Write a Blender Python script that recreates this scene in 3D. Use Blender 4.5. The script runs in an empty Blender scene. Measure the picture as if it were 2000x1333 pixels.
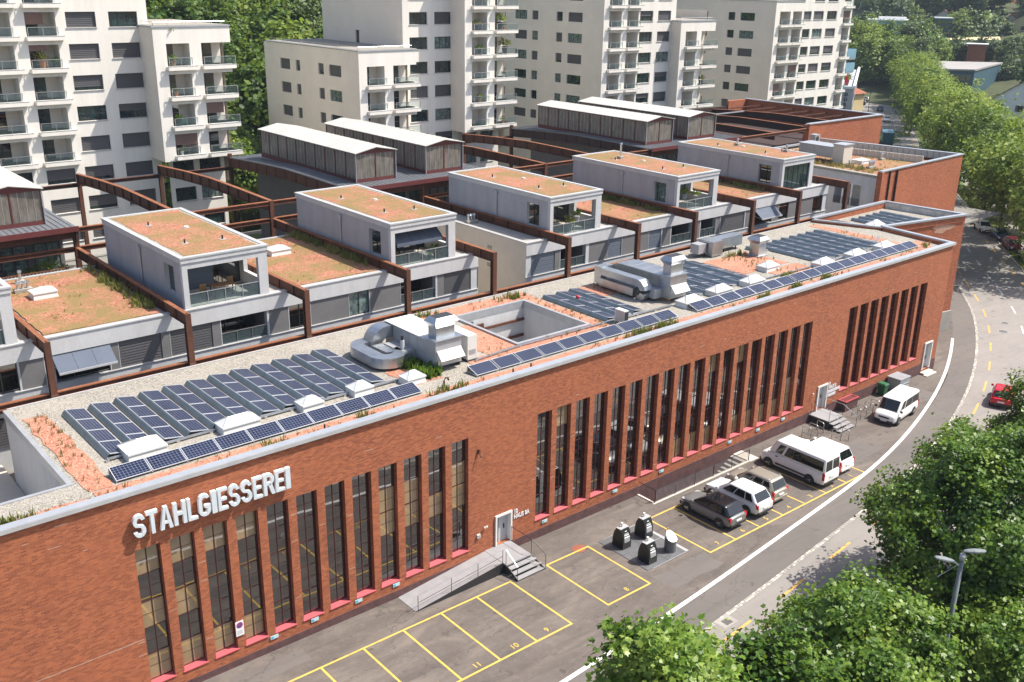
import bpy, bmesh, math, random
import numpy as np
from mathutils import Vector, Matrix

# ---------------------------------------------------------------- camera, sky, sun, exposure
sc = bpy.context.scene
COL = sc.collection
R = math.radians
rnd = random.Random(11)

YAW, PITCH, ROLL, FPX = R(40.4727), R(19.9277), R(0.9142), 1953.09
cam_d = bpy.data.cameras.new('camera')
cam = bpy.data.objects.new('camera', cam_d)
COL.objects.link(cam)
fwd = Vector((math.cos(PITCH) * math.sin(YAW), math.cos(PITCH) * math.cos(YAW), -math.sin(PITCH)))
rgt0 = Vector((math.cos(YAW), -math.sin(YAW), 0))
up0 = rgt0.cross(fwd)
rgt = math.cos(ROLL) * rgt0 + math.sin(ROLL) * up0
upv = -math.sin(ROLL) * rgt0 + math.cos(ROLL) * up0
m = Matrix((rgt, upv, -fwd)).transposed().to_4x4()
m.translation = Vector((4.0865, -40.5806, 32.6008))
cam.matrix_world = m
cam_d.sensor_width = 36.0
cam_d.lens = FPX / 2000.0 * 36.0
cam_d.clip_start = 0.5
cam_d.clip_end = 4000
sc.camera = cam

SUN = Vector((0.56, -0.34, 1.0)).normalized()
world = bpy.data.worlds.new('World')
sc.world = world
world.use_nodes = True
wn = world.node_tree
bg = wn.nodes['Background']
sky = wn.nodes.new('ShaderNodeTexSky')
sky.sky_type = 'NISHITA'
sky.sun_disc = False
sky.sun_elevation = math.asin(SUN.z)
sky.sun_rotation = math.atan2(SUN.x, SUN.y)
sky.altitude = 400
sky.air_density = 1.0
sky.dust_density = 3.5
wn.links.new(sky.outputs[0], bg.inputs[0])
bg.inputs[1].default_value = 0.135

sun_d = bpy.data.lights.new('sun', 'SUN')
sun_d.energy = 4.9
sun_d.angle = R(0.53)
sun_d.color = (1.0, 0.94, 0.84)
sun = bpy.data.objects.new('sun', sun_d)
COL.objects.link(sun)
sun.rotation_euler = SUN.to_track_quat('Z', 'Y').to_euler()
sun.location = (0, 0, 120)

vs = sc.view_settings
vs.view_transform = 'Standard'
vs.look = 'None'
vs.exposure = 0.64
vs.gamma = 1.0
vs.use_curve_mapping = False
try:
    sc.cycles.use_denoising = True
    sc.cycles.max_bounces = 6
    sc.cycles.diffuse_bounces = 3
    sc.cycles.glossy_bounces = 3
    sc.cycles.transmission_bounces = 3
    sc.cycles.transparent_max_bounces = 8
    sc.cycles.volume_bounces = 0
    sc.cycles.caustics_reflective = False
    sc.cycles.caustics_refractive = False
    sc.cycles.sample_clamp_indirect = 6
except Exception:
    pass

# ---------------------------------------------------------------- helpers
ORD = ['first', 'second', 'third', 'fourth', 'fifth', 'sixth', 'seventh', 'eighth', 'ninth', 'tenth', 'eleventh', 'twelfth',
       'thirteenth', 'fourteenth', 'fifteenth', 'sixteenth', 'seventeenth', 'eighteenth']


def gz(x, y=0):
    return -0.00995 * min(300.0, max(-80.0, x))


class MB:
    """collects faces, then becomes one mesh object"""

    def __init__(s):
        s.v, s.f, s.m = [], [], []

    def face(s, pts, m=0):
        n = len(s.v)
        s.v += [tuple(p) for p in pts]
        s.f.append(tuple(range(n, n + len(pts))))
        s.m.append(m)

    def box(s, x0, x1, y0, y1, z0, z1, m=0, top=None, skip=''):
        a = [(x0, y0, z0), (x1, y0, z0), (x1, y1, z0), (x0, y1, z0), (x0, y0, z1), (x1, y0, z1), (x1, y1, z1), (x0, y1, z1)]
        n = len(s.v)
        s.v += a
        q = {'b': (3, 2, 1, 0), 't': (4, 5, 6, 7), 'f': (0, 1, 5, 4), 'r': (1, 2, 6, 5), 'k': (2, 3, 7, 6), 'l': (3, 0, 4, 7)}
        for k, i in q.items():
            if k in skip:
                continue
            s.f.append(tuple(n + j for j in i))
            s.m.append(top if (k == 't' and top is not None) else m)

    def hull(s, a, m=0):
        """8 corners in box order"""
        n = len(s.v)
        s.v += [tuple(p) for p in a]
        for i in ((3, 2, 1, 0), (4, 5, 6, 7), (0, 1, 5, 4), (1, 2, 6, 5), (2, 3, 7, 6), (3, 0, 4, 7)):
            s.f.append(tuple(n + j for j in i))
            s.m.append(m)

    def prism(s, poly, z0, z1, m=0, mt=None):
        """poly ccw (x,y); z0/z1 number or function of (x,y)"""
        fz0 = z0 if callable(z0) else (lambda x, y: z0)
        fz1 = z1 if callable(z1) else (lambda x, y: z1)
        n = len(s.v)
        k = len(poly)
        s.v += [(x, y, fz0(x, y)) for x, y in poly] + [(x, y, fz1(x, y)) for x, y in poly]
        s.f.append(tuple(n + k + i for i in range(k)))
        s.m.append(m if mt is None else mt)
        s.f.append(tuple(n + i for i in reversed(range(k))))
        s.m.append(m)
        for i in range(k):
            j = (i + 1) % k
            s.f.append((n + i, n + j, n + k + j, n + k + i))
            s.m.append(m)

    def bar(s, p0, p1, w, h, m=0):
        """rectangular bar between two points, w sideways, h in the upright direction"""
        p0, p1 = Vector(p0), Vector(p1)
        d = (p1 - p0).normalized()
        up = Vector((0, 0, 1)) if abs(d.z) < 0.95 else Vector((0, 1, 0))
        sd = d.cross(up).normalized() * (w / 2)
        u = sd.cross(d).normalized() * (h / 2)
        a = [p0 - sd - u, p0 + sd - u, p1 + sd - u, p1 - sd - u, p0 - sd + u, p0 + sd + u, p1 + sd + u, p1 - sd + u]
        s.hull(a, m)

    def tube(s, pts, r, n=6, m=0, cap=True):
        rs = r if isinstance(r, (list, tuple)) else [r] * len(pts)
        pts = [Vector(p) for p in pts]
        b = len(s.v)
        for i, p in enumerate(pts):
            d = (pts[min(i + 1, len(pts) - 1)] - pts[max(i - 1, 0)]).normalized()
            up = Vector((0, 0, 1)) if abs(d.z) < 0.9 else Vector((1, 0, 0))
            a = d.cross(up).normalized()
            c = a.cross(d)
            for k in range(n):
                t = 2 * math.pi * k / n
                s.v.append(tuple(p + (a * math.cos(t) + c * math.sin(t)) * rs[i]))
        for i in range(len(pts) - 1):
            for k in range(n):
                k2 = (k + 1) % n
                s.f.append((b + i * n + k, b + i * n + k2, b + (i + 1) * n + k2, b + (i + 1) * n + k))
                s.m.append(m)
        if cap:
            s.f.append(tuple(b + k for k in reversed(range(n))))
            s.m.append(m)
            e = b + (len(pts) - 1) * n
            s.f.append(tuple(e + k for k in range(n)))
            s.m.append(m)

    def wall(s, P, u0, u1, v0, v1, holes, depth, m=0, mr=None, back=None):
        """wall with rectangular holes; P(u,v,d)->xyz; reveals of given depth"""
        us = sorted({u0, u1, *[min(u1, max(u0, h[0])) for h in holes], *[min(u1, max(u0, h[1])) for h in holes]})
        vv = sorted({v0, v1, *[min(v1, max(v0, h[2])) for h in holes], *[min(v1, max(v0, h[3])) for h in holes]})
        mr = m if mr is None else mr
        for i in range(len(us) - 1):
            run = None
            for j in range(len(vv) - 1):
                cu, cv = (us[i] + us[i + 1]) / 2, (vv[j] + vv[j + 1]) / 2
                inside = any(h[0] < cu < h[1] and h[2] < cv < h[3] for h in holes)
                if not inside and run is None:
                    run = vv[j]
                if run is not None and (inside or j == len(vv) - 2):
                    e = vv[j] if inside else vv[j + 1]
                    s.face([P(us[i], run, 0), P(us[i + 1], run, 0), P(us[i + 1], e, 0), P(us[i], e, 0)], m)
                    run = None
        for h in holes:
            a, b, c, d = h[:4]
            dp = h[4] if len(h) > 4 else depth
            s.face([P(a, c, 0), P(b, c, 0), P(b, c, dp), P(a, c, dp)], mr)
            s.face([P(a, d, 0), P(b, d, 0), P(b, d, dp), P(a, d, dp)], mr)
            s.face([P(a, c, 0), P(a, d, 0), P(a, d, dp), P(a, c, dp)], mr)
            if len(h) < 6:
                s.face([P(b, c, 0), P(b, d, 0), P(b, d, dp), P(b, c, dp)], mr)
            if back is not None:
                s.face([P(a, c, dp), P(b, c, dp), P(b, d, dp), P(a, d, dp)], back)

    def mesh(s, name, mats, smooth=False, off=(0, 0, 0)):
        me = bpy.data.meshes.new(name)
        ox, oy, oz = off
        me.from_pydata([(x - ox, y - oy, z - oz) for x, y, z in s.v], [], s.f)
        for mt in (mats if isinstance(mats, (list, tuple)) else [mats]):
            me.materials.append(mt)
        if any(s.m):
            me.polygons.foreach_set('material_index', s.m)
        if smooth:
            me.polygons.foreach_set('use_smooth', [True] * len(me.polygons))
        me.update()
        return me


def link(name, data, parent=None, loc=(0, 0, 0), rz=0.0, kind=None):
    o = bpy.data.objects.new(name, data)
    COL.objects.link(o)
    o.location = loc
    if rz:
        o.rotation_euler = (0, 0, rz)
    if parent is not None:
        o.parent = parent
    if kind:
        o['kind'] = kind
    return o


def thing(name, label, cat, loc=(0, 0, 0), group=None, rz=0.0):
    o = link(name, None, None, loc, rz)
    o['label'] = label
    o['category'] = cat
    if group:
        o['group'] = group
    return o


def tag(o, label, cat, group=None):
    o['label'] = label
    o['category'] = cat
    if group:
        o['group'] = group
    return o


def part(root, name, mb, mats, smooth=False, under=None, label=None, kind=None):
    """mesh given in world coordinates, hung under a thing (or under one of its parts)"""
    top = root
    me = mb.mesh(name, mats, smooth, top.location)
    o = link(name, me, under if under is not None else root, kind=kind)
    if label:
        o['label'] = label
    return o


def struct(name, mb, mats, smooth=False):
    return link(name, mb.mesh(name, mats, smooth), kind='structure')


def weld_smooth(o, angle=35, width=0.0, seg=2):
    if width:
        b = o.modifiers.new('soft_edges', 'BEVEL')
        b.width = width
        b.segments = seg
        b.limit_method = 'ANGLE'
        b.angle_limit = R(40)
    return o


# ---------------------------------------------------------------- materials
MATS = {}


class NT:
    def __init__(s, name):
        s.mat = bpy.data.materials.new(name)
        s.mat.use_nodes = True
        s.t = s.mat.node_tree
        s.b = s.t.nodes['Principled BSDF']
        s.out = s.t.nodes['Material Output']

    def n(s, typ, **kw):
        nd = s.t.nodes.new(typ)
        for k, v in kw.items():
            setattr(nd, k, v)
        return nd

    def l(s, a, b):
        s.t.links.new(a, b)

    def math(s, op, a, b=None, c=None):
        nd = s.n('ShaderNodeMath', operation=op)
        for i, v in enumerate((a, b, c)):
            if v is None:
                continue
            if hasattr(v, 'is_output'):
                s.l(v, nd.inputs[i])
            else:
                nd.inputs[i].default_value = v
        return nd.outputs[0]

    def mix(s, fac, a, b, mode='MIX'):
        nd = s.n('ShaderNodeMix', data_type='RGBA', blend_type=mode)
        for k, v in ((0, fac), (6, a), (7, b)):
            if hasattr(v, 'is_output'):
                s.l(v, nd.inputs[k])
            elif isinstance(v, (int, float)):
                nd.inputs[k].default_value = v
            else:
                nd.inputs[k].default_value = (*v, 1)
        return nd.outputs[2]

    def ramp(s, fac, stops):
        nd = s.n('ShaderNodeValToRGB')
        s.l(fac, nd.inputs[0])
        e = nd.color_ramp.elements
        while len(e) < len(stops):
            e.new(0.5)
        for i, (p, c) in enumerate(stops):
            e[i].position = p
            e[i].color = (*c, 1) if not isinstance(c, (int, float)) else (c, c, c, 1)
        return nd.outputs[0]

    def noise(s, scale, detail=4, rough=0.6, vec=None, dist=0.0):
        nd = s.n('ShaderNodeTexNoise')
        nd.inputs['Scale'].default_value = scale
        nd.inputs['Detail'].default_value = detail
        nd.inputs['Roughness'].default_value = rough
        nd.inputs['Distortion'].default_value = dist
        if vec is None:
            vec = s.pos()
        s.l(vec, nd.inputs['Vector'])
        return nd.outputs[0]

    def pos(s):
        if not hasattr(s, '_p'):
            s._p = s.n('ShaderNodeNewGeometry').outputs['Position']
        return s._p

    def obj(s):
        return s.n('ShaderNodeTexCoord').outputs['Object']

    def bump(s, h, strength=0.3, dist=0.02):
        nd = s.n('ShaderNodeBump')
        nd.inputs['Strength'].default_value = strength
        nd.inputs['Distance'].default_value = dist
        s.l(h, nd.inputs['Height'])
        s.l(nd.outputs[0], s.b.inputs['Normal'])

    def col(s, c):
        if hasattr(c, 'is_output'):
            s.l(c, s.b.inputs['Base Color'])
        else:
            s.b.inputs['Base Color'].default_value = (*c, 1)

    def set(s, rough=None, metal=None, ior=None, spec=None):
        for k, v in (('Roughness', rough), ('Metallic', metal), ('IOR', ior), ('Specular IOR Level', spec)):
            if v is not None:
                s.b.inputs[k].default_value = v
        return s


def plain(name, c, rough=0.6, metal=0.0, var=0.12, scale=1.5, fine=0.0, spec=None, ior=None, bump=0.0, bscale=40, streak=0.0):
    t = NT(name)
    if var or fine:
        vec = None
        if streak:
            mp = t.n('ShaderNodeMapping')
            mp.inputs['Scale'].default_value = (1, 1, streak)
            t.l(t.pos(), mp.inputs[0])
            vec = mp.outputs[0]
        a = t.noise(scale, 7 if streak else 5, 0.65, vec=vec)
        lo = tuple(x * (1 - var) for x in c)
        hi = tuple(min(1, x * (1 + var)) for x in c)
        cc = t.ramp(a, [(0.3, lo), (0.7, hi)])
        if fine:
            b = t.noise(scale * 14, 3, 0.7)
            cc = t.mix(fine, cc, t.ramp(b, [(0.35, tuple(x * 0.55 for x in c)), (0.65, tuple(min(1, x * 1.35) for x in c))]))
        t.col(cc)
    else:
        t.col(c)
    if bump:
        t.bump(t.noise(bscale, 4, 0.7), bump, 0.02)
    t.set(rough, metal, ior, spec)
    MATS[name] = t.mat
    return t.mat


def mk_brick():
    t = NT('brick')
    g = t.n('ShaderNodeNewGeometry')
    sp = t.n('ShaderNodeSeparateXYZ')
    t.l(g.outputs['Position'], sp.inputs[0])
    sn = t.n('ShaderNodeSeparateXYZ')
    t.l(g.outputs['True Normal'], sn.inputs[0])
    ax = t.math('ABSOLUTE', sn.outputs[0])
    ay = t.math('ABSOLUTE', sn.outputs[1])
    u = t.math('ADD', t.math('MULTIPLY', sp.outputs[0], ay), t.math('MULTIPLY', sp.outputs[1], ax))
    cb = t.n('ShaderNodeCombineXYZ')
    t.l(u, cb.inputs[0])
    t.l(sp.outputs[2], cb.inputs[1])
    br = t.n('ShaderNodeTexBrick')
    t.l(cb.outputs[0], br.inputs['Vector'])
    br.inputs['Scale'].default_value = 1.0
    br.inputs['Brick Width'].default_value = 0.25
    br.inputs['Row Height'].default_value = 0.077
    br.inputs['Mortar Size'].default_value = 0.007
    br.inputs['Mortar Smooth'].default_value = 0.3
    br.inputs['Color1'].default_value = (0.205, 0.054, 0.023, 1)
    br.inputs['Color2'].default_value = (0.475, 0.146, 0.056, 1)
    br.inputs['Mortar'].default_value = (0.34, 0.165, 0.10, 1)
    big = t.noise(0.22, 5, 0.6)
    mpc = t.n('ShaderNodeMapping')
    mpc.inputs['Scale'].default_value = (1.6, 1.6, 6.5)
    t.l(g.outputs['Position'], mpc.inputs[0])
    crs = t.noise(2.2, 5, 0.8, vec=mpc.outputs[0])
    c = t.mix(t.ramp(crs, [(0.34, 0.55), (0.58, 0.0)]), br.outputs[0], (0.205, 0.046, 0.021))
    c = t.mix(t.ramp(big, [(0.35, 0.0), (0.75, 0.38)]), c, (0.44, 0.135, 0.056))
    mps = t.n('ShaderNodeMapping')
    mps.inputs['Scale'].default_value = (2.2, 2.2, 0.12)
    t.l(g.outputs['Position'], mps.inputs[0])
    stn = t.noise(1.0, 5, 0.7, vec=mps.outputs[0])
    c = t.mix(t.ramp(stn, [(0.56, 0.0), (0.74, 0.32)]), c, (0.15, 0.040, 0.022))
    mid = t.noise(1.7, 6, 0.7, dist=0.6)
    c = t.mix(t.ramp(mid, [(0.62, 0.0), (0.80, 0.45)]), c, (0.50, 0.24, 0.15))
    drk = t.noise(0.6, 6, 0.7)
    c = t.mix(t.ramp(drk, [(0.25, 0.35), (0.42, 0.0)]), c, (0.17, 0.045, 0.022))
    t.col(c)
    t.bump(br.outputs['Fac'], -0.35, 0.012)
    t.set(0.85)
    MATS['brick'] = t.mat


def mk_asphalt(name, c1, c2, c3, sc1=0.35, patch=0.5):
    t = NT(name)
    mp = t.n('ShaderNodeMapping')
    mp.inputs['Scale'].default_value = (0.6, 1.6, 1)
    mp.inputs['Rotation'].default_value = (0, 0, 0.5)
    t.l(t.pos(), mp.inputs[0])
    a = t.noise(sc1, 7, 0.68, vec=mp.outputs[0], dist=0.7)
    c = t.ramp(a, [(0.28, c1), (0.52, c2), (0.75, c3)])
    b = t.noise(2.6, 6, 0.7)
    c = t.mix(t.ramp(b, [(0.5, 0.0), (0.85, patch)]), c, c3)
    f = t.noise(35, 2, 0.7)
    c = t.mix(0.35, c, t.ramp(f, [(0.3, tuple(x * 0.5 for x in c2)), (0.7, tuple(min(1, x * 1.5) for x in c2))]))
    cr = t.n('ShaderNodeTexVoronoi', feature='DISTANCE_TO_EDGE')
    cr.inputs['Scale'].default_value = 0.16
    wv = t.n('ShaderNodeVectorMath', operation='ADD')
    t.l(t.pos(), wv.inputs[0])
    nz = t.n('ShaderNodeTexNoise')
    nz.inputs['Scale'].default_value = 0.8
    nz.inputs['Detail'].default_value = 5
    t.l(t.pos(), nz.inputs['Vector'])
    sc_ = t.n('ShaderNodeVectorMath', operation='SCALE')
    sc_.inputs[3].default_value = 2.2
    t.l(nz.outputs[1], sc_.inputs[0])
    t.l(sc_.outputs[0], wv.inputs[1])
    t.l(wv.outputs[0], cr.inputs['Vector'])
    c = t.mix(t.ramp(cr.outputs[0], [(0.0, 0.45), (0.007, 0.0)]), c, tuple(x * 0.5 for x in c1))
    sp = t.noise(1.1, 3, 0.5)
    c = t.mix(t.ramp(sp, [(0.66, 0.0), (0.74, 0.55)]), c, tuple(x * 0.45 for x in c1))
    sm_ = t.n('ShaderNodeMapping')
    sm_.inputs['Scale'].default_value = (0.10, 1.9, 1)
    sm_.inputs['Rotation'].default_value = (0, 0, -0.10)
    t.l(t.pos(), sm_.inputs[0])
    ty = t.noise(1.0, 4, 0.6, vec=sm_.outputs[0])
    c = t.mix(t.ramp(ty, [(0.55, 0.0), (0.72, 0.35)]), c, tuple(x * 0.8 for x in c1))
    t.col(c)
    t.bump(f, 0.25, 0.01)
    t.set(0.9)
    MATS[name] = t.mat


def mk_gravel(name, base, dark, light, scale=22, green=None, gth=0.55):
    t = NT(name)
    v = t.n('ShaderNodeTexVoronoi')
    v.inputs['Scale'].default_value = scale
    t.l(t.pos(), v.inputs['Vector'])
    sp = t.n('ShaderNodeSeparateColor')
    t.l(v.outputs['Color'], sp.inputs[0])
    c = t.ramp(sp.outputs[0], [(0.0, dark), (0.5, base), (1.0, light)])
    a = t.noise(0.5, 6, 0.7)
    c = t.mix(t.ramp(a, [(0.4, 0.0), (0.72, 0.5)]), c, light)
    if green:
        g = t.math('ADD', t.math('MULTIPLY', t.noise(0.38, 4, 0.6), 0.5), t.math('MULTIPLY', t.noise(1.5, 9, 0.85, dist=0.5), 0.5))
        c = t.mix(t.ramp(g, [(gth - 0.06, 0.0), (gth + 0.07, 0.9)]), c, green)
    t.col(c)
    t.bump(v.outputs['Distance'], 0.5, 0.03)
    t.set(0.95)
    MATS[name] = t.mat


def mk_corten(name, a, b, c3):
    t = NT(name)
    mp = t.n('ShaderNodeMapping')
    mp.inputs['Scale'].default_value = (1.0, 1.0, 0.35)
    t.l(t.pos(), mp.inputs[0])
    n1 = t.noise(1.4, 8, 0.72, vec=mp.outputs[0])
    c = t.ramp(n1, [(0.3, a), (0.55, b), (0.78, c3)])
    n2 = t.noise(9, 5, 0.7)
    c = t.mix(0.3, c, t.ramp(n2, [(0.3, a), (0.7, c3)]))
    t.col(c)
    t.bump(n2, 0.2, 0.01)
    t.set(0.75, 0.15)
    MATS[name] = t.mat


def mk_solar():
    t = NT('solar_cell')
    o = t.obj()
    s = t.n('ShaderNodeSeparateXYZ')
    t.l(o, s.inputs[0])

    def line(coord, period, w):
        f = t.math('FRACT', t.math('DIVIDE', coord, period))
        d = t.math('ABSOLUTE', t.math('SUBTRACT', f, 0.5))
        return t.math('GREATER_THAN', d, 0.5 - w)
    gx = line(s.outputs[0], 0.16, 0.045)
    gy = line(s.outputs[1], 0.162, 0.045)
    bus = t.math('MULTIPLY', line(t.math('ADD', s.outputs[0], 0.04), 0.08, 0.035), 0.25)
    g = t.math('MAXIMUM', t.math('MAXIMUM', gx, gy), bus)
    nz = t.noise(1.2, 3)
    cell = t.ramp(nz, [(0.3, (0.007, 0.009, 0.026)), (0.7, (0.013, 0.017, 0.045))])
    t.col(t.mix(g, cell, (0.17, 0.20, 0.28)))
    t.set(0.25, 0.0, 1.28)
    MATS['solar_cell'] = t.mat


def mk_glass(name, c, rough=0.03, ior=1.9, var=0.35, scale=0.5, stretch=None):
    t = NT(name)
    vec = None
    if stretch:
        mp = t.n('ShaderNodeMapping')
        mp.inputs['Scale'].default_value = stretch
        t.l(t.pos(), mp.inputs[0])
        vec = mp.outputs[0]
    n = t.noise(scale, 4, 0.7, vec=vec)
    t.col(t.ramp(n, [(0.35, tuple(x * (1 - var) for x in c)), (0.7, tuple(min(1, x * (1 + var)) for x in c))]))
    t.set(rough, 0.0, ior)
    MATS[name] = t.mat


def mk_slats(name, c1, c2, period=0.09):
    t = NT(name)
    s = t.n('ShaderNodeSeparateXYZ')
    t.l(t.pos(), s.inputs[0])
    f = t.math('FRACT', t.math('DIVIDE', s.outputs[2], period))
    t.col(t.mix(t.ramp(f, [(0.0, 0.0), (0.75, 1.0), (1.0, 0.0)]), c1, c2))
    t.bump(f, 0.6, 0.02)
    t.set(0.55)
    MATS[name] = t.mat


def mk_leaf(name, cs, trans=0.35, rough=0.45):
    t = NT(name)
    oi = t.n('ShaderNodeObjectInfo')
    a = t.noise(0.45, 3, 0.6)
    b = t.noise(6.0, 2, 0.6)
    f = t.math('ADD', t.math('MULTIPLY', a, 0.55), t.math('MULTIPLY', b, 0.45))
    f = t.math('ADD', f, t.math('MULTIPLY', t.math('SUBTRACT', oi.outputs['Random'], 0.5), 0.16))
    c = t.ramp(f, [(0.36, cs[0]), (0.5, cs[1]), (0.63, cs[2])])
    t.col(c)
    t.set(rough, 0.0)
    tr = t.n('ShaderNodeBsdfTranslucent')
    t.l(t.mix(0.5, c, (0.20, 0.26, 0.03)), tr.inputs[0])
    mx = t.n('ShaderNodeMixShader')
    mx.inputs[0].default_value = trans
    t.l(t.b.outputs[0], mx.inputs[1])
    t.l(tr.outputs[0], mx.inputs[2])
    t.l(mx.outputs[0], t.out.inputs[0])
    MATS[name] = t.mat


def mk_clear(name, tint=(0.88, 0.92, 0.92), amount=0.90):
    t = NT(name)
    tp = t.n('ShaderNodeBsdfTransparent')
    tp.inputs[0].default_value = (*tint, 1)
    t.col((0.25, 0.32, 0.33))
    t.set(0.05)
    mx = t.n('ShaderNodeMixShader')
    mx.inputs[0].default_value = amount
    t.l(t.b.outputs[0], mx.inputs[1])
    t.l(tp.outputs[0], mx.inputs[2])
    t.l(mx.outputs[0], t.out.inputs[0])
    MATS[name] = t.mat


def mk_paint(name, c):
    t = NT(name)
    n = t.noise(3.2, 8, 0.8, dist=0.6)
    f = t.noise(30, 3, 0.8)
    k = t.math('ADD', t.math('MULTIPLY', n, 0.7), t.math('MULTIPLY', f, 0.3))
    t.col(t.mix(t.ramp(k, [(0.50, 0.0), (0.66, 0.75)]), c, (0.15, 0.13, 0.115)))
    t.set(0.85)
    MATS[name] = t.mat


mk_brick()
mk_asphalt('asphalt_lot', (0.060, 0.051, 0.046), (0.125, 0.106, 0.094), (0.235, 0.198, 0.168), 0.33, 0.6)
mk_asphalt('asphalt_path', (0.105, 0.094, 0.088), (0.135, 0.120, 0.111), (0.165, 0.146, 0.133), 0.25, 0.2)
mk_asphalt('asphalt_road', (0.200, 0.184, 0.172), (0.245, 0.225, 0.209), (0.290, 0.266, 0.245), 0.25, 0.35)
mk_gravel('gravel_grey', (0.27, 0.248, 0.215), (0.13, 0.118, 0.10), (0.39, 0.36, 0.31), 19)
mk_gravel('gravel_red', (0.41, 0.160, 0.100), (0.20, 0.072, 0.046), (0.53, 0.28, 0.19), 15, (0.25, 0.165, 0.075), 0.60)
mk_gravel('sedum_roof', (0.35, 0.130, 0.076), (0.16, 0.056, 0.034), (0.43, 0.205, 0.135), 11, (0.185, 0.140, 0.045), 0.49)
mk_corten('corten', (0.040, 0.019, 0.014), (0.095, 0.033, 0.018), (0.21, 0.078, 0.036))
mk_corten('corten_edge', (0.130, 0.045, 0.022), (0.245, 0.085, 0.036), (0.40, 0.17, 0.080))  # lit copy of corten: sunlight on top flanges and rails put into the colour
mk_corten('corten_dark', (0.022, 0.012, 0.012), (0.040, 0.020, 0.017), (0.075, 0.033, 0.024))
mk_solar()
mk_glass('glass_dark', (0.008, 0.009, 0.010), 0.015, 2.6)
mk_glass('glass_blind', (0.30, 0.215, 0.115), 0.02, 2.1, 0.15, 0.8)
mk_glass('glass_teal', (0.020, 0.040, 0.042), 0.03, 1.8, 0.6, 0.9)
mk_glass('glass_curtain', (0.15, 0.20, 0.19), 0.05, 1.6, 0.6, 2.5)
mk_glass('glass_car', (0.010, 0.013, 0.015), 0.03, 1.7)
mk_glass('pane_grey', (0.175, 0.155, 0.13), 0.25, 1.5, 0.35, 1.0, (3.0, 3.0, 0.9))
mk_slats('blind_dark', (0.065, 0.062, 0.065), (0.12, 0.115, 0.118), 0.085)
mk_slats('blind_blue', (0.075, 0.090, 0.115), (0.17, 0.195, 0.235), 0.11)
mk_clear('glass_rail')
mk_clear('glass_rail_dark', (0.62, 0.68, 0.70), 0.84)
plain('coping', (0.38, 0.40, 0.435), 0.4, 0.3, 0.08)
plain('zinc_edge', (0.47, 0.47, 0.47), 0.5, 0.2, 0.1)
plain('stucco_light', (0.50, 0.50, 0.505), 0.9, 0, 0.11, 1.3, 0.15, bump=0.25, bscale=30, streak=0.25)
plain('stucco_grey', (0.36, 0.36, 0.375), 0.9, 0, 0.14, 1.1, 0.2, bump=0.4, bscale=30, streak=0.25)  # darker copy of the penthouse stucco, shade of the left walls in its colour
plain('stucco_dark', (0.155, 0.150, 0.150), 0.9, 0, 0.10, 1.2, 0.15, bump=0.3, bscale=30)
plain('stucco_warm', (0.58, 0.53, 0.46), 0.9, 0, 0.07, 0.7, 0.1)
plain('tower_front', (0.80, 0.755, 0.69), 0.9, 0, 0.08, 0.9, 0.08, streak=0.12)  # paler copy of the tower paint, with the fronts' sunlight in the colour
plain('tower_side', (0.76, 0.69, 0.60), 0.9, 0, 0.06, 0.35, 0.06)  # same tower paint made darker and beiger, the side walls' shade coloured in
plain('concrete', (0.34, 0.32, 0.29), 0.9, 0, 0.15, 0.8, 0.2)
plain('concrete_stained', (0.55, 0.53, 0.49), 0.9, 0, 0.35, 1.6, 0.2)
plain('frame_dark', (0.028, 0.026, 0.026), 0.5, 0.1, 0)
plain('frame_red', (0.062, 0.014, 0.014), 0.55, 0.1, 0.2, 3)
plain('frame_maroon', (0.125, 0.030, 0.028), 0.55, 0.1, 0.15, 2)
plain('sill_pink', (0.42, 0.070, 0.085), 0.55, 0.0, 0.12, 2)
plain('frame_white', (0.74, 0.73, 0.70), 0.5, 0, 0.05)
plain('plinth_stone', (0.105, 0.052, 0.050), 0.85, 0, 0.5, 1.6, 0.3, bump=0.8, bscale=7)
plain('letter_face', (0.60, 0.66, 0.70), 0.4, 0, 0.05)
plain('letter_edge', (0.82, 0.82, 0.80), 0.4, 0, 0.04)
plain('galvanised', (0.52, 0.54, 0.56), 0.33, 0.88, 0.14, 1.8, 0.10)
plain('galv_dull', (0.42, 0.43, 0.45), 0.5, 0.45, 0.10, 2.0)
plain('metal_panel', (0.42, 0.425, 0.44), 0.5, 0.3, 0.10, 1.2)
plain('deflector', (0.175, 0.220, 0.245), 0.42, 0.45, 0.15, 1.5)
plain('alu', (0.62, 0.63, 0.65), 0.4, 0.5, 0.05)
plain('skylight_white', (0.66, 0.66, 0.64), 0.35, 0, 0.04)
plain('cabinet_white', (0.66, 0.65, 0.61), 0.5, 0, 0.05)
plain('roof_sheet', (0.175, 0.185, 0.205), 0.5, 0.35, 0.15, 1.0)
plain('lantern_roof', (0.46, 0.45, 0.42), 0.6, 0, 0.10, 0.9, 0.1)
mk_paint('white_paint', (0.72, 0.71, 0.69))
mk_paint('yellow_paint', (0.64, 0.43, 0.085))
mk_paint('orange_paint', (0.68, 0.37, 0.09))
plain('metal_plate', (0.155, 0.160, 0.170), 0.5, 0.35, 0.15, 3)
plain('steel_dark', (0.045, 0.045, 0.05), 0.45, 0.4, 0)
plain('steel_bright', (0.62, 0.63, 0.64), 0.3, 0.8, 0.05)
plain('ramp_grey', (0.27, 0.265, 0.275), 0.8, 0, 0.12, 1.5, 0.1)
plain('bin_body', (0.018, 0.020, 0.020), 0.35, 0.2, 0.1)
plain('sign_white', (0.78, 0.79, 0.80), 0.5, 0, 0)
plain('sign_blue', (0.02, 0.10, 0.42), 0.5, 0, 0)
plain('sign_cyan', (0.08, 0.38, 0.62), 0.5, 0, 0)
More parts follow.
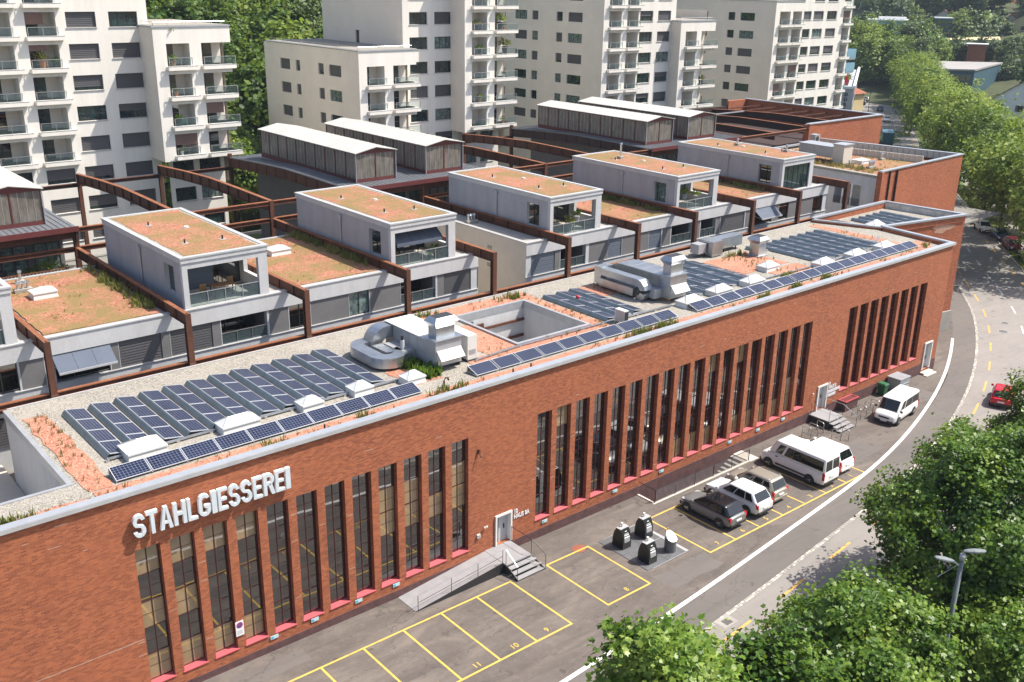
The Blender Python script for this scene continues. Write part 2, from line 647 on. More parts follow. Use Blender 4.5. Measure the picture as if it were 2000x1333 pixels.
plain('sign_red', (0.50, 0.020, 0.045), 0.5, 0, 0)
plain('sign_teal', (0.50, 0.66, 0.68), 0.5, 0, 0)
plain('paint_white', (0.80, 0.80, 0.79), 0.25, 0, 0.02)
plain('paint_pearl', (0.74, 0.76, 0.77), 0.22, 0.05, 0.02)
plain('paint_gunmetal', (0.225, 0.232, 0.235), 0.28, 0.4, 0.03)
plain('paint_beige', (0.42, 0.385, 0.325), 0.28, 0.5, 0.03)
plain('paint_red', (0.55, 0.012, 0.03), 0.25, 0.1, 0.02)
plain('paint_maroon', (0.16, 0.008, 0.03), 0.25, 0.2, 0.02)
plain('paint_black', (0.008, 0.009, 0.012), 0.15, 0.0, 0)
plain('paint_blue', (0.02, 0.045, 0.12), 0.25, 0.2, 0.02)
plain('paint_teal', (0.012, 0.10, 0.13), 0.35, 0.1, 0.05)
plain('rubber', (0.018, 0.018, 0.018), 0.8, 0, 0)
plain('plastic_dark', (0.028, 0.030, 0.034), 0.6, 0, 0)
plain('chrome', (0.70, 0.70, 0.71), 0.2, 0.9, 0)
plain('tail_red', (0.42, 0.008, 0.012), 0.25, 0, 0)
plain('lamp_clear', (0.62, 0.64, 0.66), 0.15, 0.2, 0)
plain('lamp_amber', (0.60, 0.20, 0.05), 0.2, 0, 0)
plain('bin_green', (0.020, 0.110, 0.045), 0.5, 0, 0.1)
plain('skip_grey', (0.42, 0.45, 0.47), 0.5, 0.3, 0.1)
plain('lamp_grey', (0.17, 0.19, 0.20), 0.65, 0.2, 0.2, 3)
plain('awning', (0.085, 0.105, 0.145), 0.8, 0, 0.1, 1.0)
plain('bark', (0.115, 0.088, 0.062), 0.95, 0, 0.35, 2.5, 0.3, bump=0.6, bscale=18)
plain('grass', (0.085, 0.135, 0.030), 0.95, 0, 0.45, 0.25, 0.4)
plain('hill_ground', (0.060, 0.075, 0.025), 0.95, 0, 0.4, 0.05, 0.3)
plain('meadow', (0.20, 0.24, 0.075), 0.95, 0, 0.3, 0.06, 0.3)
plain('court_floor', (0.20, 0.19, 0.17), 0.9, 0, 0.2, 0.5, 0.2)
plain('tile_red', (0.27, 0.085, 0.050), 0.85, 0, 0.2, 1.0, 0.25)
plain('tile_brown', (0.19, 0.115, 0.090), 0.85, 0, 0.2, 1.0, 0.25)
plain('roof_grey', (0.30, 0.285, 0.275), 0.85, 0, 0.12, 0.12, 0.12)
plain('cladding_teal', (0.050, 0.115, 0.155), 0.6, 0.1, 0.15, 0.4, 0.1)
plain('cladding_blue', (0.20, 0.36, 0.46), 0.6, 0.1, 0.12, 0.5, 0.1)
plain('house_white', (0.72, 0.74, 0.76), 0.9, 0, 0.06, 0.4)
plain('house_yellow', (0.62, 0.50, 0.28), 0.9, 0, 0.06, 0.4)
plain('dura_wall', (0.40, 0.40, 0.44), 0.9, 0, 0.08, 0.5)
plain('terracotta', (0.45, 0.14, 0.05), 0.7, 0, 0.1)
plain('mortar', (0.46, 0.27, 0.19), 0.9, 0, 0.25, 4.0, 0.3)
plain('wood', (0.30, 0.16, 0.07), 0.7, 0, 0.2, 3)
mk_leaf('leaf_plane', ((0.022, 0.070, 0.010), (0.125, 0.240, 0.022), (0.370, 0.470, 0.085)), 0.46, 0.42)
mk_leaf('leaf_street', ((0.048, 0.110, 0.014), (0.175, 0.275, 0.034), (0.370, 0.430, 0.095)), 0.48, 0.6)
mk_leaf('leaf_forest', ((0.020, 0.062, 0.012), (0.110, 0.200, 0.026), (0.310, 0.380, 0.070)), 0.42, 0.6)
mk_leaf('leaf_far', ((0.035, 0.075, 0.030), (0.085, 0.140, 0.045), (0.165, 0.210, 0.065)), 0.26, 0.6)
mk_leaf('leaf_weed', ((0.075, 0.125, 0.018), (0.180, 0.205, 0.045), (0.340, 0.300, 0.100)), 0.4)
mk_leaf('grass_dry', ((0.120, 0.125, 0.032), (0.260, 0.210, 0.075), (0.400, 0.310, 0.130)), 0.4)
M = MATS

# ---------------------------------------------------------------- road geometry
_G = np.array([(-60, -17.2), (-30, -15.7), (0, -14.7), (20, -14.0), (30, -13.5), (41.2, -12.8), (48.5, -12.1), (54.7, -11.4), (61.9, -10.65),
               (67.8, -9.9), (74, -8.6), (80, -7.0), (87, -4.8), (93.5, -2.3), (100.7, 1.0), (107.1, 4.3), (112.1, 7.3), (116.3, 10.3),
               (119, 12.3), (130, 20.4), (150, 34.6), (180, 56), (213, 78.8), (247, 99.3), (292, 127), (340, 156), (420, 200)], float)


def resample(P, step):
    d = np.r_[0, np.cumsum(np.hypot(*np.diff(P, axis=0).T))]
    s = np.arange(0, d[-1], step)
    Q = np.stack([np.interp(s, d, P[:, 0]), np.interp(s, d, P[:, 1])], 1)
    for _ in range(6):
        Q[1:-1] = (Q[:-2] + 2 * Q[1:-1] + Q[2:]) / 4
    return Q


GUT = resample(_G, 2.0)
_t = np.gradient(GUT, axis=0)
_t /= np.linalg.norm(_t, axis=1)[:, None]
GNL = np.stack([-_t[:, 1], _t[:, 0]], 1)      # points to the left (towards the buildings)
GS = np.r_[0, np.cumsum(np.hypot(*np.diff(GUT, axis=0).T))]


def road_pt(s, o):
    x = np.interp(s, GS, GUT[:, 0]) + o * np.interp(s, GS, GNL[:, 0])
    y = np.interp(s, GS, GUT[:, 1]) + o * np.interp(s, GS, GNL[:, 1])
    return float(x), float(y)


def road_s(x):
    return float(np.interp(x, GUT[:, 0], GS))


def strip(mb, s0, s1, o0, o1, dz=0.0, m=0, step=2.0, thick=0.0):
    n = max(1, int(math.ceil((s1 - s0) / step)))
    for i in range(n):
        a, b = s0 + (s1 - s0) * i / n, s0 + (s1 - s0) * (i + 1) / n
        p = [road_pt(a, o0), road_pt(b, o0), road_pt(b, o1), road_pt(a, o1)]
        mb.face([(x, y, gz(x) + dz) for x, y in p][::-1], m)
        if thick:
            for k in ((0, 1), (3, 2)):
                (xa, ya), (xb, yb) = p[k[0]], p[k[1]]
                mb.face([(xa, ya, gz(xa) + dz), (xb, yb, gz(xb) + dz), (xb, yb, gz(xb) + dz - thick), (xa, ya, gz(xa) + dz - thick)], m)


# ---------------------------------------------------------------- terrain
def sm(a, b, x):
    t = min(1, max(0, (x - a) / (b - a)))
    return t * t * (3 - 2 * t)


def terr(x, y):
    h = gz(x) - 0.05
    w = sm(70, 92, y - 0.02 * x) * (1 - sm(150, 250, x))
    if w > 0:
        h += w * (0.50 * max(0, y - 84)) * (1 - 0.35 * sm(200, 360, y))
    d = 0.87 * x + 0.5 * y
    h2 = 0.10 * max(0, d - 330)
    h2 = 120 * (1 - math.exp(-h2 / 120))
    if x > 150:
        side = (y - 0.62 * x + 0)        # to the right of the road the slope starts earlier
        h2 += 9 * sm(60, 140, -side) * sm(230, 330, x)
    h += h2 * sm(150, 260, x)
    h += 1.2 * math.sin(x * 0.05) * math.sin(y * 0.043) * sm(20, 60, h)
    return h


tb = MB()
xs = list(np.arange(-120, 300, 12.0)) + list(np.arange(300, 1500, 30.0))
ys = list(np.arange(-160, 300, 12.0)) + list(np.arange(300, 1100, 30.0))
nx, ny = len(xs), len(ys)
tb.v = [(x, y, terr(x, y)) for x in xs for y in ys]
for i in range(nx - 1):
    for j in range(ny - 1):
        if -36 < xs[i] < 84 and -5 < ys[j] < 50:
            continue
        tb.f.append((i * ny + j, (i + 1) * ny + j, (i + 1) * ny + j + 1, i * ny + j + 1))
        tb.m.append(0)
struct('ground', tb, M['hill_ground'], True)

S0, S1 = 0.0, float(GS[-1])
mb = MB()
stn = sorted(list(np.arange(-45, 90, 2.5)) + [50.3, 60.6, 90.0])
for xa, xb in zip(stn[:-1], stn[1:]):
    inner = -1.42 if 50.25 < (xa + xb) / 2 < 60.65 else 0.3
    wy = [road_pt(road_s(q), 2.15)[1] for q in (xa, xb)]
    mb.face([(xa, wy[0], gz(xa)), (xb, wy[1], gz(xb)), (xb, inner, gz(xb)), (xa, inner, gz(xa))])
strip(mb, road_s(90), road_s(121), 2.15, 11.0, -0.002)
struct('parking_lot', mb, M['asphalt_lot'])
mb = MB(); strip(mb, road_s(-45), road_s(119), 0.0, 2.15, 0.0)
struct('pavement', mb, M['asphalt_path'])
mb = MB(); strip(mb, S0, S1, -9.4, -0.24, 0.0)
struct('road', mb, M['asphalt_road'])
mb = MB(); strip(mb, road_s(119), S1, -0.24, 3.5, 0.06, 0, 2.0, 0.12)
struct('far_pavement', mb, M['asphalt_road'])
mb = MB(); strip(mb, S0, S1, -12.3, -9.62, 0.07)
struct('verge', mb, M['grass'])
mb = MB(); strip(mb, S0, S1, -22.5, -12.3, 0.0)
struct('parking_lane', mb, M['asphalt_road'])
mb = MB()
strip(mb, S0, S1, -9.62, -9.4, 0.10, 0, 2.0, 0.14)
struct('kerb', mb, M['concrete'])
# cobbled gutter between pavement and road, a single row of small setts
mb = MB()
s = road_s(8)
while s < road_s(119):
    for o in (-0.235, -0.115):
        L = 0.24 + rnd.random() * 0.05
        strip(mb, s, s + L, o, o + 0.105, 0.008 + rnd.random() * 0.006, rnd.choice((0, 0, 1)), 5)
    s += 0.30
g_ = struct('gutter', mb, [M['concrete'], M['stucco_warm']])
mb = MB(); strip(mb, road_s(8), road_s(119), -0.24, 0.0, 0.001)
part_o = link('gutter_joint', mb.mesh('gutter_joint', M['asphalt_path']), g_)

# painted markings
mb = MB(); strip(mb, road_s(-40), road_s(101), 2.02, 2.28, 0.010)
struct('white_edge_line', mb, M['white_paint'])
mb = MB()
s = road_s(41.7) - 5.9 * 8
while s < S1 - 5:
    strip(mb, s, s + 2.7, -1.44, -1.28, 0.010)
    strip(mb, s + 1.5, s + 4.2, -8.05, -7.90, 0.010)
    s += 5.9
struct('cycle_lane_marking', mb, M['orange_paint'])
mb = MB()
s = road_s(10)
while s < S1 - 5:
    strip(mb, s, s + 2.6, -4.72, -4.56, 0.010)
    s += 7.0
struct('centre_line_marking', mb, M['white_paint'])


def paint_line(mb, x0, y0, x1, y1, w=0.12, dz=0.008):
    d = Vector((x1 - x0, y1 - y0))
    n = Vector((-d.y, d.x)).normalized() * (w / 2)
    p = [(x0 - n.x, y0 - n.y), (x1 - n.x, y1 - n.y), (x1 + n.x, y1 + n.y), (x0 + n.x, y0 + n.y)]
    mb.face([(x, y, gz(x) + dz) for x, y in p])


def text_mesh(s, size=1.0, extrude=0.0, bold=0.0, squeeze=1.0, spacing=1.0):
    cu = bpy.data.curves.new('lettering', 'FONT')
    cu.body = s
    cu.size = size
    cu.extrude = extrude
    cu.offset = bold
    cu.space_character = spacing
    cu.resolution_u = 4
    o = bpy.data.objects.new('lettering', cu)
    COL.objects.link(o)
    bpy.context.view_layer.update()
    me = bpy.data.meshes.new_from_object(o.evaluated_get(bpy.context.evaluated_depsgraph_get()))
    bpy.data.objects.remove(o)
    bpy.data.curves.remove(cu)
    if squeeze != 1.0:
        for v in me.vertices:
            v.co.x *= squeeze
    return me


BY0, BY1 = -2.72, -7.90
mb = MB()
for k in range(10):
    x = 36.56 - 2.5 * k
    paint_line(mb, x, BY0 + 0.06, x, BY1 - 0.06)
paint_line(mb, 36.56 - 2.5 * 9, BY0, 36.5, BY0, dz=0.0095)
paint_line(mb, 36.56 - 2.5 * 9, BY1, 36.5, BY1, dz=0.0095)
for x in (39.39, 42.84):
    paint_line(mb, x, BY0 + 0.06, x, BY1 - 0.06)
paint_line(mb, 39.45, BY0, 42.78, BY0, dz=0.0095)
paint_line(mb, 39.45, BY1, 42.78, BY1, dz=0.0095)
for i in range(8):
    x = 48.33 + 2.5 * i
    paint_line(mb, x, BY0 + 0.06, x, BY1 - 0.06)
paint_line(mb, 48.39, BY0, 48.33 + 17.44, BY0, dz=0.0095)
paint_line(mb, 48.39, BY1, 48.33 + 17.44, BY1, dz=0.0095)
bays = struct('parking_bay_marking', mb, M['yellow_paint'])
nums = [('9', 35.0), ('10', 32.6), ('11', 30.1), ('12', 27.6), ('13', 25.1), ('8', 41.2)] + [(str(7 - i), 48.33 + 2.5 * i + 1.1) for i in range(7)]
for sx, x in nums:
    me = text_mesh(sx, 0.50, 0.0, 0.004)
    me.materials.append(M['yellow_paint'])
    o = link('bay_number', me, bays, (x, -7.62, gz(x) + 0.0085))

# square orange-brown repair patch at the corner of bay eight
mb = MB()
cx, cy = 42.2, -2.55
mb.face([(cx + 0.5 * math.cos(a) * (1 + 0.12 * math.sin(3 * a)), cy + 0.42 * math.sin(a), gz(cx) + 0.004) for a in np.arange(0, 6.28, 0.4)])
struct('rust_stain', mb, M['tile_red'])

# drain grate by the gutter
dg = thing('drain_grate', 'square iron drain grate set in the road beside the cobbled gutter', 'drain', (43.4, -13.05, gz(43.4)))
mb = MB()
mb.box(42.85, 43.95, -13.42, -12.62, gz(43.4) - 0.02, gz(43.4) + 0.006)
part(dg, 'surround', mb, M['concrete'])
for k in range(6):
    mb = MB()
    mb.box(43.15 + k * 0.09, 43.2 + k * 0.09, -13.3, -12.85, gz(43.4) + 0.0, gz(43.4) + 0.014)
    part(dg, 'bar', mb, M['steel_dark'])

# ---------------------------------------------------------------- the brick hall
RZ = 10.70      # roof level
PT = 11.15      # parapet top
hall = thing('brick_hall', 'long red brick foundry hall with tall narrow windows and a gravel roof', 'building', (40, 0, 0))
banks = [(16.58, 1.621, 12, 0.74), (40.83, 1.600, 18, 0.86), (74.33, 1.578, 8, 0.93)]
WW, WT = 1.17, 8.12
holes = []
wins = []
for bi, (x0, p, n, zs) in enumerate(banks):
    for i in range(n):
        holes.append((x0 + i * p, x0 + i * p + WW, zs, WT))
        wins.append((bi, i, x0 + i * p, zs))
doors = [(37.62, 38.86, 0.32, 2.33), (71.1, 72.42, 0.02, 2.13), (87.85, 89.18, -0.50, 2.10)]
holes += doors
mb = MB()
mb.wall(lambda u, v, d: (u, d, v), -30, 90.2, -3, 10.98, holes, 0.36)
part(hall, 'front_wall', mb, M['brick'])
mb = MB()
ENDP = [(90.2, 0.0), (91.0, 7.35), (102.55, 5.1), (101.7, 13.45)]
for a, b in zip(ENDP[:-1], ENDP[1:]):
    mb.face([(*a, -4), (*b, -4), (*b, 10.98), (*a, 10.98)])
part(hall, 'end_wall', mb, M['brick'])
# concrete foot under the end section and a pale repair patch high on it
mb = MB()
mb.prism([(101.2, 5.20), (102.62, 4.92), (102.5, 6.2), (101.4, 6.4)], -4, 1.0)
part(hall, 'foundation_block', mb, M['concrete'])
mb = MB()
d_ = Vector((102.55 - 91.0, 5.1 - 7.35, 0)).normalized()
base_ = Vector((91.0, 7.35, 0))
nrm = Vector((d_.y, -d_.x, 0))
pts = []
for a in np.arange(0, 6.28, 0.25):
    r_ = 1 + 0.22 * math.sin(3 * a + 1) + 0.12 * math.sin(7 * a)
    q = base_ + d_ * (8.6 + 1.5 * r_ * math.cos(a)) + nrm * 0.006
    pts.append((q.x, q.y, 10.0 + 0.42 * r_ * math.sin(a)))
mb.face(pts)
part(hall, 'plaster_patch', mb, M['mortar'])
# plinth (broken at the doors)
xs_ = [-30] + [v for d in doors for v in (d[0] - 0.1, d[1] + 0.1)] + [90.2]
for a, b in zip(xs_[::2], xs_[1::2]):
    mb = MB()
    mb.box(a, b, -0.035, 0.05, -3, 0.18)
    part(hall, 'plinth', mb, M['plinth_stone'])
# repointed pale course at the left and small repairs on the piers
def scar(x0, x1, z, h):
    n = max(3, int((x1 - x0) / .25)); up_ = [(x0 + (x1 - x0) * k / n, -0.006, z + h * (.6 + rnd.uniform(0, .6))) for k in range(n + 1)]; dn = [(x0 + (x1 - x0) * k / n, -0.006, z - h * rnd.uniform(0, .5)) for k in range(n + 1)]
    mb = MB(); mb.face(dn + up_[::-1]); part(hall, 'mortar_repair', mb, M['mortar'])


scar(8.5, 16.5, 3.42, .05)
for k in range(26):
    b_ = banks[k % 2]; xx = b_[0] + rnd.randrange(b_[2]) * b_[1] - .40
    scar(xx, xx + .36, rnd.uniform(1.2, 7.2), .045)
for k in range(16):
    xx = rnd.uniform(10, 88); scar(xx, xx + rnd.uniform(.15, .6), rnd.uniform(8.5, 10.6), .04)
# coping
mb = MB()
mb.box(-30, 90.32, -0.13, 0.34, 10.98, PT)
o = part(hall, 'coping', mb, M['coping'])
mb = MB()
mb.box(-30, 90.32, -0.15, -0.128, 10.93, PT - 0.02)
part(hall, 'coping', mb, M['zinc_edge'], under=o)


def cop_seg(a, b, w=0.42, z0=10.98, z1=PT, mat='coping'):
    mb = MB()
    mb.bar((a[0], a[1], (z0 + z1) / 2), (b[0], b[1], (z0 + z1) / 2), w, z1 - z0)
    return part(hall, 'coping', mb, M[mat])


cop_seg((90.15, 0.36), (90.95, 7.4), z1=PT - 0.005)
cop_seg((90.9, 7.38), (102.6, 5.1), z1=PT - 0.002)
cop_seg((102.5, 5.3), (101.65, 13.6), z1=PT - 0.007)
cop_seg((101.8, 13.5), (88.4, 13.45), z1=PT - 0.004)
mb = MB()   # inner faces of the parapet
mb.box(-30, 89.95, 0.06, 0.30, RZ - 0.2, 10.975)
part(hall, 'parapet', mb, M['zinc_edge'])
mb = MB()
mb.hull([(89.9, 0.32, 10.4), (90.12, 0.32, 10.4), (90.85, 7.25, 10.4), (90.65, 7.25, 10.4), (89.9, 0.32, 10.97), (90.12, 0.32, 10.97), (90.85, 7.25, 10.97), (90.65, 7.25, 10.97)])
mb.hull([(91.0, 7.25, 10.4), (102.35, 5.05, 10.4), (102.4, 5.3, 10.4), (91.0, 7.5, 10.4), (91.0, 7.25, 10.97), (102.35, 5.05, 10.97), (102.4, 5.3, 10.97), (91.0, 7.5, 10.97)])
part(hall, 'parapet', mb, M['brick'])
mb = MB()   # pale stained upstand closing the end section, higher than the rest
mb.hull([(102.2, 5.6, 9.5), (102.5, 5.6, 9.5), (101.75, 13.3, 9.5), (101.45, 13.3, 9.5), (102.2, 5.6, 11.0), (102.5, 5.6, 11.0), (101.75, 13.3, 11.0), (101.45, 13.3, 11.0)])
part(hall, 'upstand', mb, M['concrete_stained'])
mb = MB()
mb.box(88.4, 101.5, 13.32, 13.55, 9.8, 10.975)
mb.hull([(88.3, 13.3, 10.4), (88.55, 13.3, 10.4), (91.0, 7.5, 10.4), (90.8, 7.45, 10.4), (88.3, 13.3, 10.9), (88.55, 13.3, 10.9), (91.0, 7.5, 10.9), (90.8, 7.45, 10.9)])
part(hall, 'parapet', mb, M['brick'])
cop_seg((88.35, 13.4), (90.95, 7.45), 0.3, 10.9, 11.02)
# roof deck round the two open courts
mb = MB()
T = 0.35
for a in [(-30, 15.05, 0.3, 3.0), (15.05, 43.1, 0.3, 13.55), (43.1, 49.3, 0.3, 4.6), (43.1, 49.3, 11.2, 13.55), (49.3, 88.2, 0.3, 13.55)]:
    mb.box(*a, RZ - T, RZ)
mb.prism([(88.2, 0.3), (90.0, 0.3), (90.75, 7.3), (88.4, 13.5), (88.2, 13.5)], RZ - T, RZ)
mb.prism([(90.9, 7.5), (102.3, 5.3), (101.6, 13.35), (88.5, 13.35)], RZ - 0.5, RZ - 0.30)
roof_o = part(hall, 'roof', mb, M['gravel_grey'])


def rag(x0, x1, y0, y1, j=0.12, step=0.7):
    """ragged-edged rectangle"""
    p = []
    def seg(a, b):
        n = max(1, int(math.hypot(b[0] - a[0], b[1] - a[1]) / step))
        for i in range(n):
            t = i / n
            p.append((a[0] + (b[0] - a[0]) * t + rnd.uniform(-j, j), a[1] + (b[1] - a[1]) * t + rnd.uniform(-j, j)))
    seg((x0, y0), (x1, y0)); seg((x1, y0), (x1, y1)); seg((x1, y1), (x0, y1)); seg((x0, y1), (x0, y0))
    return p


reds = [(15.6, 88.8, 0.42, 1.65), (15.45, 16.65, 1.7, 11.7), (8.5, 15.4, 0.45, 1.3), (40.4, 43.0, 4.6, 9.6), (40.6, 50.6, 11.45, 13.1), (49.55, 50.6, 4.5, 11.4), (38.6, 50.6, 2.95, 4.35),
        (68.0, 73.9, 5.9, 10.2), (70.0, 74.2, 2.95, 5.4), (33.9, 36.0, 3.1, 6.0), (86.6, 89.8, 1.8, 3.2), (86.6, 87.8, 3.3, 12.6), (54.8, 57.0, 8.6, 11.2)]
for a in reds:
    mb = MB()
    mb.prism(rag(*a, j=0.06 if a[1] - a[0] > 40 else 0.12), RZ - 0.02, RZ + 0.022 + rnd.random() * 0.012)
    part(hall, 'planting_bed', mb, M['gravel_red'])

# rim and inner faces of the open courts
mb = MB()
for a in [(42.95, 49.45, 4.42, 4.66), (42.95, 49.45, 11.14, 11.38), (42.95, 43.16, 4.66, 11.14), (49.24, 49.45, 4.66, 11.14)]:
    mb.box(*a, RZ - 0.38, RZ + 0.14)
part(hall, 'court_rim', mb, M['galv_dull'])
mb = MB()
mb.box(14.97, 15.20, 3.1, 13.5, RZ - 0.4, RZ + 0.05)
mb.box(-30, 15.22, 2.90, 3.1, RZ - 0.4, RZ + 0.052)
part(hall, 'court_rim', mb, M['galv_dull'])
mb = MB()
for f_ in ([(43.13, 11.16, 3), (49.27, 11.16, 3), (49.27, 11.16, RZ - .35), (43.13, 11.16, RZ - .35)], [(49.27, 11.16, 3), (49.27, 4.64, 3), (49.27, 4.64, RZ - .35), (49.27, 11.16, RZ - .35)],
           [(43.13, 4.64, 3), (49.27, 4.64, 3), (49.27, 4.64, RZ - .35), (43.13, 4.64, RZ - .35)], [(43.13, 4.64, 3), (43.13, 11.16, 3), (43.13, 11.16, RZ - .35), (43.13, 4.64, RZ - .35)],
           [(15.03, 3.05, 3), (15.03, 13.5, 3), (15.03, 13.5, RZ - .3), (15.03, 3.05, RZ - .3)], [(-30, 3.05, 3), (15.03, 3.05, 3), (15.03, 3.05, RZ - .3), (-30, 3.05, RZ - .3)]):
    mb = MB(); mb.face(f_); part(hall, 'court_wall', mb, M['stucco_light'])
mb = MB()
mb.box(43.14, 49.26, 4.65, 11.15, 7.1, 7.3)
part(hall, 'court_floor', mb, M['stucco_warm'])
mb = MB(); mb.box(-30, 15.0, 3.1, 16.2, 6.3, 6.5)
part(hall, 'court_floor', mb, M['stucco_warm'])
mb = MB()
for z in (9.4, 8.2):
    mb.box(44.8, 49.2, 10.98, 11.13, z, z + 0.16)
mb.box(44.9, 45.5, 11.0, 11.12, 7.3, 9.9)
part(hall, 'court_beam', mb, [M['corten']])
mb = MB()
mb.box(43.2, 44.6, 11.05, 11.13, 8.7, 10.2)
part(hall, 'court_blind', mb, M['blind_dark'])

# windows: frame + ten panes each
FR = {}


def hall_window(zs):
    h0, h1 = zs + 0.12, WT
    key = round(zs, 2)
    if key in FR:
        return FR[key]
    mb = MB()
    H = h1 - h0
    f = 0.05
    mb.box(0, f, 0, 0.07, 0, H); mb.box(WW - f, WW, 0, 0.07, 0, H)
    mb.box(f, WW - f, 0, 0.07, 0, f); mb.box(f, WW - f, 0, 0.07, H - f, H)
    mb.box(WW / 2 - 0.022, WW / 2 + 0.022, 0.0, 0.065, f, H - f)
    ph = (H - 2 * f) / 5
    for k in range(1, 5):
        t = 0.05 if k in (1, 3) else 0.025
        z = f + k * ph
        mb.box(f, WW - f, 0.003, 0.062, z - t / 2, z + t / 2)
        if k in (2, 4):
            pass
    for k in range(5):
        z = f + (k + 0.5) * ph
        mb.box(f, WW - f, 0.02, 0.055, z - 0.010, z + 0.010)
    fr = mb.mesh('window', M['frame_red'])
    pw = WW / 2 - f - 0.022
    pm = []
    for mt in ('glass_dark', 'glass_blind'):
        mb = MB()
        mb.box(-pw / 2, pw / 2, -0.006, 0.006, -ph / 2 + 0.012, ph / 2 - 0.012)
        pm.append(mb.mesh('pane', M[mt]))
    mb = MB()
    mb.hull([(-0.05, -0.355, 0.0), (WW + 0.05, -0.355, 0.0), (WW - 0.001, -0.02, 0.10), (0.001, -0.02, 0.10),
             (-0.05, -0.355, 0.045), (WW + 0.05, -0.355, 0.045), (WW - 0.001, -0.02, 0.145), (0.001, -0.02, 0.145)])
    sl = mb.mesh('sill', M['sill_pink'])
    FR[key] = (fr, pm, sl, ph, pw, f)
    return FR[key]


blinds = {0: {0: (4, 2, 0), 1: (4, 2, 0), 2: (4, 2, 0), 3: (4, 0), 8: (3, 2), 9: (3, 2), 10: (3, 2), 11: (3, 2), 7: ()},
          1: {1: (4,), 8: (0,), 9: (0,), 10: (0, 4), 12: (0, 4), 13: (0,), 14: (0, 1), 15: (0,), 16: (0, 1), 17: ()}, 2: {}}
stuff = MB()
for bi, i, x0, zs in wins:
    fr, pm, sl, ph, pw, f = hall_window(zs)
    zb = zs + 0.12
    w = link('window', fr, hall, (x0 - 40, 0.275, zb))
    link('sill', sl, w, (0, 0.03, -0.115))
    for r in range(5):
        bl = r in blinds[bi].get(i, ()) and not (rnd.random() < 0.1)
        for c in range(2):
            cxp = f + pw / 2 if c == 0 else WW - f - pw / 2
            if bi < 2:
                o = link('pane', pm[1 if bl else 0], w, (cxp, 0.034, f + (r + 0.5) * ph))
                o.rotation_euler = (R(rnd.uniform(-0.12, 0.12)), 0, R(rnd.uniform(-0.2, 0.2)))
            else:
                X, Z = x0 + cxp, zb + f + (r + 0.5) * ph
                stuff.box(X - pw / 2, X + pw / 2, 0.303, 0.315, Z - ph / 2 + 0.012, Z + ph / 2 - 0.012)
part(hall, 'pane', stuff, M['glass_dark'], kind='stuff')

# doors
for k, (a, b, c, d) in enumerate(doors):
    mb = MB()
    t = 0.09
    mb.box(a - 0.03, a + t, -0.10, 0.30, c, d + 0.03)
    mb.box(b - t, b + 0.03, -0.10, 0.30, c, d + 0.03)
    mb.box(a + t, b - t, -0.10, 0.30, d - t, d + 0.03)
    dr = part(hall, 'door', mb, M['frame_white'])
    mb = MB()
    mb.box(a + t, a + t + 0.36, 0.26, 0.29, c, d - t)
    part(hall, 'glass_pane', mb, M['glass_teal'], under=dr)
    mb = MB()
    mb.box(a + t + 0.36, b - t, 0.24, 0.29, c, d - t)
    part(hall, 'door_leaf', mb, M['stucco_light'], under=dr)
    mb = MB()
    mb.box(b - t - 0.34, b - t - 0.27, 0.19, 0.24, c + 0.85, c + 1.15)
    part(hall, 'door_handle', mb, M['steel_dark'], under=dr)
    mb = MB()
    mb.box(a, b, 0.30, 0.355, c, d)
    part(hall, 'door_back', mb, M['frame_dark'], under=dr)

# ---------------------------------------------------------------- lettering on the facade
sign = thing('facade_sign', 'large raised pale letters reading STAHLGIESSEREI on the brick facade', 'sign', (20.5, -0.25, 8.85))
word = 'STAHLGIESSEREI'
wid = {'S': 0.60, 'T': 0.56, 'A': 0.64, 'H': 0.64, 'L': 0.50, 'G': 0.62, 'I': 0.27, 'E': 0.52, 'R': 0.62}
tot = sum(wid[c] for c in word) + 0.075 * (len(word) - 1)
x = 16.58
scale = (24.32 - 16.58) / tot
LH = 1.13


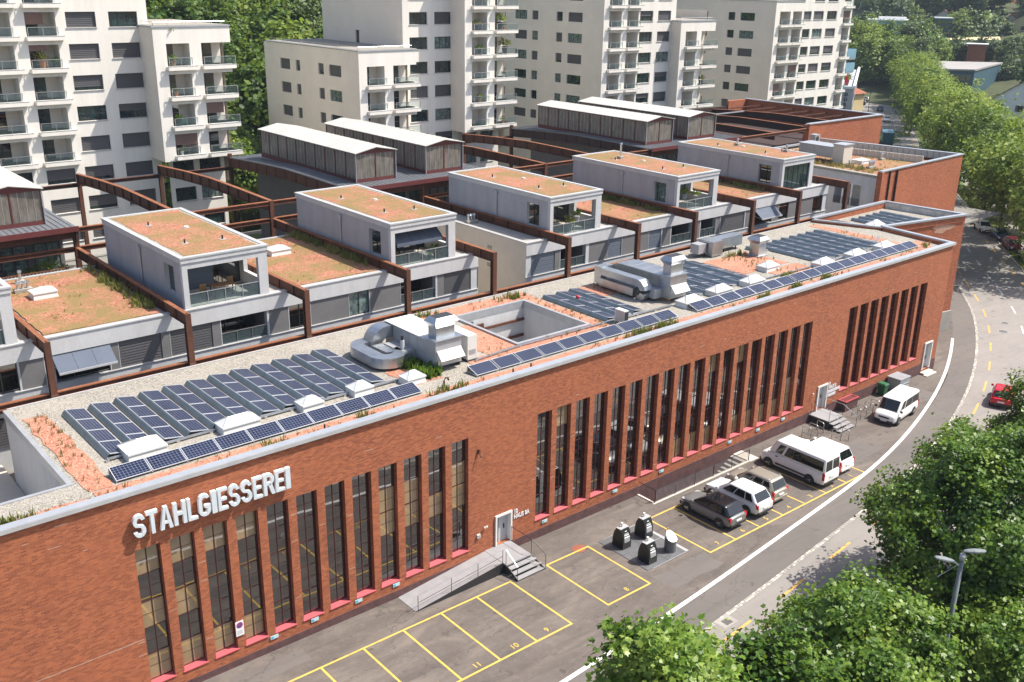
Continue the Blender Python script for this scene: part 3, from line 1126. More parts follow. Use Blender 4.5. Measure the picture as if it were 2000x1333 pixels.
def poly_letter(ch, w):
    """block letter outlines as convex-ish pieces in a w x LH box"""
    t = min(0.17, w * 0.32)
    H = LH
    P = []
    def rect(a, b, c, d): P.append([(a, c), (b, c), (b, d), (a, d)])
    def arc(cx, cy, ro_x, ro_y, a0, a1, n=8):
        for i in range(n):
            t0, t1 = R(a0 + (a1 - a0) * i / n), R(a0 + (a1 - a0) * (i + 1) / n)
            P.append([(cx + ro_x * math.cos(t0), cy + ro_y * math.sin(t0)), (cx + ro_x * math.cos(t1), cy + ro_y * math.sin(t1)),
                      (cx + (ro_x - t) * math.cos(t1), cy + (ro_y - t) * math.sin(t1)), (cx + (ro_x - t) * math.cos(t0), cy + (ro_y - t) * math.sin(t0))])
    if ch == 'I': rect(0, w, 0, H)
    elif ch == 'T': rect(0, w, H - t, H); rect(w / 2 - t / 2, w / 2 + t / 2, 0, H - t)
    elif ch == 'L': rect(0, t, 0, H); rect(t, w, 0, t)
    elif ch == 'H': rect(0, t, 0, H); rect(w - t, w, 0, H); rect(t, w - t, H / 2 - t / 2, H / 2 + t / 2)
    elif ch == 'E': rect(0, t, 0, H); rect(t, w, 0, t * .95); rect(t, w, H - t * .95, H); rect(t, w * 0.9, H / 2 - t * .45, H / 2 + t * .45)
    elif ch == 'A':
        c = w / 2
        P.append([(0, 0), (t, 0), (c, H - t * 0.9), (c - t * 0.55, H)]); P.append([(w - t, 0), (w, 0), (c + t * 0.55, H), (c, H - t * 0.9)])
        P.append([(c - t * .55, H), (c, H - t * .9), (c + t * .55, H)])
        rect(w * 0.26, w * 0.74, H * 0.24, H * 0.24 + t * 0.8)
    elif ch == 'R':
        rect(0, t, 0, H); r = H * 0.27
        rect(t, w * 0.5, H - t, H); rect(t, w * 0.5, H - 2 * r, H - 2 * r + t)
        arc(w * 0.5, H - r, w * 0.5, r, -90, 90)
        P.append([(w * 0.42, H - 2 * r + t * .2), (w * 0.75, H - 2 * r + t * .5), (w * 1.03, 0), (w * 0.72, 0)])
    elif ch == 'G':
        r = w / 2
        arc(r, H - r, r, r, 20, 180); arc(r, r, r, r, 180, 360); rect(0, t, r, H - r); rect(w - t, w, r, H * 0.5); rect(w * 0.5, w - t, H * 0.5 - t * .85, H * 0.5)
    elif ch == 'S':
        r = w / 2; ry = H * 0.25 + t * 0.25
        arc(r, H - ry, r, ry, 10, 235, 12); arc(r, ry, r, ry, -170, 55, 12)
        P.append([(r - r * 0.62, H - ry - ry * 0.75), (r - r * 0.30, H - ry - ry * 0.45), (r + r * 0.62, ry + ry * 0.75), (r + r * 0.30, ry + ry * 0.45)])
    return P


for ch in word:
    w = wid[ch] * scale
    lo = None
    for pi_, p in enumerate(poly_letter(ch, w)):
        yf = -0.300 - 0.0012 * (pi_ % 4)
        mb = MB()
        if lo is None:
            edge, facem = MB(), MB()
            lo = True
        front = [(x + a, yf, 8.86 + b) for a, b in p]
        backp = [(x + a, -0.12, 8.86 + b) for a, b in p]
        facem.face(front)
        for i in range(len(p)):
            j = (i + 1) % len(p)
            edge.face([front[i], front[j], backp[j], backp[i]])
    lo = part(sign, 'letter', edge, M['letter_edge'])
    part(sign, 'letter_face', facem, M['letter_face'], under=lo)
    x += w + 0.075 * scale

# house-number lettering by the doors
sg = thing('house_sign', 'white raised house number lettering beside the door at the ramp', 'sign', (39.0, -0.03, 1.8))
for row, (s_, z) in enumerate((('10', 2.02), ('HAUS 8A', 1.66))):
    me = text_mesh(s_, 0.40, 0.015, 0.012, 0.78)
    me.materials.append(M['sign_white'])
    o = link('lettering', me, sg, (0.05, 0, z - 1.8))
    o.rotation_euler = (R(90), 0, 0)
sg = thing('house_sign', 'white four line lettering beside the door with the steel steps', 'sign', (72.55, -0.03, 1.5))
for row, (s_, z) in enumerate((('8', 1.88), ('HAUS 8', 1.55))):
    me = text_mesh(s_, 0.40, 0.015, 0.012, 0.78)
    me.materials.append(M['sign_white'])
    o = link('lettering', me, sg, (0.1, 0, z - 1.5))
    o.rotation_euler = (R(90), 0, 0)
for z, n in ((1.20, 9), (0.86, 6)):
    mb = MB()
    for k in range(n):
        mb.box(72.62 + k * 0.19, 72.62 + k * 0.19 + 0.15, -0.045, -0.03, z, z + 0.26)
    part(sg, 'lettering', mb, M['sign_white'])

npk = thing('no_parking_sign', 'white plate with a round blue and red no parking symbol', 'sign', (21.15, -0.05, 1.94))
mb = MB(); mb.box(20.93, 21.36, -0.05, -0.03, 1.52, 2.36)
part(npk, 'plate', mb, M['sign_white'])
def disc(mb, cx, y, cz, r, n=20): mb.face([(cx + r * math.cos(2 * math.pi * k / n), y, cz + r * math.sin(2 * math.pi * k / n)) for k in range(n)])
mb = MB(); disc(mb, 21.145, -0.053, 2.13, 0.175); part(npk, 'red_ring', mb, M['sign_red'])
mb = MB(); disc(mb, 21.145, -0.056, 2.13, 0.13); part(npk, 'blue_disc', mb, M['sign_blue'])
mb = MB()
c_, s_ = math.cos(R(-45)), math.sin(R(-45))
mb.face([(21.145 + a * c_ - b * s_, -0.059, 2.13 + a * s_ + b * c_) for a, b in ((-0.15, -0.022), (0.15, -0.022), (0.15, 0.022), (-0.15, 0.022))])
part(npk, 'red_bar', mb, M['sign_red'])
mb = MB()
for k in range(4): mb.box(20.99, 21.30 - 0.05 * (k % 2), -0.053, -0.05, 1.62 + k * 0.06, 1.645 + k * 0.06)
part(npk, 'small_print', mb, M['skip_grey'])

bx = [22.95, 25.3, 28.0, 30.45, 41.6, 47.9, 52.5, 60.0, 63.4, 66.6]
for i, xx in enumerate(bx):
    z = 0.60
    t_ = thing('parking_plate', 'small pale blue parking plate under the windows, %s from the left' % ORD[i], 'sign', (xx, -0.05, z), 'parking plates along the facade')
    mb = MB(); mb.box(xx - 0.22, xx + 0.22, -0.06, -0.036, z - 0.10, z + 0.10); part(t_, 'plate', mb, M['sign_teal'])
    mb = MB(); mb.box(xx - 0.19, xx - 0.06, -0.064, -0.06, z - 0.07, z + 0.07); part(t_, 'blue_field', mb, M['sign_cyan'])
# small wall fittings by the ramp door
t_ = thing('wall_box', 'small white box on the brick wall left of the ramp door', 'box', (36.31, -0.1, 1.5))
mb = MB(); mb.box(36.2, 36.42, -0.10, 0.0, 1.38, 1.62); part(t_, 'case', mb, M['cabinet_white'])
mb = MB(); mb.box(36.23, 36.39, -0.105, -0.10, 1.42, 1.58); part(t_, 'grille', mb, M['galv_dull'])
for j, xx in enumerate((36.72, 36.88)):
    t_ = thing('wall_light', ('left' if j == 0 else 'right') + ' one of two tiny white lamps above the wall box', 'lamp', (xx, -0.12, 1.97))
    mb = MB(); mb.tube([(xx, 0, 1.97), (xx, -0.13, 1.99)], 0.02, 6); part(t_, 'bracket', mb, M['steel_bright'])
    mb = MB(); mb.box(xx - 0.05, xx + 0.05, -0.17, -0.09, 1.93, 2.02); part(t_, 'head', mb, M['cabinet_white'])
t_ = thing('wall_light', 'tiny white lamp on the wall left of the stepped door', 'lamp', (70.3, -0.12, 1.75))
mb = MB(); mb.tube([(70.3, 0, 1.75), (70.3, -0.13, 1.77)], 0.02, 6); part(t_, 'bracket', mb, M['steel_bright'])
mb = MB(); mb.box(70.24, 70.36, -0.18, -0.1, 1.7, 1.82); part(t_, 'head', mb, M['cabinet_white'])
t_ = thing('wall_hook', 'small rusty bracket high on the brick wall beside the first windows', 'bracket', (36.3, -0.05, 7.0))
mb = MB(); mb.box(36.24, 36.36, -0.12, 0, 6.95, 7.2); mb.bar((36.3, -0.1, 7.0), (36.3, -0.28, 6.75), 0.05, 0.05); part(t_, 'plate', mb, M['corten'])

# ---------------------------------------------------------------- solar panels on the hall roof
def panel_mesh(L, Wd):
    """panel in its own plane: x 0..Wd, y 0..L"""
    mb = MB()
    f = 0.032
    mb.box(0, Wd, 0, f, 0, 0.04); mb.box(0, Wd, L - f, L, 0, 0.04)
    mb.box(0, f, f, L - f, 0, 0.04); mb.box(Wd - f, Wd, f, L - f, 0, 0.04)
    mb.box(f, Wd - f, f, L - f, 0.004, 0.034, 1)
    return mb.mesh('panel', [M['alu'], M['solar_cell']])


PL = 1.655
pm_side = panel_mesh(PL - 0.045, 0.97)
tilt = math.atan2(0.17, 0.96)


def solar_row(x0, y0, n, label, group, zb=RZ):
    t = thing('solar_panel_row', label, 'solar panels', (x0, y0, zb), group)
    for k in range(n):
        o = link('panel', pm_side, t, (0.05, k * PL + 0.02, 0.265))
        o.rotation_euler = (0, tilt, 0)
    for k in range(n):
        mb = MB()
        y = k * PL
        mb.hull([(-0.16, y + 0.02, 0.07), (-0.13, y + 0.02, 0.07), (-0.13, y + PL - 0.02, 0.07), (-0.16, y + PL - 0.02, 0.07),
                 (0.0, y + 0.02, 0.28), (0.045, y + 0.02, 0.30), (0.045, y + PL - 0.02, 0.30), (0.0, y + PL - 0.02, 0.28)])
        link('wind_deflector', mb.mesh('wind_deflector', M['deflector']), t)
    mb = MB()
    for k in range(n + 1):
        y = min(n * PL - 0.05, max(0.05, k * PL))
        mb.bar((-0.1, y, 0.06), (1.05, y, 0.06), 0.06, 0.06)
        mb.bar((0.05, y, 0.285), (1.0, y, 0.117), 0.045, 0.05)
    link('rack', mb.mesh('rack', M['alu']), t, kind='stuff')
    return t


for i in range(12):
    solar_row(17.36 + 1.334 * i, 4.45, 4, '%s row of dark blue solar panels from the left in the array nearest the camera' % ORD[i].capitalize(), 'rows of the near solar array')
for i in range(3):
    solar_row(50.95 + 1.30 * i, 4.3, 4, '%s of three solar rows just right of the open roof court' % ORD[i].capitalize(), 'rows of the middle solar array')
for i in range(6):
    solar_row(59.9 + 1.326 * i, 4.25, 4, '%s solar row from the left behind the second ventilation unit' % ORD[i].capitalize(), 'rows of the solar array behind the ventilation unit')
for i in range(9):
    k = 4
    solar_row(74.55 + 1.277 * i, 4.2 + (0 if i > 0 else 4.97), k if i > 0 else 1, '%s solar row from the left in the array at the far end of the roof' % ORD[i].capitalize(), 'rows of the far solar array')
for i, x in enumerate((89.7, 90.9, 93.3, 94.6, 95.9, 97.2, 98.5)):
    y0 = {0: 9.6, 1: 7.9}.get(i, 7.2)
    solar_row(x, y0, {0: 2, 1: 3}.get(i, 3), '%s solar row from the left on the sunken end roof' % ORD[i].capitalize(), 'rows of the end roof array', RZ - 0.30)

pm_front = panel_mesh(0.98, 1.66)
ftilt = math.atan2(0.30, 0.93)


def front_row(x0, n, pitch, label):
    t = thing('solar_panel_row', label, 'solar panels', (x0, 1.85, RZ), 'solar rows along the parapet')
    for k in range(n):
        o = link('panel', pm_front, t, (k * pitch + 0.02, 0, 0.10))
        o.rotation_euler = (ftilt, 0, 0)
    mb = MB()
    for k in range(n + 1):
        x = min(n * pitch - 0.05, max(0.04, k * pitch))
        mb.bar((x, 0, 0.08), (x, 0.98, 0.08), 0.05, 0.05)
        mb.bar((x, 0.93, 0.06), (x, 0.93, 0.36), 0.04, 0.04)
    link('rack', mb.mesh('rack', M['alu']), t, kind='stuff')
    mb = MB()
    mb.hull([(0.02, 0.99, 0.06), (n * pitch - 0.03, 0.99, 0.06), (n * pitch - 0.03, 1.02, 0.06), (0.02, 1.02, 0.06),
             (0.02, 0.95, 0.39), (n * pitch - 0.03, 0.95, 0.39), (n * pitch - 0.03, 0.97, 0.39), (0.02, 0.97, 0.39)])
    link('wind_deflector', mb.mesh('wind_deflector', M['deflector']), t)


front_row(16.74, 10, 1.703, 'Long solar row along the parapet above the STAHLGIESSEREI lettering')
front_row(37.65, 10, 1.78, 'Solar row along the parapet in front of the open roof court')
front_row(57.4, 7, 1.69, 'Solar row along the parapet in front of the second ventilation unit')
front_row(69.4, 11, 1.645, 'Solar row along the parapet at the far end of the roof')

# ---------------------------------------------------------------- skylights
def skylight(cx, cy, w, d, label, group, zb=RZ, hk=1.0):
    t = thing('skylight', label, 'skylight', (cx, cy, zb), group)
    mb = MB()
    mb.hull([(-w / 2, -d / 2, 0), (w / 2, -d / 2, 0), (w / 2, d / 2, 0), (-w / 2, d / 2, 0), (-w / 2 + .06, -d / 2 + .06, .34), (w / 2 - .06, -d / 2 + .06, .34), (w / 2 - .06, d / 2 - .06, .34), (-w / 2 + .06, d / 2 - .06, .34)])
    link('kerb_frame', mb.mesh('kerb_frame', M['skylight_white']), t)
    mb = MB()
    mb.box(-w / 2, w / 2, -d / 2, d / 2, 0.34, 0.42)
    link('rim', mb.mesh('rim', M['skylight_white']), t)
    a, b = w / 2 - .03, d / 2 - .03
    rx = max(0.0, a - b)
    z0, z1 = 0.42, 0.42 + 0.33 * hk * min(1.2, d)
    mb = MB()
    A, B, C, D = (-a, -b, z0), (a, -b, z0), (a, b, z0), (-a, b, z0)
    P, Q = (-rx, 0, z1), (rx, 0, z1)
    for f in ([A, B, Q, P], [C, D, P, Q], [B, C, Q], [D, A, P]):
        m_ = MB(); m_.face(f if len(set(f)) == len(f) else list(dict.fromkeys(f)))
        link('pane', m_.mesh('pane', M['skylight_white']), t)
    mb = MB()
    for p, q in ((A, P), (D, P), (B, Q), (C, Q)):
        mb.bar((p[0], p[1], p[2] + .012), (q[0], q[1], q[2] + .012), 0.03, 0.03)
    link('glazing_bar', mb.mesh('glazing_bar', M['alu']), t)


sky = [(18.9, 4.2, 1.95, 1.45, 'Largest white hipped skylight, beside the near end of the first solar array'),
       (23.75, 4.0, 2.1, 1.05, 'White ridge skylight, second from the left along the near solar array'),
       (27.85, 3.95, 1.3, 1.0, 'White pyramid skylight, third from the left along the near solar array'),
       (31.1, 4.1, 1.3, 1.0, 'White pyramid skylight, fourth from the left along the near solar array'),
       (34.3, 3.6, 1.3, 1.0, 'White pyramid skylight in front of the first ventilation unit'),
       (58.3, 3.35, 2.0, 1.1, 'White ridge skylight right in front of the second ventilation unit'),
       (62.1, 3.75, 2.0, 1.1, 'White ridge skylight, second to the right of the second ventilation unit'),
       (66.1, 3.75, 2.0, 1.1, 'White ridge skylight, third to the right of the second ventilation unit'),
       (70.6, 5.6, 1.7, 1.1, 'White skylight set on the red gravel before the roof fan'),
       (75.1, 3.45, 2.0, 1.1, 'White ridge skylight at the left of the far solar array'),
       (79.8, 3.4, 2.0, 1.1, 'White ridge skylight at the middle of the far solar array'),
       (84.3, 3.4, 2.0, 1.1, 'White ridge skylight at the right end of the far solar array')]
for a in sky:
    skylight(*a, 'skylights on the hall roof')
skylight(92.3, 9.0, 1.8, 1.2, 'White skylight among the solar rows on the sunken end roof', 'skylights on the hall roof', RZ - 0.3)

# cable trays linking the solar rows
for lab, pts in (('Pale cable tray between the near skylights and solar rows', [(17.2, 4.3), (22.4, 4.3), (26.9, 4.25), (30.2, 4.25), (33.5, 4.2), (34.2, 4.25)]),
                 ('Pale cable tray running past the open roof court', [(39.2, 3.9), (43, 4.2), (50.2, 4.1), (53.5, 4.0), (57, 3.9)]),
                 ('Pale cable tray along the far solar array', [(67.2, 4.0), (73.8, 3.8), (77.5, 3.9), (82.5, 3.9), (88.0, 6.0)])):
    t = thing('cable_tray', lab, 'cable tray', (pts[0][0], pts[0][1], RZ))
    mb = MB()
    for a, b in zip(pts[:-1], pts[1:]):
        mb.bar((a[0], a[1], RZ + 0.12), (b[0], b[1], RZ + 0.12), 0.14, 0.06)
    part(t, 'tray', mb, M['galvanised'])
    mb = MB()
    for a, b in zip(pts[:-1], pts[1:]):
        n = max(1, int(abs(b[0] - a[0]) / 1.5))
        for k in range(n):
            q = (a[0] + (b[0] - a[0]) * k / n, a[1] + (b[1] - a[1]) * k / n)
            mb.box(q[0] - .08, q[0] + .08, q[1] - .1, q[1] + .1, RZ, RZ + 0.085)
    part(t, 'support', mb, M['concrete'])

# ---------------------------------------------------------------- ventilation units
def cowl(t, cx, cy, w, d, z0, z1, mat):
    """exhaust stack with a flared cap"""
    mb = MB(); mb.box(cx - w / 2, cx + w / 2, cy - d / 2, cy + d / 2, z0, z1)
    s_ = part(t, 'stack', mb, mat)
    f, h = 0.20, 0.30
    mb = MB()
    mb.hull([(cx - w / 2, cy - d / 2, z1), (cx + w / 2, cy - d / 2, z1), (cx + w / 2, cy + d / 2, z1), (cx - w / 2, cy + d / 2, z1),
             (cx - w / 2 - f, cy - d / 2 - f, z1 + h), (cx + w / 2 + f, cy - d / 2 - f, z1 + h), (cx + w / 2 + f, cy + d / 2 + f, z1 + h), (cx - w / 2 - f, cy + d / 2 + f, z1 + h)])
    part(t, 'cowl', mb, mat, under=s_)
    mb = MB()
    z = z1 + h
    mb.hull([(cx - w / 2 - f, cy - d / 2 - f, z), (cx + w / 2 + f, cy - d / 2 - f, z), (cx + w / 2 + f, cy + d / 2 + f, z), (cx - w / 2 - f, cy + d / 2 + f, z),
             (cx - w / 2 + .02, cy - d / 2 + .02, z + h), (cx + w / 2 - .02, cy - d / 2 + .02, z + h), (cx + w / 2 - .02, cy + d / 2 - .02, z + h), (cx - w / 2 + .02, cy + d / 2 - .02, z + h)])
    part(t, 'cowl', mb, mat, under=s_)
    mb = MB(); mb.box(cx - w / 2 + .06, cx + w / 2 - .06, cy - d / 2 + .06, cy + d / 2 - .06, z + h, z + h + 0.01)
    part(t, 'vent_mouth', mb, M['plastic_dark'], under=s_)


def duct(path, w, h, mb, m=0):
    """rectangular duct swept along a path with mitred joints; frames: w is horizontal, h vertical"""
    pts = [Vector(p) for p in path]
    rings = []
    for i, p in enumerate(pts):
        d = (pts[min(i + 1, len(pts) - 1)] - pts[max(i - 1, 0)])
        d.normalize()
        sd = Vector((d.y, -d.x, 0))
        if sd.length < 0.05:
            sd = Vector((1, 0, 0)) if not rings else rings[-1][4]
        sd.normalize()
        u = sd.cross(d).normalized()
        rings.append((p - sd * w / 2 - u * h / 2, p + sd * w / 2 - u * h / 2, p + sd * w / 2 + u * h / 2, p - sd * w / 2 + u * h / 2, sd))
    for a, b in zip(rings[:-1], rings[1:]):
        for k in range(4):
            mb.face([a[k], a[(k + 1) % 4], b[(k + 1) % 4], b[k]], m)
    mb.face(list(rings[0][:4]), m)
    mb.face(list(rings[-1][:4])[::-1], m)


def seams(t, x0, x1, y0, y1, z, n, under):
    for k in range(1, n):
        y = y0 + (y1 - y0) * k / n
        mb = MB(); mb.box(x0, x1, y - 0.012, y + 0.012, z, z + 0.02)
        part(t, 'seam', mb, M['galv_dull'], under=under)


u1 = thing('ventilation_unit', 'large pale metal ventilation unit with looping silver ducts beside the near solar array', 'ventilation unit', (36.3, 4, RZ))
mb = MB(); mb.box(36.32, 38.25, 5.05, 9.4, RZ + 0.28, 12.42)
o = part(u1, 'housing', mb, M['metal_panel'])
mb = MB(); mb.box(36.28, 38.29, 5.0, 9.45, 12.42, 12.47)
o2 = part(u1, 'lid', mb, M['cabinet_white'])
seams(u1, 36.3, 38.27, 5, 9.4, 12.47, 5, o2)
for k in range(1, 5):
    mb = MB(); y = 5.05 + 4.35 * k / 5; mb.box(36.305, 36.32, y - .012, y + .012, RZ + .3, 12.4)
    part(u1, 'seam', mb, M['galv_dull'], under=o)
mb = MB(); mb.box(36.305, 36.32, 5.06, 9.39, 11.60, 11.625); part(u1, 'seam', mb, M['galv_dull'], under=o)
mb = MB(); mb.box(36.3, 38.2, 4.05, 5.03, RZ + 0.25, 12.55)
o = part(u1, 'inlet_box', mb, M['metal_panel'])
mb = MB(); mb.box(36.2, 38.3, 3.95, 5.1, 12.55, 12.60); part(u1, 'flange', mb, M['galvanised'], under=o)
mb = MB()
mb.hull([(36.38, 3.55, 11.45), (38.12, 3.55, 11.45), (38.12, 4.04, 11.45), (36.38, 4.04, 11.45), (36.38, 4.0, 11.95), (38.12, 4.0, 11.95), (38.12, 4.04, 11.95), (36.38, 4.04, 11.95)])
part(u1, 'rain_hood', mb, M['cabinet_white'], under=o)
mb = MB(); mb.box(36.45, 38.05, 4.02, 4.049, 11.05, 11.44); part(u1, 'vent_mouth', mb, M['galvanised'], under=o)
cowl(u1, 37.25, 4.75, 1.35, 0.8, 12.60, 13.25, M['galvanised'])
mb = MB()
for x in (36.4, 38.1):
    mb.box(x - .06, x + .06, 4.1, 9.4, RZ, RZ + 0.28)
part(u1, 'base_rail', mb, M['steel_dark'])
# U-shaped ground duct and the arched riser
mb = MB()
P = [(36.3, 9.1, 12.0), (35.9, 9.1, 12.0)] + [(35.9 - 0.75 * math.sin(a), 9.1, 12.0 - 0.75 + 0.75 * math.cos(a)) for a in np.linspace(0.2, 1.57, 6)]
duct(P + [(35.13, 9.1, 11.0)], 1.0, 0.75, mb)
part(u1, 'arch_duct', mb, M['galvanised'])
mb = MB()
path = [(35.6, 9.3, 11.2), (35.0, 9.35, 11.2)] + [(34.6 - 0.7 * math.sin(a), 8.65 + 0.7 * math.cos(a), 11.2) for a in np.linspace(0.2, 1.57, 5)] + [(33.9, 7.4, 11.2)]
path += [(34.65 - 0.75 * math.cos(a), 6.75 - 0.75 * math.sin(a), 11.2) for a in np.linspace(0.1, 2.0, 9)]
path += [(35.6, 6.35, 11.2)]
duct(path, 0.85, 0.62, mb)
o = part(u1, 'loop_duct', mb, M['galvanised'])
mb = MB(); duct([(34.95, 8.3, 11.25), (34.95, 6.9, 11.25), (35.7, 6.9, 11.25)], 0.7, 0.5, mb); part(u1, 'return_duct', mb, M['galvanised'])
mb = MB(); mb.box(35.4, 36.31, 6.2, 8.2, RZ + 0.3, 11.5); part(u1, 'plenum', mb, M['galv_dull'])
mb = MB(); mb.tube([(35.75, 6.7, 11.5), (35.75, 6.7, 12.05)], 0.13, 8); mb.tube([(35.75, 6.7, 12.05), (35.75, 6.7, 12.35)], 0.09, 8, 1); part(u1, 'breather_pipe', mb, [M['cabinet_white'], M['plastic_dark']])
mb = MB()
for q in ((34.0, 7.6), (34.3, 6.1), (35.1, 6.0)):
    mb.box(q[0] - .04, q[0] + .04, q[1] - .04, q[1] + .04, RZ, RZ + 0.22)
part(u1, 'duct_foot', mb, M['steel_dark'])

cb = thing('electrical_cabinet', 'tall white cabinet standing beside the first ventilation unit', 'cabinet', (39.0, 4.9, RZ))
mb = MB(); mb.box(38.75, 39.45, 4.15, 6.35, RZ + 0.12, 12.35); o = part(cb, 'case', mb, M['cabinet_white'])
for k in range(1, 4):
    mb = MB(); y = 4.15 + 2.2 * k / 4; mb.box(38.738, 38.75, y - .01, y + .01, RZ + .2, 12.3); part(cb, 'door_joint', mb, M['galv_dull'], under=o)
mb = MB(); mb.box(38.70, 39.5, 4.1, 6.4, RZ, RZ + 0.12); part(cb, 'base', mb, M['plastic_dark'])
mb = MB(); mb.box(38.85, 39.35, 4.135, 4.149, RZ + 0.45, RZ + 0.75); part(cb, 'grille', mb, M['galv_dull'])

u2 = thing('ventilation_unit', 'large silver ventilation unit with a double duct between the middle solar arrays', 'ventilation unit', (58, 5, RZ))
mb = MB(); mb.box(57.55, 59.35, 5.6, 10.0, RZ + 0.28, 12.5); o = part(u2, 'housing', mb, M['galvanised'])
mb = MB(); mb.box(57.5, 59.4, 5.5, 9.6, 12.5, 12.55); o2 = part(u2, 'lid', mb, M['galvanised'])
seams(u2, 57.52, 59.38, 5.5, 9.6, 12.55, 4, o2)
for k in range(1, 5):
    mb = MB(); y = 5.6 + 4.4 * k / 5; mb.box(57.535, 57.55, y - .012, y + .012, RZ + .3, 12.48); part(u2, 'seam', mb, M['galv_dull'], under=o)
mb = MB()
mb.hull([(57.55, 10.0, RZ + .5), (59.35, 10.0, RZ + .5), (59.35, 11.0, RZ + .5), (57.55, 11.0, RZ + .5), (57.55, 10.0, 12.5), (59.35, 10.0, 12.5), (59.35, 11.0, 11.7), (57.55, 11.0, 11.7)])
part(u2, 'end_hood', mb, M['galvanised'])
mb = MB(); mb.box(57.5, 59.3, 4.6, 5.58, RZ + 0.25, 12.62); o = part(u2, 'inlet_box', mb, M['galvanised'])
mb = MB(); mb.box(57.4, 59.4, 4.52, 5.62, 12.62, 12.67); part(u2, 'flange', mb, M['galvanised'], under=o)
mb = MB()
mb.hull([(57.58, 4.1, 11.45), (59.22, 4.1, 11.45), (59.22, 4.59, 11.45), (57.58, 4.59, 11.45), (57.58, 4.55, 11.95), (59.22, 4.55, 11.95), (59.22, 4.59, 11.95), (57.58, 4.59, 11.95)])
part(u2, 'rain_hood', mb, M['cabinet_white'], under=o)
mb = MB(); mb.box(57.62, 59.15, 4.57, 4.599, 11.05, 11.44); part(u2, 'vent_mouth', mb, M['galv_dull'], under=o)
cowl(u2, 58.4, 5.2, 1.3, 0.75, 12.67, 13.4, M['galvanised'])
mb = MB()
duct([(56.5, 10.4, 12.0), (56.5, 6.6, 12.0)] + [(56.5, 6.6 - 0.62 * math.sin(a), 12.0 - 0.62 + 0.62 * math.cos(a)) for a in np.linspace(0.2, 2.9, 8)], 0.75, 0.5, mb)
part(u2, 'upper_duct', mb, M['galvanised'])
mb = MB(); duct([(56.45, 10.4, 11.2), (56.45, 6.9, 11.2)], 0.7, 0.6, mb); part(u2, 'lower_duct', mb, M['galvanised'])
mb = MB(); mb.box(56.2, 57.5, 10.3, 11.0, RZ + .3, 12.3); part(u2, 'plenum', mb, M['galvanised'])
mb = MB(); mb.box(56.7, 57.5, 5.3, 6.4, RZ + .25, 11.6); part(u2, 'outlet_box', mb, M['galv_dull'])
mb = MB()
for x in (57.65, 59.25):
    mb.box(x - .06, x + .06, 4.7, 10.0, RZ, RZ + 0.28)
for q in ((56.45, 10.2), (56.45, 8.4), (56.45, 6.6)):
    mb.box(q[0] - .3, q[0] + .3, q[1] - .06, q[1] + .06, RZ, RZ + 0.2)
part(u2, 'base_rail', mb, M['wood'])

u3 = thing('ventilation_duct', 'boxy silver duct lying at the back of the roof before the apartments', 'duct', (71, 11.5, RZ))
mb = MB(); mb.box(68.75, 69.75, 11.3, 12.2, RZ + 0.35, RZ + 1.15); part(u3, 'box', mb, M['galv_dull'])
mb = MB(); mb.box(69.85, 71.2, 10.7, 12.3, RZ + 0.1, RZ + 1.35); part(u3, 'box', mb, M['galvanised'])
mb = MB(); mb.box(71.2, 74.6, 11.3, 12.3, RZ + 0.35, RZ + 1.25); part(u3, 'run', mb, M['galvanised'])
mb = MB()
for x in (69.0, 69.6, 72.2, 73.8):
    mb.box(x - .03, x + .03, 11.3, 11.4, RZ, RZ + 0.36)
part(u3, 'foot', mb, M['steel_dark'])

u4 = thing('roof_fan', 'square polished roof fan with a flared cap standing on red gravel', 'fan', (73.6, 8.9, RZ))
mb = MB(); mb.box(72.95, 74.3, 8.25, 9.55, RZ, RZ + 0.12); part(u4, 'base', mb, M['galv_dull'])
cowl(u4, 73.62, 8.9, 1.0, 0.95, RZ + 0.12, RZ + 1.15, M['steel_bright'])

ac = thing('air_conditioner', 'small white outdoor air conditioner with a dark fan grille by the open court', 'air conditioner', (51.5, 3.3, RZ))
mb = MB(); mb.box(51.1, 51.5, 2.95, 3.85, RZ + 0.2, RZ + 1.05); o = part(ac, 'case', mb, M['cabinet_white'])
mb = MB(); mb.box(51.12, 51.48, 2.938, 2.95, RZ + 0.28, RZ + 0.98); part(ac, 'grille', mb, M['plastic_dark'], under=o)
mb = MB()
for k in range(8):
    y = 3.02 + k * .095
    mb.box(51.088, 51.1, y, y + .03, RZ + 0.3, RZ + 0.96)
part(ac, 'fin', mb, M['galv_dull'], under=o)
mb = MB(); mb.box(51.1, 51.5, 3.0, 3.1, RZ, RZ + .2); mb.box(51.1, 51.5, 3.7, 3.8, RZ, RZ + .2); part(ac, 'foot', mb, M['concrete'])

bl = thing('red_ball', 'small red ball lying on the solar panels beside the open court', 'ball', (52.0, 8.4, RZ + .55))
bm = bmesh.new(); bmesh.ops.create_uvsphere(bm, u_segments=16, v_segments=10, radius=0.15)
me = bpy.data.meshes.new('ball'); bm.to_mesh(me); bm.free(); me.materials.append(M['sign_red'])
me.polygons.foreach_set('use_smooth', [True] * len(me.polygons)); o = link('ball', me, bl)

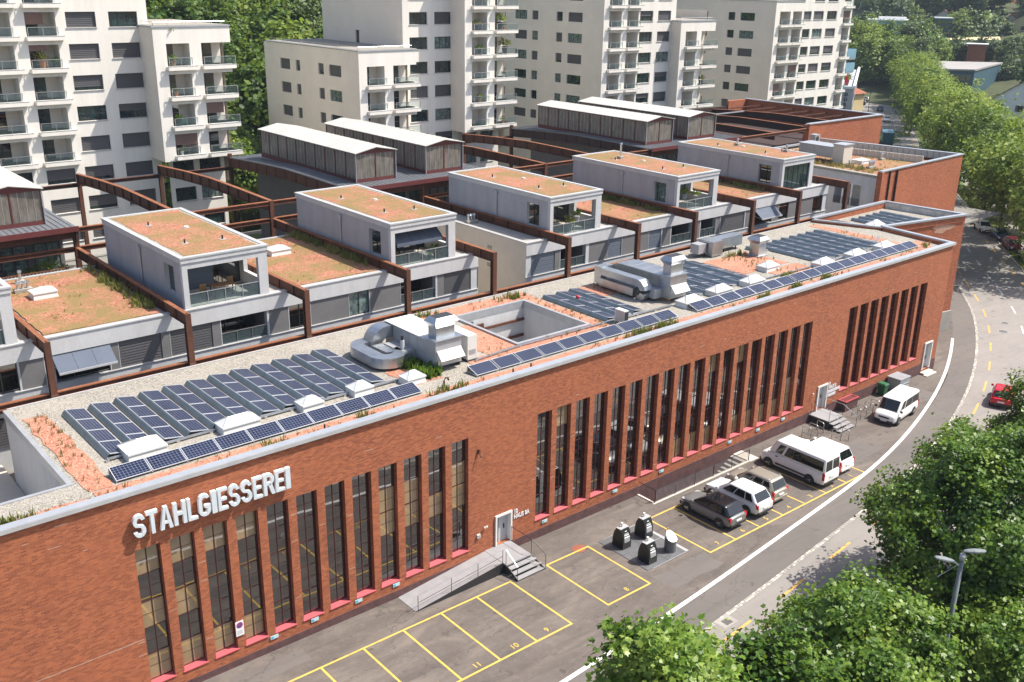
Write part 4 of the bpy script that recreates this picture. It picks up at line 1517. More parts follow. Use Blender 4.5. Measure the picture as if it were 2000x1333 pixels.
for k, (x, y, lab) in enumerate(((35.2, 1.75, 'Bent rusty vent pipe beside the last near solar panel'),)):
    t = thing('vent_pipe', lab, 'pipe', (x, y, RZ))
    mb = MB(); mb.tube([(x, y, RZ), (x, y, RZ + .45), (x + .1, y, RZ + .6), (x + .26, y, RZ + .58), (x + .32, y, RZ + .42)], 0.055, 8); part(t, 'pipe', mb, M['corten'])
for k, x in enumerate((41.0, 73.9, 39.6, 27.0)):
    t = thing('drain_pipe', ('Short dark overflow pipe at the parapet, %s from the left' % ORD[(2, 3, 1, 0)[k]]), 'pipe', (x, 0.9, RZ), 'overflow pipes at the parapet')
    mb = MB(); mb.tube([(x, .9, RZ), (x, .9, RZ + .38)], 0.05, 8); part(t, 'pipe', mb, M['steel_dark'])

# ---------------------------------------------------------------- weeds on the roof beds (stuff)
def tufts(name, spots, mat, label, hmin=0.10, hmax=0.35, blades=9, spread=0.12, wd=0.012):
    V, F = [], []
    for (x, y, z, s_) in spots:
        for b in range(blades):
            a = rnd.uniform(0, 6.283); r_ = rnd.uniform(0, spread) * s_
            h = rnd.uniform(hmin, hmax) * s_
            px, py = x + r_ * math.cos(a), y + r_ * math.sin(a)
            a2 = rnd.uniform(0, 6.283); l = rnd.uniform(0.1, 0.5) * h
            w_ = wd * rnd.uniform(.7, 1.6) * s_
            n = len(V)
            V += [(px - w_ * math.sin(a2), py + w_ * math.cos(a2), z), (px + w_ * math.sin(a2), py - w_ * math.cos(a2), z),
                  (px + l * .4 * math.cos(a2) + w_ * .8 * math.sin(a2), py + l * .4 * math.sin(a2) - w_ * .8 * math.cos(a2), z + h * .65), (px + l * math.cos(a2), py + l * math.sin(a2), z + h)]
            F += [(n, n + 1, n + 2), (n, n + 2, n + 3)]
    me = bpy.data.meshes.new(name); me.from_pydata(V, [], F); me.materials.append(mat)
    o = link(name, me, kind='stuff'); tag(o, label, 'plants')
    return o


sp = []
for a in reds:
    area = (a[1] - a[0]) * (a[3] - a[2])
    for k in range(int(area * 5.0)):
        x, y = rnd.uniform(a[0], a[1]), rnd.uniform(a[2], a[3])
        c = math.sin(x * .9) * math.sin(x * .37 + 1) + rnd.gauss(0, .35)
        if c > 0.25:
            sp.append((x, y, RZ + 0.03, rnd.uniform(.5, 1.0)))
tufts('dry_weeds', sp, M['grass_dry'], 'Dry grass tufts growing in the red gravel beds of the hall roof')
sp = []
for (cx, n, yy) in ((9.9, 9, .9), (10.9, 12, .8), (12.3, 14, 1.0), (29.5, 10, 1.0), (24.3, 8, .8), (35, 14, 1.2), (50.8, 30, 1.1), (53.2, 28, 1.1), (64, 14, 1.0), (68, 24, 1.0), (70, 18, 3.3), (72.5, 16, 1.1), (88.3, 8, 1.6), (49.2, 16, 12.3), (42, 12, 12.6), (71.9, 14, 9.9)):
    for k in range(n):
        sp.append((cx + rnd.gauss(0, .5), yy + rnd.gauss(0, .16), RZ + .02, rnd.uniform(.8, 1.7)))
tufts('green_weeds', sp, M['leaf_weed'], 'Green weeds sprouting along the parapet and beds of the hall roof', .15, .4, 10, .14, .02)
sp = [(rnd.gauss(35.5, .5), rnd.gauss(4.0, .4), RZ + .02, rnd.uniform(1, 1.8)) for k in range(45)] + [(rnd.gauss(35.6, .3), rnd.gauss(5.5, .5), RZ + .02, rnd.uniform(1, 1.8)) for k in range(25)]
tufts('leafy_weeds', sp, M['leaf_plane'], 'Clump of leafy green weeds at the foot of the first ventilation unit', .12, .4, 10, .2, .06)

# ---------------------------------------------------------------- terraced apartments behind the hall
FY = 16.3          # front plane
TZ = 13.25         # terrace level
WZ0, WZ1 = 10.50, 12.22


def win_unit(name, w, h, mat, mull=1, frame='frame_dark', d=0.08):
    """window: frame mesh and pane meshes; origin at lower left, depth +y"""
    f = 0.055
    mb = MB()
    mb.box(0, f, 0, d, 0, h); mb.box(w - f, w, 0, d, 0, h); mb.box(f, w - f, 0, d, 0, f); mb.box(f, w - f, 0, d, h - f, h)
    for k in range(1, mull + 1):
        x = w * k / (mull + 1)
        mb.box(x - 0.03, x + 0.03, 0.005, d - 0.005, f, h - f)
    fr = mb.mesh('window', M[frame])
    mb = MB()
    mb.box(f, w - f, 0.035, 0.05, f, h - f)
    return fr, mb.mesh('pane', M[mat])


def blind_unit(w, h, mat='blind_dark', d=0.05):
    mb = MB()
    n = max(4, int(h / 0.16))
    for k in range(n):
        z0, z1 = h * k / n, h * (k + 1) / n
        mb.face([(0.01, 0.0, z0 + 0.012), (w - 0.01, 0.0, z0 + 0.012), (w - 0.01, 0.035, z1), (0.01, 0.035, z1)])
        mb.face([(0.01, 0.035, z1), (w - 0.01, 0.035, z1), (w - 0.01, 0.0, z1 + 0.012), (0.01, 0.0, z1 + 0.012)])
    mb.box(0, 0.02, -0.005, 0.06, 0, h); mb.box(w - 0.02, w, -0.005, 0.06, 0, h)
    return mb.mesh('blind', M[mat])


def apartment_block(name, label, x0, x1, items):
    t = thing(name, label, 'apartments', (x0 if x0 > 0 else 10, FY, 0))
    L = t.location
    mb = MB()
    mb.box(x0, x1, FY, FY + 0.45, 3, WZ0 - 0.02)
    part(t, 'lower_wall', mb, M['stucco_light'])
    mb = MB(); mb.box(x0, x1, FY - 0.06, FY + 0.3, WZ0 - 0.02, WZ0 + 0.02); part(t, 'sill_strip', mb, M['zinc_edge'])
    mb = MB(); mb.box(x0, x1, FY - 0.02, FY + 0.5, WZ1, TZ - 0.02); part(t, 'fascia', mb, M['stucco_light'])
    mb = MB(); mb.box(x0 - 0.03, x1 + 0.03, FY - 0.07, FY + 0.42, TZ - 0.02, TZ + 0.05); part(t, 'roof_edge', mb, M['zinc_edge'])
    cur = x0
    segs = sorted(items)
    def pier(a, b):
        mb = MB(); mb.box(a, b, FY + 0.06, FY + 0.45, WZ0 + 0.02, WZ1); part(t, 'pier', mb, M['stucco_light'])
    for a, b, k in segs:
        if a - cur > 0.02:
            pier(cur, a)
        cur = b
        if k == 'panel':
            mb = MB(); mb.box(a, b, FY + 0.07, FY + 0.45, WZ0 + 0.02, WZ1)
            part(t, 'wall_panel', mb, M['stucco_dark'])
        elif k == 'loggia':
            mb = MB()
            mb.box(a - 0.1, a, FY + 0.45, FY + 2.0, WZ0, WZ1); mb.box(b, b + 0.1, FY + 0.45, FY + 2.0, WZ0, WZ1)
            mb.box(a, b, FY + 0.3, FY + 2.0, WZ0 - 0.4, WZ0 - 0.3)
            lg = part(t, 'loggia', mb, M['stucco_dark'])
            fr, pn = win_unit('w', b - a, WZ1 - WZ0 + .3, 'glass_dark', 2)
            w = link('glass_door', fr, lg, (a - L.x, 1.9, WZ0 - 0.3 - L.z))
            o = link('door_pane', pn, lg, (a - L.x, 1.9, WZ0 - 0.3 - L.z))
            mb = MB(); mb.box(a, b, FY + 0.16, FY + 0.18, WZ0 + 0.02, WZ0 + 0.72); part(t, 'glass_balustrade', mb, M['glass_rail_dark'], under=lg)
            mb = MB(); mb.box(a, b, FY + 0.14, FY + 0.20, WZ0 + 0.72, WZ0 + 0.77)
            for q in range(1, 3):
                xx = a + (b - a) * q / 3
                mb.box(xx - .015, xx + .015, FY + .12, FY + .16, WZ0 + .02, WZ0 + .72)
            part(t, 'handrail', mb, M['steel_bright'], under=lg)
        else:
            mat = {'glass': 'glass_dark', 'awn': 'glass_dark', 'curtain': 'glass_curtain', 'blind': 'glass_dark'}[k]
            fr, pn = win_unit('w', b - a, WZ1 - WZ0 - .02, mat, 1 if b - a < 2 else 2)
            w = link('window', fr, t, (a - L.x, 0.16, WZ0 + .02 - L.z))
            link('pane', pn, w)
            if k == 'blind':
                link('blind', blind_unit(b - a - .04, WZ1 - WZ0 - .04, 'blind_blue' if rnd.random() < .55 else 'blind_dark'), w, (0.02, -0.055, 0.01))
            if k == 'awn':
                mb = MB()
                n = 3
                for q in range(n):
                    u, v = a - .1 + (b - a + .2) * q / n, a - .1 + (b - a + .2) * (q + 1) / n - .015
                    mb.hull([(u, FY - 1.0, WZ1 - .85), (v, FY - 1.0, WZ1 - .85), (v, FY + .1, WZ1 - .05), (u, FY + .1, WZ1 - .05),
                             (u, FY - 1.0, WZ1 - .82), (v, FY - 1.0, WZ1 - .82), (v, FY + .1, WZ1 - .02), (u, FY + .1, WZ1 - .02)])
                aw = part(t, 'awning', mb, M['awning'])
                mb = MB(); mb.box(a - .1, b + .1, FY - 1.03, FY - .98, WZ1 - .92, WZ1 - .80); part(t, 'awning_bar', mb, M['alu'], under=aw)
                for xx in (a, b):
                    mb = MB(); mb.bar((xx, FY + .1, WZ1 - .7), (xx, FY - .95, WZ1 - .86), .03, .03); part(t, 'awning_arm', mb, M['alu'], under=aw)
    if x1 - cur > 0.02:
        pier(cur, x1)
    mb = MB()
    mb.box(x0 + .02, x1 - .02, FY + 0.45, 29.6, TZ - 0.35, TZ - 0.03)
    part(t, 'terrace_slab', mb, M['concrete'])
    mb = MB()
    mb.face([(x0 - .006, FY + .01, 3), (x0 - .006, 29.6, 3), (x0 - .006, 29.6, TZ - .05), (x0 - .006, FY + .01, TZ - .05)])
    mb.face([(x1 + .006, FY + .01, 3), (x1 + .006, 29.6, 3), (x1 + .006, 29.6, TZ - .05), (x1 + .006, FY + .01, TZ - .05)])
    mb.face([(x0, 29.6, 3), (x1, 29.6, 3), (x1, 29.6, TZ - .05), (x0, 29.6, TZ - .05)])
    part(t, 'side_wall', mb, M['stucco_warm'])
    mb = MB(); mb.box(x0 - .03, x0 + .25, FY + .42, 29.7, TZ - .03, TZ + .05); mb.box(x1 - .25, x1 + .03, FY + .42, 29.7, TZ - .03, TZ + .05)
    mb.box(x0 + .25, x1 - .25, 29.45, 29.7, TZ - .03, TZ + .05)
    part(t, 'roof_edge', mb, M['zinc_edge'])
    return t


blk1 = apartment_block('apartment_row', 'grey terraced apartments with dark wall panels behind the near half of the hall roof', -12, 49.15, [
    (-2, 2.5, 'panel'), (4, 7, 'glass'), (8.5, 11, 'blind'), (11.1, 13.5, 'panel'), (14.0, 16.65, 'glass'), (16.75, 18.05, 'panel'), (18.6, 21.65, 'awn'), (21.7, 22.22, 'panel'), (22.25, 24.8, 'blind'), (24.8, 25.33, 'panel'), (25.36, 28.05, 'blind'), (28.05, 28.6, 'panel'), (28.65, 31.8, 'loggia'),
    (31.93, 33.33, 'panel'), (33.38, 34.95, 'glass'), (34.98, 37.92, 'panel'), (37.95, 39.57, 'curtain'), (39.62, 42.18, 'panel'), (42.2, 45.25, 'loggia'), (45.4, 46.02, 'panel'), (46.04, 48.52, 'blind')])
blk2 = apartment_block('apartment_row', 'grey terraced apartments with dark wall panels behind the far half of the hall roof', 53.93, 95.1, [
    (54.5, 57.05, 'blind'), (57.05, 57.6, 'panel'), (57.65, 60.5, 'loggia'), (60.85, 63.08, 'panel'), (63.1, 64.75, 'blind'), (64.78, 68.1, 'panel'), (68.13, 69.72, 'blind'), (69.83, 70.95, 'panel'), (71.05, 73.85, 'loggia'), (73.95, 74.95, 'panel'),
    (75.05, 77.22, 'loggia'), (77.25, 77.85, 'panel'), (77.9, 81.5, 'blind'), (81.6, 82.9, 'panel'), (82.95, 85.95, 'awn'), (86.0, 86.9, 'panel'), (86.93, 88.5, 'glass'), (88.52, 89.95, 'panel'), (90.2, 92.62, 'panel'), (92.65, 94.4, 'glass')])
for z in (11.85, 10.4):
    mb = MB(); mb.box(53.90, 53.95, 20.55, 21.1, z, z + .32); part(blk2, 'small_window', mb, M['glass_dark'])
# storey below, seen through the open court at the left edge
mb = MB(); mb.box(2, 15.5, FY - .25, FY - .02, 9.55, 9.95); part(blk1, 'steel_band', mb, M['corten'])
mb = MB(); mb.box(2, 15.5, FY - .3, FY - .02, 9.95, 10.02); part(blk1, 'steel_band', mb, M['corten_edge'])
for xa in (4.0, 7.2, 10.4, 13.4):
    fr, pn = win_unit('w', 2.4, 1.7, 'glass_dark', 1)
    w = link('window', fr, blk1, (xa - blk1.location.x, -.06, 7.5)); link('pane', pn, w)
    link('blind', blind_unit(2.36, 1.6, 'blind_dark'), w, (.02, -.055, .02))
# courtyard floors and inner walls between the rows
mb = MB(); mb.box(-12, 130, 13.55, 60, 5.8, 6.0); struct('courtyard_floor', mb, M['court_floor'])
mb = MB()
for k in range(14):
    x, y = rnd.uniform(27, 47), rnd.uniform(38, 55)
    mb.prism(rag(x, x + rnd.uniform(3, 7), y, y + rnd.uniform(2, 5), .3), 6.0, 6.03 + k * .004)
struct('courtyard_lawn', mb, M['grass'])

# planted terraces between the penthouses
terr_beds = [(18.4, 25.15, 16.9, 29.3), (34.0, 41.0, 16.9, 29.3), (64.5, 71.1, 16.9, 29.3), (80.2, 86.5, 16.9, 29.3), (49.9, 49.9, 0, 0)]
TB = []
for i, a in enumerate(terr_beds[:4]):
    mb = MB(); mb.prism(rag(*a, .08), TZ - .03, TZ + .045 + .002 * i)
    o = part(blk1 if a[0] < 50 else blk2, 'planting_bed', mb, M['sedum_roof'])
    TB.append(a)
sp = []
for a in TB:
    for k in range(170):
        x, y = rnd.uniform(a[0], a[1]), rnd.uniform(a[2], a[3])
        if math.sin(x * 1.3) + math.sin(y * .8) + rnd.gauss(0, .8) > .6:
            sp.append((x, y, TZ + .04, rnd.uniform(.4, .9)))
tufts('terrace_sedum', sp, M['grass_dry'], 'Dry sedum tufts on the planted terraces between the penthouses', .08, .25, 8, .2, .014)
sp = []
for a in TB:
    for k in range(260):
        x, y = a[1] - abs(rnd.gauss(0, .35)), rnd.uniform(a[2] + 1.0, a[3])
        if math.sin(y * 1.1 + a[0]) + rnd.gauss(0, .6) > -.5:
            sp.append((x, y, TZ + .03, rnd.uniform(.7, 1.5)))
tufts('terrace_weeds', sp, M['leaf_weed'], 'Taller green weeds along the steel beams of the terraces', .15, .42, 9, .15, .02)

skylight(20.6, 24.4, 1.5, 1.2, 'White skylight on the red terrace nearest the left edge', 'skylights on the terraces', TZ + .04, .6)
skylight(37.2, 25.0, 1.6, 1.3, 'White skylight on the red terrace between the first two penthouses', 'skylights on the terraces', TZ + .04, .6)


def flue(x, y, z, label, n=1, h=.55):
    t = thing('roof_vent', label, 'vent', (x, y, z))
    mb = MB(); mb.box(x - .25 - .15 * (n - 1), x + .25 + .15 * (n - 1), y - .25, y + .25, z, z + .22); part(t, 'base', mb, M['concrete'])
    for k in range(n):
        xx = x + (k - (n - 1) / 2) * .3
        mb = MB(); mb.tube([(xx, y, z + .2), (xx, y, z + .2 + h)], .09, 8); o = part(t, 'pipe', mb, M['steel_bright'])
        mb = MB(); mb.tube([(xx, y, z + .2 + h), (xx, y, z + .2 + h + .14)], [.15, .11], 8); part(t, 'cap', mb, M['galvanised'], under=o)


flue(20.3, 28.2, TZ + .04, 'Single steel flue on a block at the back of the left terrace')
flue(19.9, 26.2, TZ + .04, 'Cluster of three short steel vents behind the left terrace skylight', 3, .35)
flue(54.9, 24.5, TZ, 'Trio of white vents on the grey roof beside the third penthouse', 3, .4)

# ---------------------------------------------------------------- penthouses
PZ = 16.5


def penthouse(idx, x0, x1, label, fill):
    y0, y1 = 16.4, 29.7
    t = thing('penthouse', label, 'penthouse', (x0, y0, TZ), 'penthouses on the terraces')
    yb = 19.9          # back of the roofed loggia
    wy = {0: (18.4, 19.9)}.get(0)
    # left wall with its opening
    th = .28
    mb = MB()
    mb.wall(lambda u, v, d: (x0 + d, u, v), y0, y1, TZ, PZ - .32, [(17.7, 19.2, 13.95, 15.72)], th)
    mb.face([(x0 + th, y0, TZ), (x0 + th, yb, TZ), (x0 + th, yb, 13.95), (x0 + th, y0, 13.95)])
    mb.face([(x0 + th, y0, 15.72), (x0 + th, yb, 15.72), (x0 + th, yb, PZ - .3), (x0 + th, y0, PZ - .3)])
    mb.face([(x0 + th, y0, 13.95), (x0 + th, 17.7, 13.95), (x0 + th, 17.7, 15.72), (x0 + th, y0, 15.72)])
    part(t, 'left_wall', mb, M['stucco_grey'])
    mb = MB()
    mb.box(x0 - .004, x0 + .34, y0 - .003, y0 + .3, TZ, PZ - .32)
    mb.box(x1 - .62, x1 + .004, y0 - .003, y0 + .3, TZ, PZ - .32)
    mb.box(x0 + .34, x1 - .62, y0, y0 + .3, 15.80, PZ - .32)
    mb.box(x0 + .34, x1 - .62, y0, y0 + .18, TZ - .02, TZ + .10)
    part(t, 'front_frame', mb, M['stucco_light'])
    mb = MB()
    hr = [(17.2, 19.3, 14.2, 15.75)]
    mb.wall(lambda u, v, d: (x1 - d, u, v), y0 + .29, y1, TZ, PZ - .32, hr, th)
    mb.wall(lambda u, v, d: (x1 - th, u, v), y0 + .3, yb + .4, TZ, PZ - .32, hr, 0)
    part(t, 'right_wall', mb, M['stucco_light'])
    mb = MB()
    mb.box(x0 + .28, x1 - .28, yb, yb + .2, TZ, TZ + .1); mb.box(x0 + .28, x1 - .28, yb, yb + .2, 15.75, PZ - .32)
    mb.face([(x0, y1, TZ), (x1, y1, TZ), (x1, y1, PZ - .32), (x0, y1, PZ - .32)])
    mb.box(x0 + .2, x1 - .2, y0 + .3, y1, TZ - .05, TZ + .02)
    part(t, 'back_wall', mb, M['stucco_warm'])
    w = x1 - x0 - .56
    fr, pn = win_unit('w', w, 2.4, 'glass_dark' if fill != 'curtain' else 'glass_curtain', 3)
    wo = link('sliding_window', fr, t, (.28, yb + .05 - y0, .1))
    link('pane', pn, wo)
    if fill == 'blind':
        link('blind', blind_unit(w * .62, 2.35, 'blind_blue'), wo, (0.05, -.06, .02))
    mb = MB()
    mb.box(x0 - .06, x1 + .06, y0 - .06, y1 + .06, PZ - .32, PZ - .04)
    part(t, 'roof_slab', mb, M['stucco_light'])
    e = MB()
    for a in [(x0 - .1, x1 + .1, y0 - .1, y0 + .22), (x0 - .1, x1 + .1, y1 - .22, y1 + .1), (x0 - .1, x0 + .22, y0 + .22, y1 - .22), (x1 - .22, x1 + .1, y0 + .22, y1 - .22)]:
        e.box(*a, PZ - .05, PZ + .05)
    part(t, 'roof_edge', e, M['zinc_edge'])
    mb = MB(); mb.prism(rag(x0 + .42, x1 - .42, y0 + .42, y1 - .42, .07), PZ - .04, PZ + .03); bed = part(t, 'roof_planting', mb, M['sedum_roof'])
    mb = MB(); mb.box(x0 + .2, x1 - .2, y0 + .2, y1 - .2, PZ - .045, PZ + .012); part(t, 'gravel_border', mb, M['gravel_grey'])
    if fill != 'closed':
        mb = MB(); mb.box(x0 + .36, x1 - .64, y0 + .07, y0 + .09, TZ + .1, TZ + .92); bo = part(t, 'glass_balustrade', mb, M['glass_rail_dark'])
        mb = MB(); mb.box(x0 + .36, x1 - .64, y0 + .05, y0 + .11, TZ + .92, TZ + .97)
        for k in range(1, 4):
            xx = x0 + .36 + (x1 - x0 - 1.0) * k / 4
            mb.box(xx - .02, xx + .02, y0 + .03, y0 + .07, TZ + .1, TZ + .92)
        part(t, 'handrail', mb, M['steel_bright'], under=bo)
    else:
        fr, pn = win_unit('w', x1 - x0 - .96, 2.42, 'glass_teal', 4)
        wo = link('front_window', fr, t, (.34, .12, .12)); link('pane', pn, wo)
        link('blind', blind_unit((x1 - x0) * .6, 2.3, 'blind_blue'), wo, (.1, .09, .05))
    mb = MB(); mb.tube([(x0 - .07, 23.0, TZ), (x0 - .07, 23.0, PZ - .75), (x0 + .02, 23.0, PZ - .7)], .06, 8); mb.box(x0 - .16, x0, 22.85, 23.15, PZ - .78, PZ - .5)
    part(t, 'downpipe', mb, M['galv_dull'])
    if fill == 'awn':
        mb = MB()
        for q in range(3):
            u, v = x0 + .7 + (w - 1.0) * q / 3, x0 + .7 + (w - 1.0) * (q + 1) / 3 - .02
            mb.hull([(u, y0 + .3, 14.85), (v, y0 + .3, 14.85), (v, y0 + 1.5, 15.7), (u, y0 + 1.5, 15.7), (u, y0 + .3, 14.9), (v, y0 + .3, 14.9), (v, y0 + 1.5, 15.75), (u, y0 + 1.5, 15.75)])
        ao = part(t, 'awning', mb, M['awning'])
        mb = MB(); mb.box(x0 + .7, x0 + w - .3, y0 + .26, y0 + .3, 14.68, 14.9); part(t, 'awning_valance', mb, M['awning'], under=ao)
    # vents on the roof
    for k, (a, b, hh) in enumerate(((.30, .25, .3), (.72, .22, .3), (.62, .55, .12), (.3, .7, .28))):
        X, Yv = x0 + (x1 - x0) * a, y0 + (y1 - y0) * b
        mb = MB(); mb.tube([(X, Yv, PZ), (X, Yv, PZ + hh)], .06 if hh > .2 else .16, 8); mb.box(X - .22, X + .22, Yv - .2, Yv + .2, PZ, PZ + .045, 1)
        part(t, 'roof_vent', mb, [M['steel_dark'] if hh > .2 else M['cabinet_white'], M['concrete']])
    return t


penthouse(0, 11.2, 16.9, 'Grey penthouse cut off by the left edge of the picture', 'blind')
penthouse(1, 26.5, 32.1, 'Grey penthouse with a loggia table and closed blinds, second from the left', 'blind')
penthouse(2, 41.5, 47.1, 'Grey penthouse with a dark blue awning in its loggia', 'awn')
penthouse(3, 56.45, 62.1, 'Grey penthouse with a glass balustrade and green plants, just right of the courtyard gap', 'open')
penthouse(4, 71.5, 77.1, 'Grey penthouse with a tall steel flue on its roof', 'curtain')
penthouse(5, 86.9, 92.1, 'Grey penthouse with a fully glazed front, farthest to the right', 'closed')
flue(74.2, 26.0, PZ + .03, 'Tall steel chimney flue on the roof of the fourth penthouse', 1, 1.15)
flue(90.3, 24.6, PZ + .03, 'Short steel flue at the left on the farthest penthouse roof', 1, .4)
flue(91.0, 19.0, PZ + .03, 'Short steel flue at the front right on the farthest penthouse roof', 1, .4)

# furniture and plants on the penthouse loggias
def loggia_set(x, y, z, label, top, chairs):
    t = thing('terrace_table', 'Small terrace table ' + label, 'table', (x, y, z))
    mb = MB(); mb.box(x - .7, x + .7, y - .4, y + .4, z + .70, z + .74); part(t, 'table_top', mb, top)
    for a in (-.6, .6):
        for b in (-.32, .32):
            mb = MB(); mb.box(x + a - .03, x + a + .03, y + b - .03, y + b + .03, z, z + .70); part(t, 'leg', mb, M['steel_dark'])
    for k, (cx, cy, f) in enumerate(chairs):
        c = thing('terrace_chair', ('%s chair at the terrace table ' % ('Left', 'Right', 'Front')[k]) + label, 'chair', (cx, cy, z), 'chairs on the penthouse loggias')
        mb = MB(); mb.box(cx - .22, cx + .22, cy - .22, cy + .22, z + .42, z + .46); part(c, 'seat', mb, M['wood'])
        mb = MB(); mb.box(cx - .22, cx + .22, cy + f * .2 - .02, cy + f * .2 + .02, z + .46, z + .86); part(c, 'backrest', mb, M['wood'])
        for a in (-.18, .18):
            for b in (-.18, .18):
                mb = MB(); mb.box(cx + a - .02, cx + a + .02, cy + b - .02, cy + b + .02, z, z + .42); part(c, 'leg', mb, M['steel_dark'])


loggia_set(29.6, 18.0, TZ + .02, 'on the loggia of the second penthouse', M['wood'], ((28.5, 18.1, 1), (30.6, 18.7, 1)))
loggia_set(44.2, 18.2, TZ + .02, 'under the dark blue awning', M['plastic_dark'], ((43.0, 18.3, 1), (45.2, 18.9, 1)))


def pot_plant(x, y, z, label, pot, leaf, s_=1.0):
    t = thing('pot_plant', label, 'plant', (x, y, z))
    mb = MB(); mb.tube([(x, y, z), (x, y, z + .38 * s_)], [.14 * s_, .19 * s_], 10); part(t, 'pot', mb, pot)
    V, F = [], []
    for k in range(70):
        d = Vector((rnd.gauss(0, 1), rnd.gauss(0, 1), abs(rnd.gauss(0, 1)) + .2)).normalized()
        c = Vector((x, y, z + .42 * s_)) + d * rnd.uniform(.1, .42) * s_
        sd = d.cross(Vector((rnd.random(), rnd.random(), rnd.random()))).normalized() * .045 * s_
        n = len(V)
        V += [tuple(c - sd - t.location), tuple(c + d * .14 * s_ - t.location), tuple(c + sd - t.location), tuple(c - d * .05 - t.location)]
        F.append((n, n + 1, n + 2, n + 3))
    me = bpy.data.meshes.new('leaves'); me.from_pydata(V, [], F); me.materials.append(leaf)
    link('leaves', me, t)


pot_plant(46.0, 17.3, TZ + .02, 'Leafy plant in a terracotta pot at the right of the awning loggia', M['terracotta'], M['leaf_plane'], 1.2)
pot_plant(45.2, 17.0, TZ + .02, 'Small leafy pot plant behind the glass of the awning loggia', M['plastic_dark'], M['leaf_weed'], .9)
pot_plant(59.3, 17.2, TZ + .02, 'Tall green plant on the loggia right of the courtyard gap', M['stucco_light'], M['leaf_weed'], 1.6)
pot_plant(61.3, 18.4, TZ + .3, 'Round pale green shrub at the right opening of the third penthouse loggia', M['stucco_light'], M['leaf_weed'], 1.3)
pot_plant(75.6, 19.0, TZ + .3, 'Dark green shrub in the open corner of the fourth penthouse', M['stucco_light'], M['leaf_plane'], 1.3)
pot_plant(76.3, 18.2, TZ + .3, 'Second green shrub in the open corner of the fourth penthouse', M['stucco_light'], M['leaf_plane'], 1.2)

# ---------------------------------------------------------------- weathered steel frames
def i_beam(t, a, b, top, depth, w, mats, rib=1.93, wt=.10):
    """beam along y from a to b at x; top height may differ at the ends and have a ridge"""
    pass


def corten_frame(i, x, y0, y1, zt, zb, label, depth=.72):
    t = thing('steel_portal', label, 'steel frame', (x, y0, zb), 'weathered steel frames over the terraces')
    mb = MB()
    mb.box(x - .17, x + .17, y0 - .03, y0 + .02, zb + .08, zt); mb.box(x - .17, x + .17, y0 + .28, y0 + .33, zb + .08, zt - depth)
    mb.box(x - .035, x + .035, y0 + .02, y0 + .28, zb + .08, zt)
    part(t, 'post', mb, M['corten'])
    mb = MB(); mb.box(x - .28, x + .28, y0 - .18, y0 + .45, zb, zb + .08); mb.hull([(x - .22, y0 - .12, zb + .08), (x + .22, y0 - .12, zb + .08), (x + .22, y0 - .03, zb + .08), (x - .22, y0 - .03, zb + .08), (x - .19, y0 - .05, zb + .34), (x + .19, y0 - .05, zb + .34), (x + .19, y0 - .03, zb + .34), (x - .19, y0 - .03, zb + .34)])
    part(t, 'base_plate', mb, M['corten'])
    mb = MB()
    mb.box(x - .045, x + .045, y0 + .02, y1, zt - depth + .05, zt - .05)
    web = part(t, 'beam_web', mb, M['corten'])
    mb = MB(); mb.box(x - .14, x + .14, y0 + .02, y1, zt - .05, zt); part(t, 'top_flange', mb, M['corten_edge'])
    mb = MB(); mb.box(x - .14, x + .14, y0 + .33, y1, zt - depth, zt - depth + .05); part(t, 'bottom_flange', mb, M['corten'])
    y = y0 + 1.6
    me = None
    while y < y1 - .2:
        if me is None:
            mb = MB(); mb.box(-.13, -.046, -.02, .02, 0, depth - .10); mb.box(.046, .13, -.02, .02, 0, depth - .10)
            me = mb.mesh('stiffener', M['corten'])
        link('stiffener', me, web, (0, y - y0, zt - depth + .05 - zb))
        y += 1.93
    return t


BX = [10.0, 17.7, 25.55, 33.35, 41.1, 48.7, 56.15, 64.0, 71.2, 79.3, 86.5, 94.6]
for i, x in enumerate(BX):
    corten_frame(i, x, 13.75, 33.0 if i != 11 else 24, 13.92, RZ - .15, '%s weathered steel post and beam from the left across the terraces' % ORD[i].capitalize())
# steel channel along the back edge of the roof
for a, b in zip(BX[:-1], BX[1:]):
    if b < 15:
        continue
    t = thing('edge_girder', 'Horizontal rusty steel channel at the roof edge between the %s and %s posts' % (ORD[BX.index(a)], ORD[BX.index(b)]), 'steel beam', (a + .2, 13.9, RZ), 'rusty channels along the roof edge')
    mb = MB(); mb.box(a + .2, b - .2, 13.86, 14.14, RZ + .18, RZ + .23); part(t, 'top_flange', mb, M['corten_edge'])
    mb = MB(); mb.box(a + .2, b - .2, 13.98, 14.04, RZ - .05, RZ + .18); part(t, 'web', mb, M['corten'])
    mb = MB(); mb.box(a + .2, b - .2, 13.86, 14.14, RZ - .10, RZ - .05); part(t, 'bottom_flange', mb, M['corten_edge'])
mb = MB(); mb.box(15.2, 88.2, 13.5, 13.62, RZ - .3, RZ + .06); part(hall, 'roof_edge', mb, M['zinc_edge'])

# ---------------------------------------------------------------- rear steel hall: frames, roofs, lanterns
RY0, RY1 = 33.3, 56.5


def rz_(y):
    return float(np.interp(y, [32.0, 40.0, 45.0, 50.5, 57.5], [15.33, 15.43, 15.45, 15.22, 14.80]))


